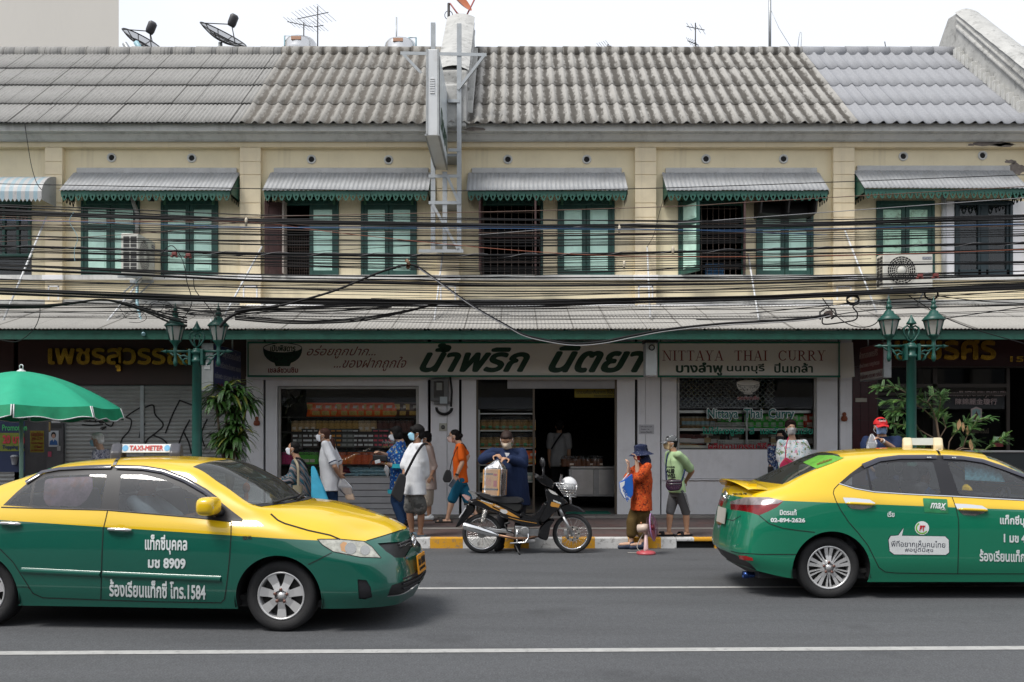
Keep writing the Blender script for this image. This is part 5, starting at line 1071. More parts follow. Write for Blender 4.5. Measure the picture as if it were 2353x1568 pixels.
mb.build('cowl',mat('cowl_black',(.02,.018,.018),.6,dirt=.3,dcol=(.1,.09,.09),ds=6),vc)
# stays holding the canopy, drain pipes
for k,(p,q,m,lab)in enumerate((((109,493),(5,743),WPVC,'white slanting stay pole from the first pilaster to the canopy at the left edge'),((602,567),(515,727),WPVC,'white slanting stay pole left of the brown open shutter'),((331,635),(246,739),WPVC,'white stay pole leaning from below the left air conditioner'),((1941,529),(2014,717),WPVC,'white stay pole leaning right beside the right air conditioner'),((1487,568),(1494,730),WPVC,'nearly upright white stay pole in front of the central pilaster'),((1719,584),(1745,745),WPVC,'white stay pole between the blue basket window and the last mint shutters'),((1018,579),(997,743),WPVC,'white stay pole below the steel sign tower'))):
 A,B=Vector((wx(p[0],17.62),17.62,wz(p[1],17.62))),Vector((wx(q[0],16.1),16.1,wz(q[1],16.1))); mb=MB(); mb.tube([A,B],.018,8); solo(mb,'stay_pole',m,tuple(B),lab,'pole','white stay poles of the canopy')
mb=MB(); mb.tube([(wx(315,17.6),17.6,wz(636,17.6)),(wx(315,17.6),17.6,wz(697,17.6)),(wx(338,15.5),15.35,wz(769,15.35))],.03,8); solo(mb,'drain_pipe',BPVC,(wx(338,15.5),15.4,wz(769,15.4)),'pale blue drain pipe from the left air conditioner, bending over the canopy edge','pipe')
mb=MB(); yb_=18.1; a,b,t,q=wx(1622,yb_),wx(1664,yb_),wz(608,yb_),wz(632,yb_)
for i in range(11):x=a+(b-a)*i/10; mb.box(x-.008,x+.008,yb_,yb_+.01,q,t)
for z in(q,q+.08,t-.02):mb.box(a,b,yb_-.003,yb_+.25,z,z+.03)
solo(mb,'plastic_crate',mat('crate_blue',(.01,.13,.32),.4),((a+b)/2,yb_,q),'blue plastic basket behind the window bars','basket')
# ------------------------------------------------------------------ things on the roofs
TANK=mat('tank_steel',(.62,.62,.62),.22,.85,var=.05)
def tank(px,top,rad,label):
 Yk=22.3; x,zt=wx(px,Yk),wz(top,Yk); r=thing('water_tank',label,'water tank',(x,Yk,zt-1.6),group='steel water tanks behind the ridge')
 mb=MB(); mb.lathe((x,Yk,zt),[(rad*.97,-1.6),(rad,-1.5),(rad,-.35),(rad*1.02,-.33),(rad,-.3),(rad,-.2),(rad*.97,-.13),(rad*.85,-.06),(rad*.3,0),(.0,.01)],28); mb.build('drum',TANK,r)
 mb=MB(); mb.box(x-rad*.35,x+rad*.25,Yk-rad-.012,Yk-rad+.05,zt-.2,zt-.12); mb.build('label_plate',mat('rusty_label',(.4,.22,.14),.6),r)
 return r
t1=tank(691,89,.40,'steel water tank behind the ridge below the left TV aerials'); tank(921,93,.40,'steel water tank behind the ridge just left of the hanging sign box')
def pipe(name,label,pts,rad,m,Yk=22.1,cat='pipe',group=None):
 p=[Vector((wx(a,Yk),Yk,wz(b,Yk)))for a,b in pts]; mb=MB(); mb.tube(p,rad,6); return solo(mb,name,m,tuple(p[0]),label,cat,group)
pipe('tank_pipe','bent blue pipe beside the left water tank',[(654,122),(654,83),(671,83),(671,95)],.018,BPVC); pipe('tank_pipe','bent blue pipe beside the right water tank',[(956,122),(956,87),(939,87),(939,97)],.018,BPVC); pipe('roof_pole','thin grey pole with a small cap standing left of the hanging sign box',[(911,122),(911,40)],.018,IRON,cat='pole')
pipe('mast','tall grey mast rising above the worn tiles on the right',[(1769,122),(1769,-30)],.035,IRON,cat='mast'); pipe('guy_wire','thin guy wire slanting down to the right from the tall mast',[(1772,25),(1790,65),(1818,110)],.006,IRON,cat='wire'); pipe('roof_rod','short black rod poking above the ridge near the right gable',[(2037,122),(2033,96)],.012,BLACK,cat='rod')
pipe('roof_rod','pair of thin bent wires above the ridge right of the mast',[(1832,122),(1836,85),(1839,74),(1842,76),(1840,122)],.008,IRON,cat='rod')
def yagi(px,base,top,label,els,Yk=22.0,boom=None):
 x=wx(px,Yk); r=thing('tv_aerial',label,'aerial',(x,Yk,wz(base,Yk)),group='TV aerials on the roof ridge'); mb=MB(); mb.tube([(x,Yk,wz(base,Yk)),(x,Yk,wz(top,Yk))],.014,6); mb.build('mast',BLACK,r)
 for(x0,y0,x1,y1,n,ln)in els:
  mb=MB(); A,B=Vector((wx(x0,Yk),Yk,wz(y0,Yk))),Vector((wx(x1,Yk),Yk+.15,wz(y1,Yk))); mb.tube([A,B],.010,5)
  for k in range(n):p=A+(B-A)*(k+.5)/n; l=ln*(1+.4*k/n)/2; mb.tube([p-Vector((l*.55,l*.8,-l*.25)),p+Vector((l*.55,l*.8,-l*.25))],.005,4)
  mb.build('boom',BLACK,r)
 return r
yagi(730,122,15,'tall double TV aerial above the left water tank',[(683,44,752,22,8,.5),(722,62,740,52,3,.35)]); yagi(698,122,52,'lower TV aerial left of the tall double one',[(660,50,716,56,6,.4)])
yagi(1598,122,53,'TV aerial with a looped boom on the ridge right of the centre',[(1578,61,1622,63,4,.3),(1580,94,1608,98,5,.3)]); yagi(1397,122,102,'small tilted TV aerial barely clearing the ridge',[(1376,110,1406,100,5,.35)])
MESH=mat('dish_mesh',(.05,.05,.052),.6,alpha=.55,var=.1)
def dish(cx,cy,rad,tilt,label,Yk=21.6,col=MESH,solid=False):
 r=thing('satellite_dish',label,'satellite dish',(wx(cx,Yk),Yk,wz(118,Yk)),group='satellite dishes on the roofs'); C=Vector((wx(cx,Yk),Yk,wz(cy,Yk)))
 ax=Vector((math.sin(R(tilt)),-.35,math.cos(R(tilt)))).normalized(); M=ax.to_track_quat('Z','Y').to_matrix(); f=lambda q,a:C+M@Vector((q*math.cos(a),q*math.sin(a),.28*q*q/rad))
 mb=MB(); mb.grid(lambda u,v:f(rad*(.02+.98*u),2*math.pi*v),6,32); mb.build('reflector',col,r)
 mb=MB()
 for k in range(10):mb.tube([f(rad*j/5,k*math.pi/5)-M@Vector((0,0,.01))for j in range(6)],.012,4,False)
 for q in(.5,1.):mb.tube([f(rad*q,k*math.pi/16)for k in range(33)],.014,4,False)
 mb.build('reflector_frame',BLACK if not solid else col,r)
 fp=C+ax*rad*.72+Vector((.1,0,0)); mb=MB()
 for k in range(3):mb.tube([f(rad*.98,k*2.094+.5),fp],.012,5)
 mb.build('feed_strut',BLACK if not solid else col,r); mb=MB(); mb.tube([fp-ax*.05,fp+ax*.02,fp+ax*.2,fp+ax*.24],[.08,.1,.1,.06],12); mb.build('feed_horn',mat('feed_black',(.04,.04,.045),.5),r)
 mb=MB(); mb.tube([C-ax*.05,Vector((C.x,C.y,wz(135,Yk)))],.05,8); mb.build('stand',IRON,r); return r
dish(322,103,.47,33,'black mesh satellite dish half hidden behind the concrete building corner'); dish(508,94,.56,30,'black mesh satellite dish standing clear against the sky at the upper left')
for a,b,m_,lb_ in((286,100,IRON,'grey pipe end sticking up beside the left satellite dish'),(312,97,BPVC,'blue pipe end sticking up beside the left satellite dish')):pipe('roof_pipe',lb_,[(a,b),(a+18,b+28)],.06,m_,20.9)
od=thing('satellite_dish','orange satellite dish on a black pole at the top of the middle gable','satellite dish',(wx(1031,20.6),20.6,wz(75,20.6)),group='satellite dishes on the roofs'); Yk=20.6; ORG=mat('dish_orange',(.45,.12,.035),.45); q=lambda a,b,y=Yk:Vector((wx(a,y),y,wz(b,y)))
C=q(1052,2); ax=Vector((.75,-.45,.55)).normalized(); M=ax.to_track_quat('Z','Y').to_matrix(); mb=MB(); mb.grid(lambda u,v:C+M@Vector((.36*u*math.cos(6.2832*v),.36*u*math.sin(6.2832*v),.09*u*u)),5,28); mb.build('reflector',ORG,od)
mb=MB(); mb.tube([q(1031,76),q(1031,8)],.03,8); mb.build('pole',BLACK,od); mb=MB(); mb.tube([q(1034,8),q(1050,30),q(1066,41),q(1072,36),q(1092,-4)],.018,6); mb.build('feed_arm',mat('arm_red',(.35,.08,.06),.5),od); mb=MB(); mb.tube([q(1031,20)+Vector((.09*math.cos(k*.5),0,.1*math.sin(k*.5)-.15))for k in range(16)],.008,4); mb.build('cable',BLACK,od)
# ------------------------------------------------------------------ plants
LEAFM=mat('strap_leaf',(.035,.095,.016),.45,var=.45,vs=5); LEAFY=mat('strap_leaf_yellow',(.22,.24,.04),.5,var=.3,vs=6)
rnd=random.Random(4); pl=thing('dracaena','bushy strap-leaved plant hanging below the blue sign beside the left lamp post','plant',(wx(528,15.3),15.3,KH)); mb=MB(); Yp=15.3
st=MB(); heads=[(522,905,.5),(548,912,.46),(500,925,.42),(560,935,.38),(530,950,.4),(545,985,.36),(520,1000,.46),(548,1008,.42),(505,1010,.38),(532,1035,.4)]
for hx,hy,ln in heads:
 c=P(hx,hy,Yp)+Vector((0,rnd.uniform(-.15,.15),0)); st.tube([(wx(528,Yp),Yp,KH+.5),(c.x*.5+wx(528,Yp)*.5,c.y,(c.z+KH+.5)/2),c],.022,6)
 for k in range(52):
  a=rnd.uniform(0,6.283); el=rnd.uniform(-.1,1.15); L=ln*rnd.uniform(.7,1.15); w=rnd.uniform(.022,.036); d=Vector((math.cos(a)*math.cos(el),math.sin(a)*math.cos(el),math.sin(el))); sd=Vector((-math.sin(a),math.cos(a),0)); pts=[]; p=c.copy(); v=d.copy()
  for j in range(7):pts.append(p.copy()); p=p+v*L/6; v=(v+Vector((0,0,-.34))).normalized()
  mb.mi=1 if rnd.random()<.10 else 0; vs=[]
  for j,p in enumerate(pts):ww=w*(math.sin(math.pi*min(1,(j+.6)/6.7))**.7); vs+=[p-sd*ww+Vector((0,0,.006)),p,p+sd*ww+Vector((0,0,.006))]
  mb.add(vs,[f for j in range(6)for f in((3*j,3*j+1,3*j+4,3*j+3),(3*j+1,3*j+2,3*j+5,3*j+4))],True)
mb.build('foliage',[LEAFM,LEAFY],pl); st.build('stem',mat('stem_brown',(.12,.09,.06),.8),pl); mb=MB(); mb.lathe((wx(528,Yp),Yp,KH),[(.2,0),(.26,.5),(.28,.5),(.25,.48),(0,.46)],20); mb.build('pot',mat('plant_pot',(.1,.05,.04),.7),pl)
# the feathery sapling round the right lamp post
rnd=random.Random(8); tr=thing('sapling','feathery young tree with compound leaves around the right lamp post','tree',(wx(2160,13.9),13.9,KH)); br=MB(); lf=MB(); Yt=13.9
def q(a,b,dy=0):return Vector((wx(a,Yt),Yt+dy,wz(b,Yt)))
zz=lambda x,y:(1941.4+x*.19048,764+y*.19048)
BR=[[(1240,1500),(1130,1300),(1090,1060),(1050,960),(985,860),(900,830),(840,800)],[(1130,1300),(1000,1240),(900,1180),(820,1130),(700,1120),(560,1100)],[(1090,1060),(950,930),(800,850),(640,810),(480,850)],[(985,860),(1040,790),(1100,750),(1200,770)],[(780,750),(660,690),(520,650),(400,665)],[(950,930),(850,840),(780,750)],[(1240,1500),(1260,1320),(1310,1240),(1360,1170),(1420,1090),(1500,1080)],[(1420,1420),(1440,1300),(1480,1180),(1560,1060),(1680,1040)],[(1240,1480),(1420,1380),(1450,1330),(1600,1320)],[(1240,1500),(1400,1400),(1650,1420),(1720,1340),(1830,1290)],[(1130,1300),(1240,1150),(1220,1020),(1180,960)],[(1120,1020),(1130,900),(1125,760)],[(1130,1300),(1020,1330),(900,1280),(760,1240),(660,1280)],[(900,1180),(800,1010),(660,950),(560,960)],[(1240,1500),(1100,1420),(950,1330),(720,1380)],[(800,850),(700,900),(610,930)]]
for k,b in enumerate(BR):
 pts=[]; oy=rnd.uniform(-.25,.35)
 for i,p in enumerate(b):pts.append(q(*zz(*p),oy*i/len(b)))
 r0=.022 if k==0 else .011; br.tube(pts,[r0*(1-.75*i/len(pts))for i in range(len(pts))],6)
 L=sum((b_-a_).length for a_,b_ in zip(pts,pts[1:])); n=int(14+L*40)
 for j in range(n):
  t=rnd.uniform(.3,1)if j>3 else 1; f=t*(len(pts)-1); i=min(int(f),len(pts)-2); p=pts[i].lerp(pts[i+1],f-i); dr=(pts[i+1]-pts[i]).normalized()
  d=(dr*.8+Vector((rnd.uniform(-1,1),rnd.uniform(-.9,.6),rnd.uniform(-.5,.7)))).normalized(); ln=rnd.uniform(.10,.19); sd=d.cross(Vector((rnd.uniform(-.3,.3),-.3,1))).normalized(); up=sd.cross(d); lf.mi=0 if rnd.random()<.8 else 1; cur=p.copy(); v=d.copy(); m=9
  for s in range(m):
   nx=cur+v*ln/m; v=(v+Vector((0,0,-.07))).normalized(); ll=.032*(1-.5*s/m)
   for sg in(-1,1):
    e=(sd*sg+v*.55+up*.12).normalized(); w=v*.008; lf.add([nx-w*.5,nx+e*ll*.5-w,nx+e*ll,nx+e*ll*.5+w],[(0,1,2,3)],False)
   cur=nx
lf.mi=2
for px,py in((1330,1120),(1388,1140),(1440,1180),(1345,1100),(1475,1340),(1490,1370)):c=q(*zz(px,py),-.1); lf.add([c+Vector((0,0,.07)),c+Vector((-.02,.01,.02)),c+Vector((-.018,0,-.05)),c+Vector((0,0,-.08)),c+Vector((.02,-.01,-.03)),c+Vector((.018,0,.03))],[(0,1,2,3,4,5)])
br.tube([q(*zz(1240,1500)),q(2160,1150),(wx(2160,Yt),Yt,KH)],.024,6)
lf.build('crown',[mat('leaflet_green',(.055,.14,.03),.55,var=.35,vs=4),mat('leaflet_light',(.11,.22,.045),.55,var=.3,vs=4),mat('dead_leaf',(.32,.2,.1),.8)],tr); br.build('trunk',mat('twig_brown',(.16,.11,.075),.8),tr)
gb=thing('planter_cage','low dark metal rack behind the right taxi with a grey rail along its top','rack',(wx(2230,15.5),15.6,KH)); y=15.5; mb=MB(); mb.box(wx(2090,y),wx(2356,y),y,y+.4,KH,wz(1040,y)); mb.build('box',mat('rack_dark',(.015,.02,.022),.4),gb); mb=MB(); mb.box(wx(2088,y),wx(2358,y),y-.02,y+.42,wz(1040,y),wz(1036,y)); mb.build('rail',STEEL,gb,bevel=.006)
# ------------------------------------------------------------------ the tangle of overhead cables, each strand its own object
CBL=mat('cable_black',(.007,.007,.008),.6,var=.2,spec=.25); CBR=mat('cable_brown',(.11,.06,.04),.5); CBO=mat('cable_orange',(.28,.09,.05),.5); CBB=mat('cable_blue',(.02,.08,.2),.4); CBG=mat('cable_grey',(.25,.25,.26),.5); CBD=mat('cable_red',(.14,.02,.03),.5)
rc=random.Random(21)
def spline(pts,per=10):
 q=[]
 for i in range(len(pts)-1):
  p0,p1,p2,p3=[Vector(pts[min(max(k,0),len(pts)-1)])for k in(i-1,i,i+1,i+2)]
  for k in range(per):t=k/per; q.append(.5*((2*p1)+(p2-p0)*t+(2*p0-5*p1+4*p2-p3)*t*t+(3*p1-p0-3*p2+p3)*t**3))
 q.append(Vector(pts[-1])); return q
def cable(pts,rad,m,label,Yc=None,group=None,wob=0.,name='cable',per=10):
 Yc=Yc if Yc is not None else rc.uniform(13.75,14.35); p=[P(x,y,Yc+wob*rc.uniform(-1,1))for x,y in pts]; p=spline(p,per); mb=MB(); mb.tube(p,rad*.82,6,False); o=Vector(p[0]); return solo(mb,name,m,tuple(o),label,'cable',group)
XS=(-180,0,300,590,880,1177,1450,1723,2040,2353,2530)
def fam(ys,spread,n,r0,r1,label,mats=(CBL,),cross=0.):
 """ys at x = 0, 590, 1177, 1723, 2353"""
 k=[0,590,1177,1723,2353]
 def f(x):
  if x<=0:return ys[0]+(ys[0]-ys[1])*(-x)/590
  if x>=2353:return ys[4]+(ys[4]-ys[3])*(x-2353)/630
  return float(np.interp(x,k,ys))
 for i in range(n):
  a,b,c=[rc.uniform(-spread,spread)for _ in range(3)]; pts=[]
  for x in XS:t=x/2353; pts.append((x,f(x)+a*(1-t)+b*t+c*math.sin(math.pi*t)*1.1+rc.uniform(-1.3,1.3)))
  cable(pts,rc.uniform(r0,r1),rc.choice(mats),label,group=label.split(',')[0])
fam((481,505,515,517,501),9,8,.008,.012,'black cable in the topmost overhead bundle, crossing the upper shutters',(CBL,CBL,CBL,CBL,CBL))
fam((487,510,520,521,505),5,3,.011,.016,'thick black cable in the topmost overhead bundle, crossing the upper shutters')
fam((500,520,526,528,514),6,3,.005,.008,'thin coloured wire just under the topmost overhead bundle',(CBD,CBR,CBB))
fam((520,536,540,534,520),8,5,.006,.009,'thin black cable crossing the middle of the mint shutters',(CBL,CBL,CBL,CBR))
fam((547,560,562,552,538),9,5,.005,.009,'thin black wire spaced loosely across the lower shutters')
fam((572,590,598,590,573),8,5,.006,.010,'black cable just below the twisted thick cable')
fam((600,612,622,612,598),10,5,.005,.009,'thin black wire crossing the window sills')
fam((612,637,646,643,628),6,4,.010,.015,'black cable in the bundle along the window ledge')
fam((617,642,654,650,634),4,2,.015,.02,'thick black cable in the bundle along the window ledge')
fam((650,664,672,664,645),11,7,.004,.008,'thin black wire across the cream wall band below the windows')
fam((664,686,694,681,656),5,5,.013,.018,'heavy black cable in the lowest overhead bundle just above the canopy'); fam((672,692,700,686,662),4,3,.015,.02,'heaviest black cable in the lowest overhead bundle above the canopy')
fam((698,706,712,700,682),12,5,.005,.009,'thin black wire drooping over the canopy sheets')
fam((722,724,728,726,712),12,4,.004,.007,'thin black wire low across the canopy sheets')
for k in range(14):
 y0=rc.uniform(545,735); y1=y0+rc.uniform(-45,45); x0=rc.uniform(-100,1300); cable([(x0,y0),(x0+300,y0+(y1-y0)*.3+6),(x0+650,y0+(y1-y0)*.65+8),(x0+1050,y1)],.0055,CBL,'thin slack black wire crossing the bundles at a slant',group='slanting slack wires')
 # single wires one can follow
cable([(-180,421),(0,423),(784,437),(1177,438),(1569,431),(2353,402),(2530,394)],.008,CBL,'highest single black wire, passing in front of the green awning valances',14)
cable([(-180,530),(0,521),(300,512),(574,499),(1177,486),(1569,474),(1723,465),(2353,429),(2530,419)],.007,CBR,'single brown wire rising to the right across the window heads',13.9)
cable([(1100,540),(1400,517),(1569,512),(1723,501),(2353,455),(2530,442)],.007,CBG,'single pale grey wire rising to the right edge below the brown one',14.1)
cable([(-180,505),(300,509),(574,511),(800,538),(1177,575),(1500,590),(2000,586),(2530,566)],.006,CBO,'single orange wire slanting down through the middle of the tangle',13.8)
cable([(-180,570),(0,556),(200,545),(400,530),(566,511),(760,520),(1177,522)],.006,CBR,'single yellowish wire rising to the clip near the brown shutter',13.85)
cable([(450,524),(800,522),(1177,521),(1500,527),(1900,540)],.006,CBB,'single blue wire in the middle of the topmost bundle',13.85)
cable([(-180,562),(0,566),(300,574),(590,583),(1177,587),(1723,575),(2040,566),(2353,559),(2530,556)],.024,CBL,'thick twisted black cable wound with grey wire across the lower shutters',13.9)
tw_=[(x,float(np.interp(x,[-180,0,590,1177,1723,2353,2530],[562,566,583,587,575,559,556])))for x in range(-180,2531,10)]
mb=MB(); p=[P(x,y,13.9)+Vector((0,-.024*math.cos(i*.55),.026*math.sin(i*.55)))for i,(x,y)in enumerate(tw_)]; mb.tube(p,.0035,4,False); solo(mb,'wrap_wire',CBG,tuple(p[0]),'thin grey binding wire spiralled round the thick twisted cable','wire')
BIG=[(540,716),(574,711),(640,703),(728,681),(780,664),(831,643),(870,627),(907,615),(938,609),(959,613),(995,638),(1061,686),(1110,718),(1160,746),(1200,768),(1251,781),(1315,790),(1379,786),(1456,771),(1533,757),(1661,744),(1752,739),(1850,732),(1905,722)]
cable(BIG,.021,CBL,'thick black cable looping up over a hook and sagging low across the sign',13.7,per=6)
cable([(x+3,y+4)for x,y in BIG[9:]],.009,CBG,'dusty grey cable twisted along the low sagging thick cable',13.68,per=6)
ck=thing('cable_hook','brown wooden hook block holding the looped thick cable','hook',tuple(P(938,612,13.68))); mb=MB(); c=P(938,606,13.68); mb.tube([c+Vector((-.03,0,.06)),c+Vector((.02,0,-.02))],.025,4); mb.lathe(c+Vector((0,-.03,-.05)),[(.03,0),(.032,.05),(0,.05)],10,'Y'); mb.build('block',mat('hook_wood',(.2,.12,.07),.7),ck)
L='loose black wire sagging in long loops over the middle of the canopy'
for k in range(5):d=rc.uniform(-5,5); cable([(540,730+d),(640,738+d),(728,740+d*.8),(831,733+d),(930,716+d*.5),(1000,700+d*.3),(1080,690)],rc.uniform(.008,.013),CBL,L,group='loose wires sagging over the canopy')
L='black wire in the bunch peaking under the left windows and fanning out to the lamp'
for k in range(9):d=rc.uniform(-4,4); e=rc.uniform(-14,14); cable([(-150,706+d),(0,704+d),(90,705+d),(170,697+d*.6),(234,689+d*.3),(290,700+d),(340,714+e*.5),(390,730+e),(430,738+e)],rc.uniform(.006,.012),CBL,L,group='bunched wires left of the lamp',wob=.05)
L='tangled black wire hanging in loose loops beside the left lamp lantern'
for k in range(7):
 x,y=rc.uniform(300,375),rc.uniform(705,735); cable([(x+22*math.cos(t*.9+k)*(1+.3*rc.random()),y+14*math.sin(t*.9+k))for t in range(7)],.005,CBL,L,13.9,'curly wires near the left lamp',wob=.08)
L='black cable crossing the canopy behind the left lamp lanterns'
for k in range(8):d=rc.uniform(-16,16); cable([(380,712+d),(480,722+d*.6),(560,718+d),(640,714+d*.4),(760,712+d),(900,705+d*.2)],rc.uniform(.005,.01),CBL,L,group='cables behind the left lamp')
cable([(505,752),(520,735),(540,722),(570,714),(600,710),(640,703)],.03,CBL,'fat black cable bunch curving down to the second left lantern',13.75)
cable([(378,640),(370,590),(395,565),(420,600),(430,650),(437,672),(440,700),(420,735)],.008,CBL,'black drop wire looping past the second mint shutters to the left lamp',13.8)
cable([(445,640),(448,665),(470,695),(490,720),(498,735)],.008,CBL,'black drop wire running down between the two left lanterns',13.8)
cable([(92,708),(90,730),(75,760),(40,785),(0,781)],.008,CBL,'black wire hanging over the canopy edge at the far left',14)
cable([(57,285),(62,320),(72,380),(84,420),(96,437)],.008,CBL,'thin black wire dangling from the eave onto the striped awning',17.0)
cable([(170,487),(160,510),(178,545),(171,575),(172,600)],.006,BPVC,'pale blue frayed string hanging from the top bundle by the first shutters',13.85)
cable([(1524,460),(1515,490),(1508,520),(1500,545),(1487,568)],.006,CBL,'thin black wire running down the wall to the central stay pole',17.5)
for(pts,lab)in(([(1723,720),(1900,703),(2040,690),(2353,668),(2530,655)],'black wire rising to the right over the canopy end'),([(1600,735),(1800,735),(1890,729),(1960,718),(2080,708),(2353,700)],'black bundle wire running past the round splice'),([(2150,680),(2250,692),(2353,698),(2530,712)],'thick black cable sloping down to the right edge'),([(2085,678),(2120,700),(2160,725),(2240,757),(2353,790),(2450,820)],'black cable sloping down across the fascia at the right'),([(1890,686),(1910,712),(1940,740),(1975,752),(2010,745),(2038,712)],'black wire hanging in a big loop left of the right lamp'),([(2155,735),(2240,722),(2353,706)],'thick black wire rising from the right lantern to the edge')):cable(pts,.009,CBL,lab,13.8)
for k in range(5):cable([(1960+15*math.cos(t*1.05),686+10*math.sin(t*1.05)+k*1.5)for t in range(7)],.007,CBL,'small coil of spare black cable hanging left of the right lamp',13.85,'coil left of the right lamp')
for k in range(6):cable([(2140+(14+k*.5)*math.cos(t*.63),676+(12+k*.4)*math.sin(t*.63))for t in range(11)],.007,CBL,'round coil of black cable hanging over the right lamp lantern',13.8,'coil over the right lamp')
sp=thing('cable_splice','round black splice can on the cables left of the right lamp','splice',tuple(P(1903,727,13.75))); mb=MB(); c=P(1903,723,13.75); mb.tube([c+Vector((0,-.06,0)),c+Vector((0,.06,0))],.055,14); mb.build('can',mat('splice_brown',(.05,.035,.03),.6),sp)
mb=MB(); mb.tube([P(1885,735,13.75),P(1884,718,13.75),P(1898,708,13.75),P(1918,710,13.75),P(1922,724,13.75),P(1910,733,13.75)],.014,6); mb.build('cable_loop',BLACK,sp)
cable([(1890,731),(1893,745),(1930,742),(1965,735),(1970,720),(1960,705),(1975,695)],.013,CBL,'stiff black cable kinked below the round splice can',13.75)
for(px,py,lab)in((401,583,'left red wire connector on the cable in front of the second shutters'),(433,586,'right red wire connector on the cable in front of the second shutters'),(2114,633,'left red wire connector in front of the right air conditioner'),(2150,632,'right red wire connector in front of the right air conditioner')):
 c=P(px,py,13.78); mb=MB(); mb.box(c.x-.036,c.x+.036,c.y-.03,c.y+.03,c.z-.03,c.z+.02); mb.box(c.x-.06,c.x-.02,c.y-.02,c.y+.02,c.z-.055,c.z-.031); mb.box(c.x+.01,c.x+.05,c.y-.02,c.y+.02,c.z-.055,c.z-.031); solo(mb,'wire_connector',mat('connector_red',(.16,.035,.03),.6),tuple(c),lab,'connector','red wire connectors',bevel=.008)
for(px,py,lab)in((566,511,'cream cable clip on the top bundle left of the brown shutter'),(1423,528,'cream cable clip on the bundle right of the central mint shutters'),(1546,577,'small cream clip on the twisted cable near the central pilaster'),(1434,610,'small white clip hanging on a wire right of the central mint shutters')):
 c=P(px,py,13.8); mb=MB(); mb.tube([c+Vector((0,0,.07)),c+Vector((0,-.01,.03)),c+Vector((0,0,-.06))],[.012,.025,.015],8); solo(mb,'cable_clip',mat('clip_cream',(.5,.44,.34),.5),tuple(c),lab,'clip','cable clips')
 # ------------------------------------------------------------------ the two taxis
def pchip(t,y):
 """monotone cubic through knots t -> callable (vector valued)"""
 t=np.asarray(t,float); y=np.asarray(y,float); h=np.diff(t)[:,None]; d=np.diff(y,axis=0)/h; n=len(t); m=np.zeros_like(y)
 for i in range(1,n-1):
  a,b=d[i-1],d[i]; w1=2*h[i]+h[i-1]; w2=h[i]+2*h[i-1]; ok=a*b>0
  m[i]=np.where(ok,(w1+w2)/(w1/np.where(ok,a,1)+w2/np.where(ok,b,1)),.25*(a+b)*0)
  m[i]=np.where(ok,m[i],0)
 m[0]=d[0]; m[-1]=d[-1]
 def f(x):
  x=np.asarray(x,float); i=np.clip(np.searchsorted(t,x,side='right')-1,0,n-2); hh=(t[i+1]-t[i])[:,None]; s=((x-t[i])/(t[i+1]-t[i]))[:,None]
  return(1+2*s)*(1-s)**2*y[i]+s*(1-s)**2*hh*m[i]+s*s*(3-2*s)*y[i+1]+s*s*(s-1)*hh*m[i+1]
 return f
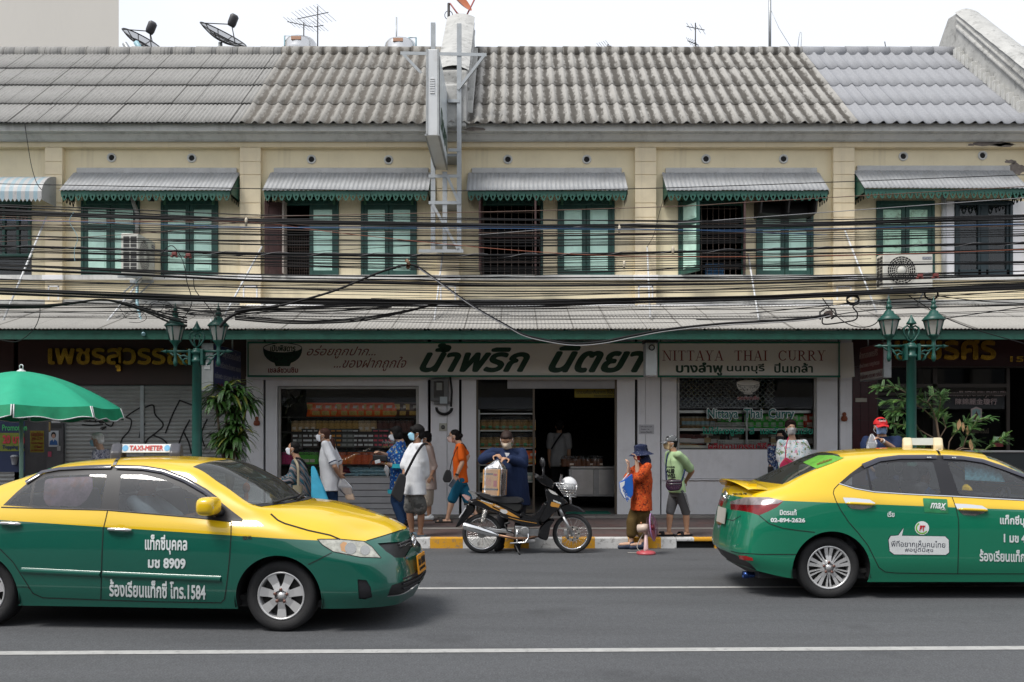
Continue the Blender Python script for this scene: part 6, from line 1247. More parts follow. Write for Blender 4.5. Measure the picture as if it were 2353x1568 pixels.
class CarSurf:
 def __init__(s,cols,loc,rot=0.,NU=340,NV=150,smooth=3):
  C=np.array(cols,float); s.loc=loc; nc,nr=C.shape[:2]; vs=np.linspace(0,nr-1,NV); us=np.linspace(0,nc-1,NU)
  A=np.stack([pchip(range(nc),C[:,j])(us)for j in range(nr)],1); G=np.stack([pchip(range(nr),A[i])(vs)for i in range(NU)],0)
  for _ in range(smooth):
   H_=G.copy(); H_[1:-1,1:-1]=.5*G[1:-1,1:-1]+.125*(G[:-2,1:-1]+G[2:,1:-1]+G[1:-1,:-2]+G[1:-1,2:]); H_[1:-1,-1]=.5*G[1:-1,-1]+.25*(G[:-2,-1]+G[2:,-1]); H_[1:-1,0]=.5*G[1:-1,0]+.25*(G[:-2,0]+G[2:,0]); G=H_
  G[:,-1,1]=0; G[0,:,1]=0; G[-1,:,1]=0
  s.G,s.NU,s.NV,s.nc,s.nr=G,NU,NV,nc,nr
  du=np.gradient(G,axis=0); dv=np.gradient(G,axis=1); N=np.cross(du,dv); l=np.linalg.norm(N,axis=2,keepdims=True); s.N=N/np.maximum(l,1e-9)
  if s.N[NU//2,NV//3,1]<0:s.N=-s.N
  ct_,st_=math.cos(R(rot)),math.sin(R(rot)); RM=np.array([[ct_,-st_,0],[st_,ct_,0],[0,0,1.]]); P_=(G*np.array([1,-1,1]))@RM.T+np.array(loc); s.I=np.stack([CX+F*P_[...,0]/P_[...,1],HY-F*(P_[...,2]-CZ)/P_[...,1]],2)
  s.vis=np.einsum('ijk,ijk->ij',(s.N*np.array([1,-1,1]))@RM.T,P_-np.array([0,0,CZ]))<0
 def ev(s,a,b,arr=None):
  """bilinear at grid coordinates a,b"""
  A=s.G if arr is None else arr; a=np.clip(np.asarray(a,float),0,s.NU-1.001); b=np.clip(np.asarray(b,float),0,s.NV-1.001); i,j=a.astype(int),b.astype(int); x,y=(a-i)[...,None],(b-j)[...,None]
  return A[i,j]*(1-x)*(1-y)+A[i+1,j]*x*(1-y)+A[i,j+1]*(1-x)*y+A[i+1,j+1]*x*y
 def _inv(s,T,q,mask):
  Ts,ms=T[::2,::2],mask[::2,::2]; d=(Ts[...,0]-q[0])**2+(Ts[...,1]-q[1])**2; d=np.where(ms,d,1e9); k=divmod(int(np.argmin(d)),d.shape[1]); a,b=2.*k[0],2.*k[1]
  for _ in range(6):
   p=s.ev([a],[b],T)[0]; ea=s.ev([min(a+.5,s.NU-1)],[b],T)[0]-s.ev([max(a-.5,0)],[b],T)[0]; eb=s.ev([a],[min(b+.5,s.NV-1)],T)[0]-s.ev([a],[max(b-.5,0)],T)[0]
   J=np.stack([ea,eb],1); r=np.array(q)-p
   try:st=np.linalg.lstsq(J,r,rcond=None)[0]
   except Exception:break
   st=np.clip(st,-1.5,1.5); a=min(max(a+st[0],0),s.NU-1); b=min(max(b+st[1],0),s.NV-1)
  return a,b
 def imgb(s,Q_,vmax=5):
  T=s.I; m=s.vis&(np.arange(s.NV)[None,:]<=vmax*(s.NV-1)/(s.nr-1)); sub=np.zeros_like(m); sub[::3,::3]=True; ii,jj=np.nonzero(m&sub); Q_=np.asarray(Q_,float); pts=T[ii,jj]; a=np.zeros(len(Q_)); b=np.zeros(len(Q_))
  for c in range(0,len(Q_),400):k=((Q_[c:c+400,None]-pts[None])**2).sum(-1).argmin(1); a[c:c+400]=ii[k]; b[c:c+400]=jj[k]
  for _ in range(8):
   p=s.ev(a,b,T); ea=s.ev(a+.5,b,T)-s.ev(a-.5,b,T); eb=s.ev(a,b+.5,T)-s.ev(a,b-.5,T); r=Q_-p; det=ea[:,0]*eb[:,1]-ea[:,1]*eb[:,0]; det=np.where(np.abs(det)<1e-9,1e-9,det)
   a=np.clip(a+np.clip((r[:,0]*eb[:,1]-r[:,1]*eb[:,0])/det,-2,2),1,s.NU-2); b=np.clip(b+np.clip((ea[:,0]*r[:,1]-ea[:,1]*r[:,0])/det,-2,2),1,s.NV-2)
  return a,b
 def img(s,x,y,vmax=None):return s._inv(s.I,(x,y),s.vis if vmax is None else s.vis&(np.arange(s.NV)[None,:]<=vmax*(s.NV-1)/(s.nr-1)))
 def xz(s,x,z,vmax=5.3):
  m=np.zeros((s.NU,s.NV),bool); m[:,:int(vmax*(s.NV-1)/(s.nr-1))]=True; m&=np.abs(s.N[...,1])>.15
  return s._inv(s.G[...,[0,2]],(x,z),m)
 def dens(s,pts,step=2.5,close=True):
  out=[]; n=len(pts)
  for i in range(n if close else n-1):
   p,q=np.array(pts[i]),np.array(pts[(i+1)%n]); k=max(1,int(np.linalg.norm(q-p)/step)); out+=[tuple(p+(q-p)*j/k)for j in range(k)]
  if not close:out.append(tuple(pts[-1]))
  return out
 def P3(s,a,b,off=0.,side=-1):
  g=s.ev([a],[b])[0]+s.ev([a],[b],s.N)[0]*off; return Vector((g[0],g[1]*-side*-1 if side>0 else-g[1],g[2]))
def inpoly(P_,poly):
 x,y=P_[:,0],P_[:,1]; r=np.zeros(len(P_),bool); n=len(poly); j=n-1
 for i in range(n):
  xi,yi=poly[i]; xj,yj=poly[j]; c=((yi>y)!=(yj>y))&(x<(xj-xi)*(y-yi)/(yj-yi+1e-12)+xi); r^=c; j=i
 return r
def roundpoly(pts,r=.25,n=3):
 out=[]; k=len(pts)
 for i in range(k):
  p0,p1,p2=[np.array(pts[(i+d)%k],float)for d in(-1,0,1)]; a,b=p1+(p0-p1)*r,p1+(p2-p1)*r
  for j in range(n+1):t=j/n; out.append(tuple((1-t)**2*a+2*t*(1-t)*p1+t*t*b))
 return out
def paint(name,base,top=None,split=None,slope=0.,ref=0.):
 m=bpy.data.materials.new(name); m.use_nodes=True; nt=m.node_tree; b=nt.nodes['Principled BSDF']; b.inputs['Roughness'].default_value=.3; b.inputs['Coat Weight'].default_value=1.; b.inputs['Coat Roughness'].default_value=.03; b.inputs['Specular IOR Level'].default_value=.4
 tc=nd(nt,'ShaderNodeTexCoord'); n=nd(nt,'ShaderNodeTexNoise'); n.inputs['Scale'].default_value=2.2; n.inputs['Detail'].default_value=5; nt.links.new(tc.outputs['Object'],n.inputs['Vector'])
 hv=nd(nt,'ShaderNodeHueSaturation'); mr=nd(nt,'ShaderNodeMapRange'); mr.inputs[3].default_value=.9; mr.inputs[4].default_value=1.08; nt.links.new(n.outputs['Fac'],mr.inputs[0]); nt.links.new(mr.outputs[0],hv.inputs['Value'])
 if top:
  sp=nd(nt,'ShaderNodeSeparateXYZ'); nt.links.new(tc.outputs['Object'],sp.inputs[0]); ma=nd(nt,'ShaderNodeMath',operation='MULTIPLY_ADD'); ma.inputs[1].default_value=-slope; ma.inputs[2].default_value=-split; nt.links.new(sp.outputs[0],ma.inputs[0])
  ad=nd(nt,'ShaderNodeMath',operation='ADD'); nt.links.new(sp.outputs[2],ad.inputs[0]); nt.links.new(ma.outputs[0],ad.inputs[1]); gt=nd(nt,'ShaderNodeMath',operation='GREATER_THAN'); gt.inputs[1].default_value=0; nt.links.new(ad.outputs[0],gt.inputs[0])
  mx=nd(nt,'ShaderNodeMix',data_type='RGBA'); mx.inputs[6].default_value=base+(1,); mx.inputs[7].default_value=top+(1,); nt.links.new(gt.outputs[0],mx.inputs[0]); nt.links.new(mx.outputs[2],hv.inputs['Color'])
 else:hv.inputs['Color'].default_value=base+(1,)
 nt.links.new(hv.outputs[0],b.inputs['Base Color'])
 return m
YEL=(.72,.47,.006); TRIM=mat('black_trim',(.010,.010,.013),.5); SEAM=mat('panel_seam',(.006,.006,.006),.8); CGLASS=glass('car_glass',(.74,.77,.77),film=(.45,.47,.5),fmix=.08); WGLASS=glass('windscreen_glass',(.7,.75,.72),film=(.42,.45,.42),fmix=.07); LAMPG=mat('lamp_clear',(.33,.33,.29),.1,var=.45,vs=16,coat=.6); TYRE=mat('tyre',(.016,.016,.017),.75,var=.25,vs=12,bump=.3,bs=90); RIMM=mat('alloy',(.66,.66,.66),.32,.55,var=.06); DKRIM=mat('rim_dark',(.03,.03,.03),.5); CLOTHG=mat('seat_cloth',(.10,.10,.11),.85,var=.2); SPRAYW=mat('stencil_white',(.62,.66,.66),.6,var=.1)  # film in both car glasses paints in pale reflections of sky and street
def wheel(car,x,side,r,rr,wdt,style):
 """tyre with alloy rim; side -1 faces the camera"""
 y=side*.80; mb=MB(); s=side
 mb.lathe((x,y-s*wdt,r),[(rr*.98,0),(r*.93,s*.005),(r*.985,s*.02),(r,s*.045),(r,s*(wdt-.03)),(r*.985,s*(wdt-.008)),(r*.93,s*(wdt+.006)),(r*.85,s*(wdt+.012)),(rr*1.03,s*(wdt+.002)),(rr*.99,s*(wdt-.012))],48,'Y'); w=mb.build('wheel',TYRE,car,world=False)
 mb=MB(); yf=y; mb.mi=0
 mb.lathe((x,yf,r),[(rr*1.0,s*.0),(rr*.97,s*.006),(rr*.92,-s*.002),(rr*.9,-s*.03),(rr*.88,-s*.12)],48,'Y')
 mb.mi=1; mb.lathe((x,yf-s*.07,r),[(rr*.93,0),(.0,0)],32,'Y',False); mb.mi=0
 mb.lathe((x,yf,r),[(.085,-s*.03),(.07,-s*.008),(.03,-s*.006),(.028,s*.002),(0,s*.002)],24,'Y')
 n=7 if style==7 else 5
 def spoke(a,w0,w1,th=.02):
  ca,sa=math.cos(a),math.sin(a); pts=[]
  for q,w,d in((.05,w0,.004),(rr*.55,(w0+w1)/2*.94,-.012),(rr*.95,w1,-.002)):
   for e in(-1,1):pts.append((x+q*ca-e*w*sa,yf+s*d,r+q*sa+e*w*ca))
   for e in(-1,1):pts.append((x+q*ca-e*w*.8*sa,yf+s*(d-.035),r+q*sa+e*w*.8*ca))
  f=[]
  for k in range(2):b=4*k; f+=[(b,b+1,b+5,b+4),(b,b+4,b+6,b+2),(b+1,b+3,b+7,b+5)]
  mb.add(pts,f,False)
 if style==7:
  for k in range(7):spoke(2*math.pi*k/7+.25,.028,.044)
 else:
  for k in range(5):
   a=2*math.pi*k/5+math.pi/2
   for d in(-.14,.14):spoke(a+d,.012,.02)
   spoke(a+math.pi/5+.1,.006,.009); spoke(a+math.pi/5-.1,.006,.009)
 mb.mi=2
 for k in range(5):a=2*math.pi*k/5+.3; mb.lathe((x+.055*math.cos(a),yf,r+.055*math.sin(a)),[(.014,-s*.01),(.014,s*.008),(.008,s*.01),(0,s*.01)],8,'Y')
 mb.build('rim',[RIMM,DKRIM,mat('lug_nut',(.22,.12,.1),.4,.7)],w,world=False); return w
def car(name,label,loc,cols,feat,green,split,slope,wheels,rt,style,hoodyel=True,rot=0.):
 S=CarSurf(cols,loc,rot); root=thing(name,label,'taxi',loc,R(rot)); kw=dict(world=False)
 gs=(S.NU-1)/(S.nc-1); gv=(S.NV-1)/(S.nr-1)
 reg={}
 for nm,pts,mode in feat:
  if mode=='img':g=[S.img(*p)for p in S.dens(pts,6)]
  elif mode=='mix':g=[q for p in pts for q in([S.img(*p[1:])]if p[0]=='i'else[(p[0]*gs,p[1]*gv)])]; g=S.dens(g,3)
  elif mode=='xz':g=[S.xz(*p)for p in S.dens(pts,.03)]
  else:g=S.dens([(p[0]*gs,p[1]*gv)for p in pts],3)
  reg[nm]=g
 for k,x in enumerate(wheels):reg['arch%d'%k]=[S.xz(x+rt[1]*math.cos(2*math.pi*i/72),max(rt[0]*.95+rt[1]*math.sin(2*math.pi*i/72),.0),4)for i in range(72)if rt[0]*.95+rt[1]*math.sin(2*math.pi*i/72)>.16]
 V=[]; E=[]
 nu,nv=S.NU//2,S.NV//2
 for i in range(nu):
  for j in range(nv):V.append((i*(S.NU-1)/(nu-1),j*(S.NV-1)/(nv-1)))
 for nm,g in reg.items():
  b=len(V); V+=[tuple(p)for p in g]; E+=[(b+i,b+(i+1)%len(g))for i in range(len(g))]
 vo,eo,fo,*_=delaunay_2d_cdt([Vector(v)for v in V],E,[],0,1e-4)
 UV=np.array([(v.x,v.y)for v in vo]); Fc=np.array([f for f in fo if len(f)==3]); c=UV[Fc].mean(1); P0=S.ev(UV[:,0],UV[:,1]); N0=S.ev(UV[:,0],UV[:,1],S.N); N0/=np.maximum(np.linalg.norm(N0,axis=1,keepdims=True),1e-9)
 lab=np.full(len(Fc),-1); names=list(reg)
 for i,nm in enumerate(names):lab[inpoly(c,reg[nm])]=i
 a3=P0[Fc]; area=np.linalg.norm(np.cross(a3[:,1]-a3[:,0],a3[:,2]-a3[:,0]),axis=1)
 twot=paint(name+'_paint',green,YEL,split,slope); yel=paint(name+'_yellow',YEL)
 mats={'glass':CGLASS,'wind':WGLASS,'trim':TRIM,'lamp':LAMPG}
 def emit(sel,nm,m,sides=(-1,1),off=0.,parent=root,both=False):
  out=None
  for sg in(sides if not both else(0,)):
   vs,fs,ns=[],[],[]
   for g in((-1,1)if both else(sg,)):
    f=Fc[sel&(area>1e-9)]
    if not len(f):continue
    ids=np.unique(f); mp=np.full(len(UV),-1); mp[ids]=np.arange(len(ids))+len(vs); q=P0[ids]+N0[ids]*off; ng=N0[ids].copy(); q=q*np.array([1,g,1]); ng=ng*np.array([1,g,1]); vs+=[tuple(v)for v in q]; ns+=[tuple(v)for v in ng]
    ff=mp[f];
    p=q[ff-(len(vs)-len(ids))]; nn=np.cross(p[:,1]-p[:,0],p[:,2]-p[:,0]); fl=(nn*ng[ff-(len(vs)-len(ids))].reshape(-1,3,3).mean(1)).sum(1)<0
    ff[fl]=ff[fl][:,::-1]; fs+=[tuple(int(k)for k in t)for t in ff]
   if not fs:continue
   me=bpy.data.meshes.new(nm); me.from_pydata(vs,[],fs); me.materials.append(m); me.polygons.foreach_set('use_smooth',[True]*len(fs)); me.update(); me.normals_split_custom_set_from_vertices(ns)
   o=bpy.data.objects.new(nm,me); COL.objects.link(o); o.parent=parent; out=o
  return out
 isl=lambda*p:np.isin(lab,[i for i,n_ in enumerate(names)if n_.startswith(p)])
 emit(lab==-1,'body',twot,both=True)
 parts={}
 for i,nm in enumerate(names):
  k=nm.split('#')[0]
  if k.startswith('arch'):continue
  if k in('windscreen','rear_window'):emit(lab==i,k,WGLASS,both=True)
  elif k.startswith('glass'):emit(lab==i,'side_window',CGLASS)
  elif k=='hood':emit(lab==i,'bonnet',yel if hoodyel else twot,both=True)
  elif k in('grille','lower_grille','diffuser'):emit(lab==i,k,mat('grille_black',(.008,.008,.009),.5),off=-.012,both=True)
  elif k=='nose':emit(lab==i,'nose_panel',paint(name+'_green',green),both=True)
  elif k=='headlight':emit(lab==i,k,LAMPG)
  elif k=='taillight':emit(lab==i,k,mat('tail_red',(.16,.004,.006),.15,coat=.5,var=.5,vs=9))
  elif k=='taillight_clear':emit(lab==i,k,mat('tail_clear',(.30,.26,.26),.15,coat=.6,var=.4,vs=9,metal=.4))
  elif k=='fog_recess':emit(lab==i,k,TRIM,off=-.01)
  elif k=='frame':emit(lab==i,'window_frame',TRIM)
  elif k in('front_door','rear_door'):emit(lab==i,k,twot)
  # wheel wells, floor, wheels
 for x in wheels:
  for sg in(-1,1):
   mb=MB(); R_=rt[1]+.012; z0=rt[0]*.95
   mb.grid(lambda u,v:(x+R_*math.cos(R(-12+204*u)),sg*(.55+.315*v),z0+R_*math.sin(R(-12+204*u))),24,2); mb.add([(x+R_*math.cos(R(-12+204*k/24)),sg*.55,z0+R_*math.sin(R(-12+204*k/24)))for k in range(25)],[tuple(range(25))]); mb.build('wheel_well',BLACK,root,**kw)
   wheel(root,x,sg,rt[0],rt[2],.19,style)
 mb=MB(); mb.box(-2.0,1.95,-.72,.72,.2,.26); mb.build('underbody',BLACK,root,**kw)
 return S,root
def ribbon(S,root,pts,w,m,nm,mode='img',off=.0025,sides=(-1,),close=False,step=5,vmax=None,fat=0.):
 """a strip laid on the body along a line (seams, chrome, trims)"""
 d=S.dens(pts,step if mode=='img'else .03,close); g=[S.img(*p,vmax=vmax)if mode=='img'else S.xz(*p)for p in d]
 for sg in sides:
  q=[]; n=[]
  for a,b in g:p=S.ev([a],[b])[0]; k=S.ev([a],[b],S.N)[0]; k=k/max(np.linalg.norm(k),1e-9); q.append(Vector((p[0],p[1]*sg,p[2]))); n.append(Vector((k[0],k[1]*sg,k[2])))
  mb=MB(); vs=[]; kk=len(q)
  for i in range(kk):
   t=(q[(i+1)%kk if close else min(i+1,kk-1)]-q[(i-1)%kk if close else max(i-1,0)]); s_=t.cross(n[i]); s_=s_.normalized()*w/2 if s_.length>1e-9 else Vector((0,0,0)); vs+=[q[i]-s_+n[i]*off,q[i]+n[i]*(off+fat),q[i]+s_+n[i]*off]
  e=kk if close else kk-1; fs=[]
  for i in range(e):a,b=3*i,3*((i+1)%kk); fs+=[(a,b,b+1,a+1),(a+1,b+1,b+2,a+2)]
  mb.add(vs,fs,True); mb.build(nm,m,root,world=False)
def stencil(S,root,lines,m,nm='door_lettering',off=.003,warp=None):
 """writing sprayed on the door: each line is a text and its corner pixels (x0,y0)-(x1,y1) along the base, and its height"""
 mb=MB()
 for s,x0,y0,x1,y1,h,kw in lines:
  T=MB(); add_text(T,s,lambda u,v:(u,0,v),0,1,0,1,**kw); b=len(mb.v); A_=np.array(T.v); Qp=np.stack([x0+(x1-x0)*A_[:,0],y0+(y1-y0)*A_[:,0]-h*A_[:,2]],1); ga,gb=S.imgb(Qp)
  p=S.ev(ga,gb); n=S.ev(ga,gb,S.N); n/=np.maximum(np.linalg.norm(n,axis=1,keepdims=True),1e-9); p=p+n*(off+np.abs(A_[:,1:2])); mb.v+=[(q[0],-q[1],q[2])for q in p]
  for f in T.f:mb.f.append(tuple(i+b for i in f)); mb.m.append(0); mb.s.append(False)
 return mb.build(nm,m,root,world=False)
def patch(S,root,pts,m,nm,off=.003,step=6,vmax=None,side=-1):
 g=[S.img(*p,vmax=vmax)for p in S.dens(pts,step)]; V=[Vector(p)for p in g]; n=len(V); lo=np.min(g,0); hi=np.max(g,0); gx=[Vector((a,b))for a in np.arange(lo[0],hi[0],4.)for b in np.arange(lo[1],hi[1],4.)if inpoly(np.array([[a,b]]),g)[0]]
 vo,eo,fo,*_=delaunay_2d_cdt(V+gx,[(i,(i+1)%n)for i in range(n)],[list(range(n))],1,1e-5); mb=MB()
 vs=[]
 for v in vo:p=S.ev([v.x],[v.y])[0]; k=S.ev([v.x],[v.y],S.N)[0]; k/=max(np.linalg.norm(k),1e-9); p=p+k*off; vs.append((p[0],p[1]*side,p[2]))
 mb.add(vs,[tuple(f)for f in fo],True); return mb.build(nm,m,root,world=False)
def handle(S,root,x0,y0,x1,y1,cup=None,m=CHROME,cupm=None):
 a=S.img(x0,y0); b=S.img(x1,y1); mb=MB(); k=8; pts=[]; f=[]
 for i in range(k+1):
  t=i/k; g=(a[0]+(b[0]-a[0])*t,a[1]+(b[1]-a[1])*t); h=.014+.018*math.sin(math.pi*t)**.6; p=S.ev([g[0]],[g[1]])[0]+S.ev([g[0]],[g[1]],S.N)[0]*h; pts.append((p[0],-p[1],p[2]))
 mb.tube(pts,[.009]+[.015]*(k-1)+[.009],8); hd=mb.build('door_handle',m,root,world=False)
 if cup:patch(S,root,cup,cupm,'handle_recess',.002)
 o=hd.copy(); COL.objects.link(o); o.parent=root; o.scale=(1,-1,1)
 return hd
def interior(root,zs,x_seats,steer,dash,top):
 kw=dict(world=False)
 for x in x_seats:
  for y in(-.37,.37):
   mb=MB(); mb.obox((x,y,zs),(.5,.48,.16)); mb.obox((x-.27,y,zs+.33),(.13,.46,.62),Matrix.Rotation(R(-14),3,'Y')); mb.obox((x-.37,y,zs+.72),(.09,.25,.16)); mb.build('seat',CLOTHG,root,bevel=.04,seg=3,**kw)
 mb=MB(); mb.obox((dash,0,.90),(.42,1.36,.24)); mb.build('dashboard',mat('dash_grey',(.045,.045,.05),.7),root,bevel=.06,seg=3,**kw)
 mb=MB(); c=Vector((steer,-.36,.97)); M=Matrix.Rotation(R(-62),3,'Y'); mb.tube([c+M@Vector((.18*math.cos(k*.3142),.18*math.sin(k*.3142),0))for k in range(21)],.016,6); mb.tube([c+M@Vector((-.17,0,0)),c+M@Vector((.17,0,0))],.018,5); mb.tube([c,c+M@Vector((0,0,-.25))],.03,6); mb.build('steering_wheel',BLACK,root,**kw)
 mb=MB(); mb.box(-1.9,1.3,-.74,.74,.26,.30); mb.build('cabin_floor',mat('cabin_dark',(.02,.02,.02),.9),root,**kw)
 # ---- nearer taxi
T1=[[(-2.22,0,.25),(-2.27,0,.42),(-2.28,0,.65),(-2.24,0,.90),(-2.20,0,1.04),(-2.17,0,1.05),(-2.16,0,1.052),(-2.15,0,1.055)],[(-2.18,.45,.25),(-2.24,.46,.42),(-2.25,.46,.65),(-2.21,.45,.9),(-2.17,.44,1.035),(-2.10,.36,1.05),(-2.08,.2,1.055),(-2.05,0,1.06)],[(-1.98,.78,.25),(-2.05,.80,.42),(-2.07,.80,.65),(-2.03,.77,.88),(-2.0,.70,1.02),(-1.90,.54,1.06),(-1.9,.28,1.07),(-1.9,0,1.075)],[(-1.70,.83,.22),(-1.70,.87,.40),(-1.70,.88,.65),(-1.68,.85,.90),(-1.66,.765,1.05),(-1.62,.61,1.10),(-1.62,.32,1.11),(-1.62,0,1.115)],[(-1.26,.84,.2),(-1.26,.875,.40),(-1.26,.885,.65),(-1.26,.86,.9),(-1.25,.785,1.08),(-1.18,.61,1.27),(-1.2,.33,1.29),(-1.2,0,1.30)],[(-.85,.84,.2),(-.85,.875,.40),(-.85,.885,.65),(-.85,.865,.9),(-.86,.80,1.08),(-.76,.615,1.375),(-.78,.36,1.44),(-.78,0,1.455)],[(-.2,.84,.2),(-.2,.875,.4),(-.2,.885,.65),(-.2,.868,.88),(-.2,.81,1.055),(-.2,.60,1.425),(-.2,.36,1.48),(-.2,0,1.495)],[(.40,.84,.2),(.40,.875,.4),(.40,.885,.65),(.40,.865,.87),(.42,.81,1.01),(.32,.59,1.40),(.38,.34,1.455),(.40,0,1.47)],[(.72,.84,.2),(.72,.875,.4),(.72,.885,.65),(.72,.865,.86),(.74,.805,.978),(.67,.65,1.235),(.80,.37,1.29),(.84,0,1.30)],[(.98,.84,.2),(.98,.875,.4),(.98,.885,.64),(.98,.865,.84),(.98,.805,.955),(1.0,.71,1.065),(1.14,.38,1.075),(1.2,0,1.08)],[(1.26,.84,.2),(1.26,.875,.4),(1.26,.885,.63),(1.26,.865,.80),(1.24,.795,.925),(1.30,.62,1.01),(1.42,.34,1.05),(1.45,0,1.06)],[(1.62,.83,.21),(1.64,.87,.4),(1.64,.875,.62),(1.64,.84,.74),(1.62,.755,.835),(1.66,.57,.925),(1.74,.31,.972),(1.78,0,.985)],[(1.98,.77,.21),(2.04,.81,.38),(2.02,.80,.58),(1.97,.74,.68),(1.92,.66,.765),(1.92,.48,.832),(2.0,.26,.885),(2.04,0,.90)],[(2.22,.50,.20),(2.28,.54,.36),(2.245,.53,.56),(2.19,.50,.68),(2.13,.44,.755),(2.115,.34,.805),(2.13,.18,.835),(2.15,0,.842)],[(2.26,0,.19),(2.33,0,.35),(2.295,0,.56),(2.25,0,.68),(2.22,0,.765),(2.215,0,.785),(2.21,0,.795),(2.205,0,.80)]]
A1=lambda x,y:(x/3.033,988+y/3.033)
B1=lambda x,y:(517+x/3.138,1005.2+y/3.138)
ROT1=-4.5; c_,s_=math.cos(R(ROT1)),math.sin(R(ROT1)); LOC1=(-3.247+1.26-(1.26*c_+.885*s_),7.68-(1.26*s_-.885*c_),0)
T1=[[(x-.12*min(1,max(0,(-.2-x)/1.06)),y,z)for x,y,z in c]for c in T1]
F1=[('frame',[A1(*p)for p in((20,527),(120,430),(240,330),(400,275),(600,258),(800,254),(1000,260),(1150,285),(1300,345),(1450,435),(1530,495),(1610,560),(1692,622),(1690,642),(1520,628),(1360,612),(750,562),(300,545))],'img'),('glass#1',[A1(*p)for p in((50,520),(140,440),(225,378),(205,524))],'img'),('glass#2',roundpoly([A1(*p)for p in((220,526),(245,366),(330,322),(745,308),(698,552))],.08),'img'),('glass#3',roundpoly([A1(*p)for p in((822,565),(843,312),(1000,312),(1150,350),(1300,422),(1440,500),(1515,560),(1500,612),(1360,600))],.08),'img'),('windscreen',[(7.12,5.15),(7.12,7.0),(9.0,7.0),(8.95,6),(8.9,5.12),(8.45,5.13),(7.8,5.13)],'uv'),('rear_window',[(3.2,5.2),(3.15,7),(4.75,7),(4.75,6),(4.72,5.25),(4.1,5.2)],'uv'),('hood',[B1(622-300+8,545)]+[B1(*p)for p in((430,620),(600,670),(760,705),(830,735),(930,742),(1020,747),(1100,720),(1200,690),(1285,665))]+[],'img'),('headlight',[B1(*p)for p in((665,735),(750,733),(830,735),(920,740),(1000,750),(1060,790),(1125,870),(1050,868),(975,865),(880,850),(780,825),(725,790))],'img'),('fog_recess',[B1(*p)for p in((955,1025),(1020,1030),(1050,1080),(1062,1155),(1010,1168),(965,1165))],'img')]
def rev_hood():return[(9.15,7.0),(9.12,6),(9.1,5.18),(9.35,4.75),(9.9,4.55),(10.6,4.42),(11.3,4.32),(11.95,4.35),(12.6,4.45),(13.0,4.6),(13.45,5.0),(13.55,6.0),(13.55,7.0)]
IM=lambda*p:[('i',)+B1(*q)for q in p]
EDGE=IM((1020,747),(1060,736),(1120,718),(1160,705),(1230,682),(1285,668))
F1[6]=('hood',[(9.15,7.0),(9.12,6),(9.1,5.18)]+IM((330,553),(380,598),(430,622),(600,672),(760,707),(830,737),(930,743))+EDGE+[(13.62,7.0)],'mix')
F1.insert(7,('nose',EDGE+[(13.62,7.0),(14,7),(14,2.6)]+IM((1250,900),(1150,880),(1126,868),(1090,815),(1058,785),(1030,760)),'mix'))
F1.append(('grille',IM((1100,764),(1180,757),(1250,753),(1310,753))+[(14,3.62),(14,2.85)]+IM((1300,866),(1225,868),(1160,822)),'mix')); F1.append(('lower_grille',IM((1170,1150),(1185,1105),(1205,1066),(1280,1040),(1340,1018))+[(14,1.55),(14,.75)]+IM((1320,1115),(1250,1142)),'mix'))
S1,C1=car('taxi','yellow and green taxi nearest the camera, its bonnet and front bumper fully in view',LOC1,T1,F1,(.002,.088,.06),.878,-.0555,(-1.43,1.26),(.308,.372,.207),7,rot=ROT1)
for pts,w in(([A1(750,562),A1(738,620),A1(720,690),A1(712,850),A1(708,985),A1(703,1185)],.008),([A1(1612,640),A1(1610,740),A1(1600,900),A1(1580,1080),A1(1565,1180),A1(1540,1205),A1(1100,1198),A1(703,1185),A1(300,1170),A1(230,1140),A1(180,1060),A1(90,920),A1(0,830)],.008),([A1(115,1095),A1(195,1096),A1(240,1145),A1(300,1172)],.005),([B1(330,553),B1(380,598),B1(430,622),B1(600,672),B1(760,707),B1(830,737)],.016),([B1(600,917),B1(680,880),B1(770,832)],.007),([B1(1020,747),B1(1060,735),B1(1160,705),B1(1285,665)],.008)):ribbon(S1,C1,pts,w,SEAM,'panel_seam',sides=(-1,1))
ribbon(S1,C1,[A1(*p)for p in((185,372),(300,300),(420,278),(600,266),(780,262))],.05,mat('wind_deflector',(.02,.02,.035),.15,coat=1),'wind_deflector',off=.012,sides=(-1,1),fat=.014); ribbon(S1,C1,[A1(*p)for p in((812,264),(1000,270),(1140,293),(1290,352),(1430,432),(1510,492))],.05,MATS['wind_deflector'],'wind_deflector',off=.012,sides=(-1,1),fat=.014)
ribbon(S1,C1,[A1(150,982),A1(400,994),A1(700,1008)],.055,bpy.data.materials['taxi_paint'],'rub_strip',off=.001,sides=(-1,1),fat=.022); ribbon(S1,C1,[A1(718,1008),A1(1100,1024),A1(1540,1042)],.055,bpy.data.materials['taxi_paint'],'rub_strip',off=.001,sides=(-1,1),fat=.022)
ribbon(S1,C1,[A1(10,540),A1(750,560),A1(1360,612),A1(1610,640)],.012,TRIM,'window_trim',sides=(-1,1),fat=.004)
handle(S1,C1,*A1(5,652),*A1(152,658),[A1(*p)for p in((40,640),(70,620),(100,622),(125,645),(110,690),(75,697),(45,680))],CHROME,bpy.data.materials['taxi_paint']); handle(S1,C1,*A1(750,692),*A1(922,700),[A1(*p)for p in((805,680),(830,660),(865,662),(885,690),(870,730),(835,738),(808,720))],CHROME,bpy.data.materials['taxi_paint'])
stencil(S1,C1,[('แท็กซี่บุคคล',*A1(1012,866),*A1(1306,872),45,dict(bold=.03)),('มช 8909',*A1(1033,962),*A1(1295,970),24,dict(bold=.04)),('ร้องเรียนแท็กซี่ โทร.1584',*A1(764,1160),*A1(1434,1184),40,dict(bold=.03))],SPRAYW)
stencil(S1,C1,[('DUAL VVT-i',*B1(130,738),*B1(192,738),9,dict(bold=.03))],CHROME,'engine_badge')
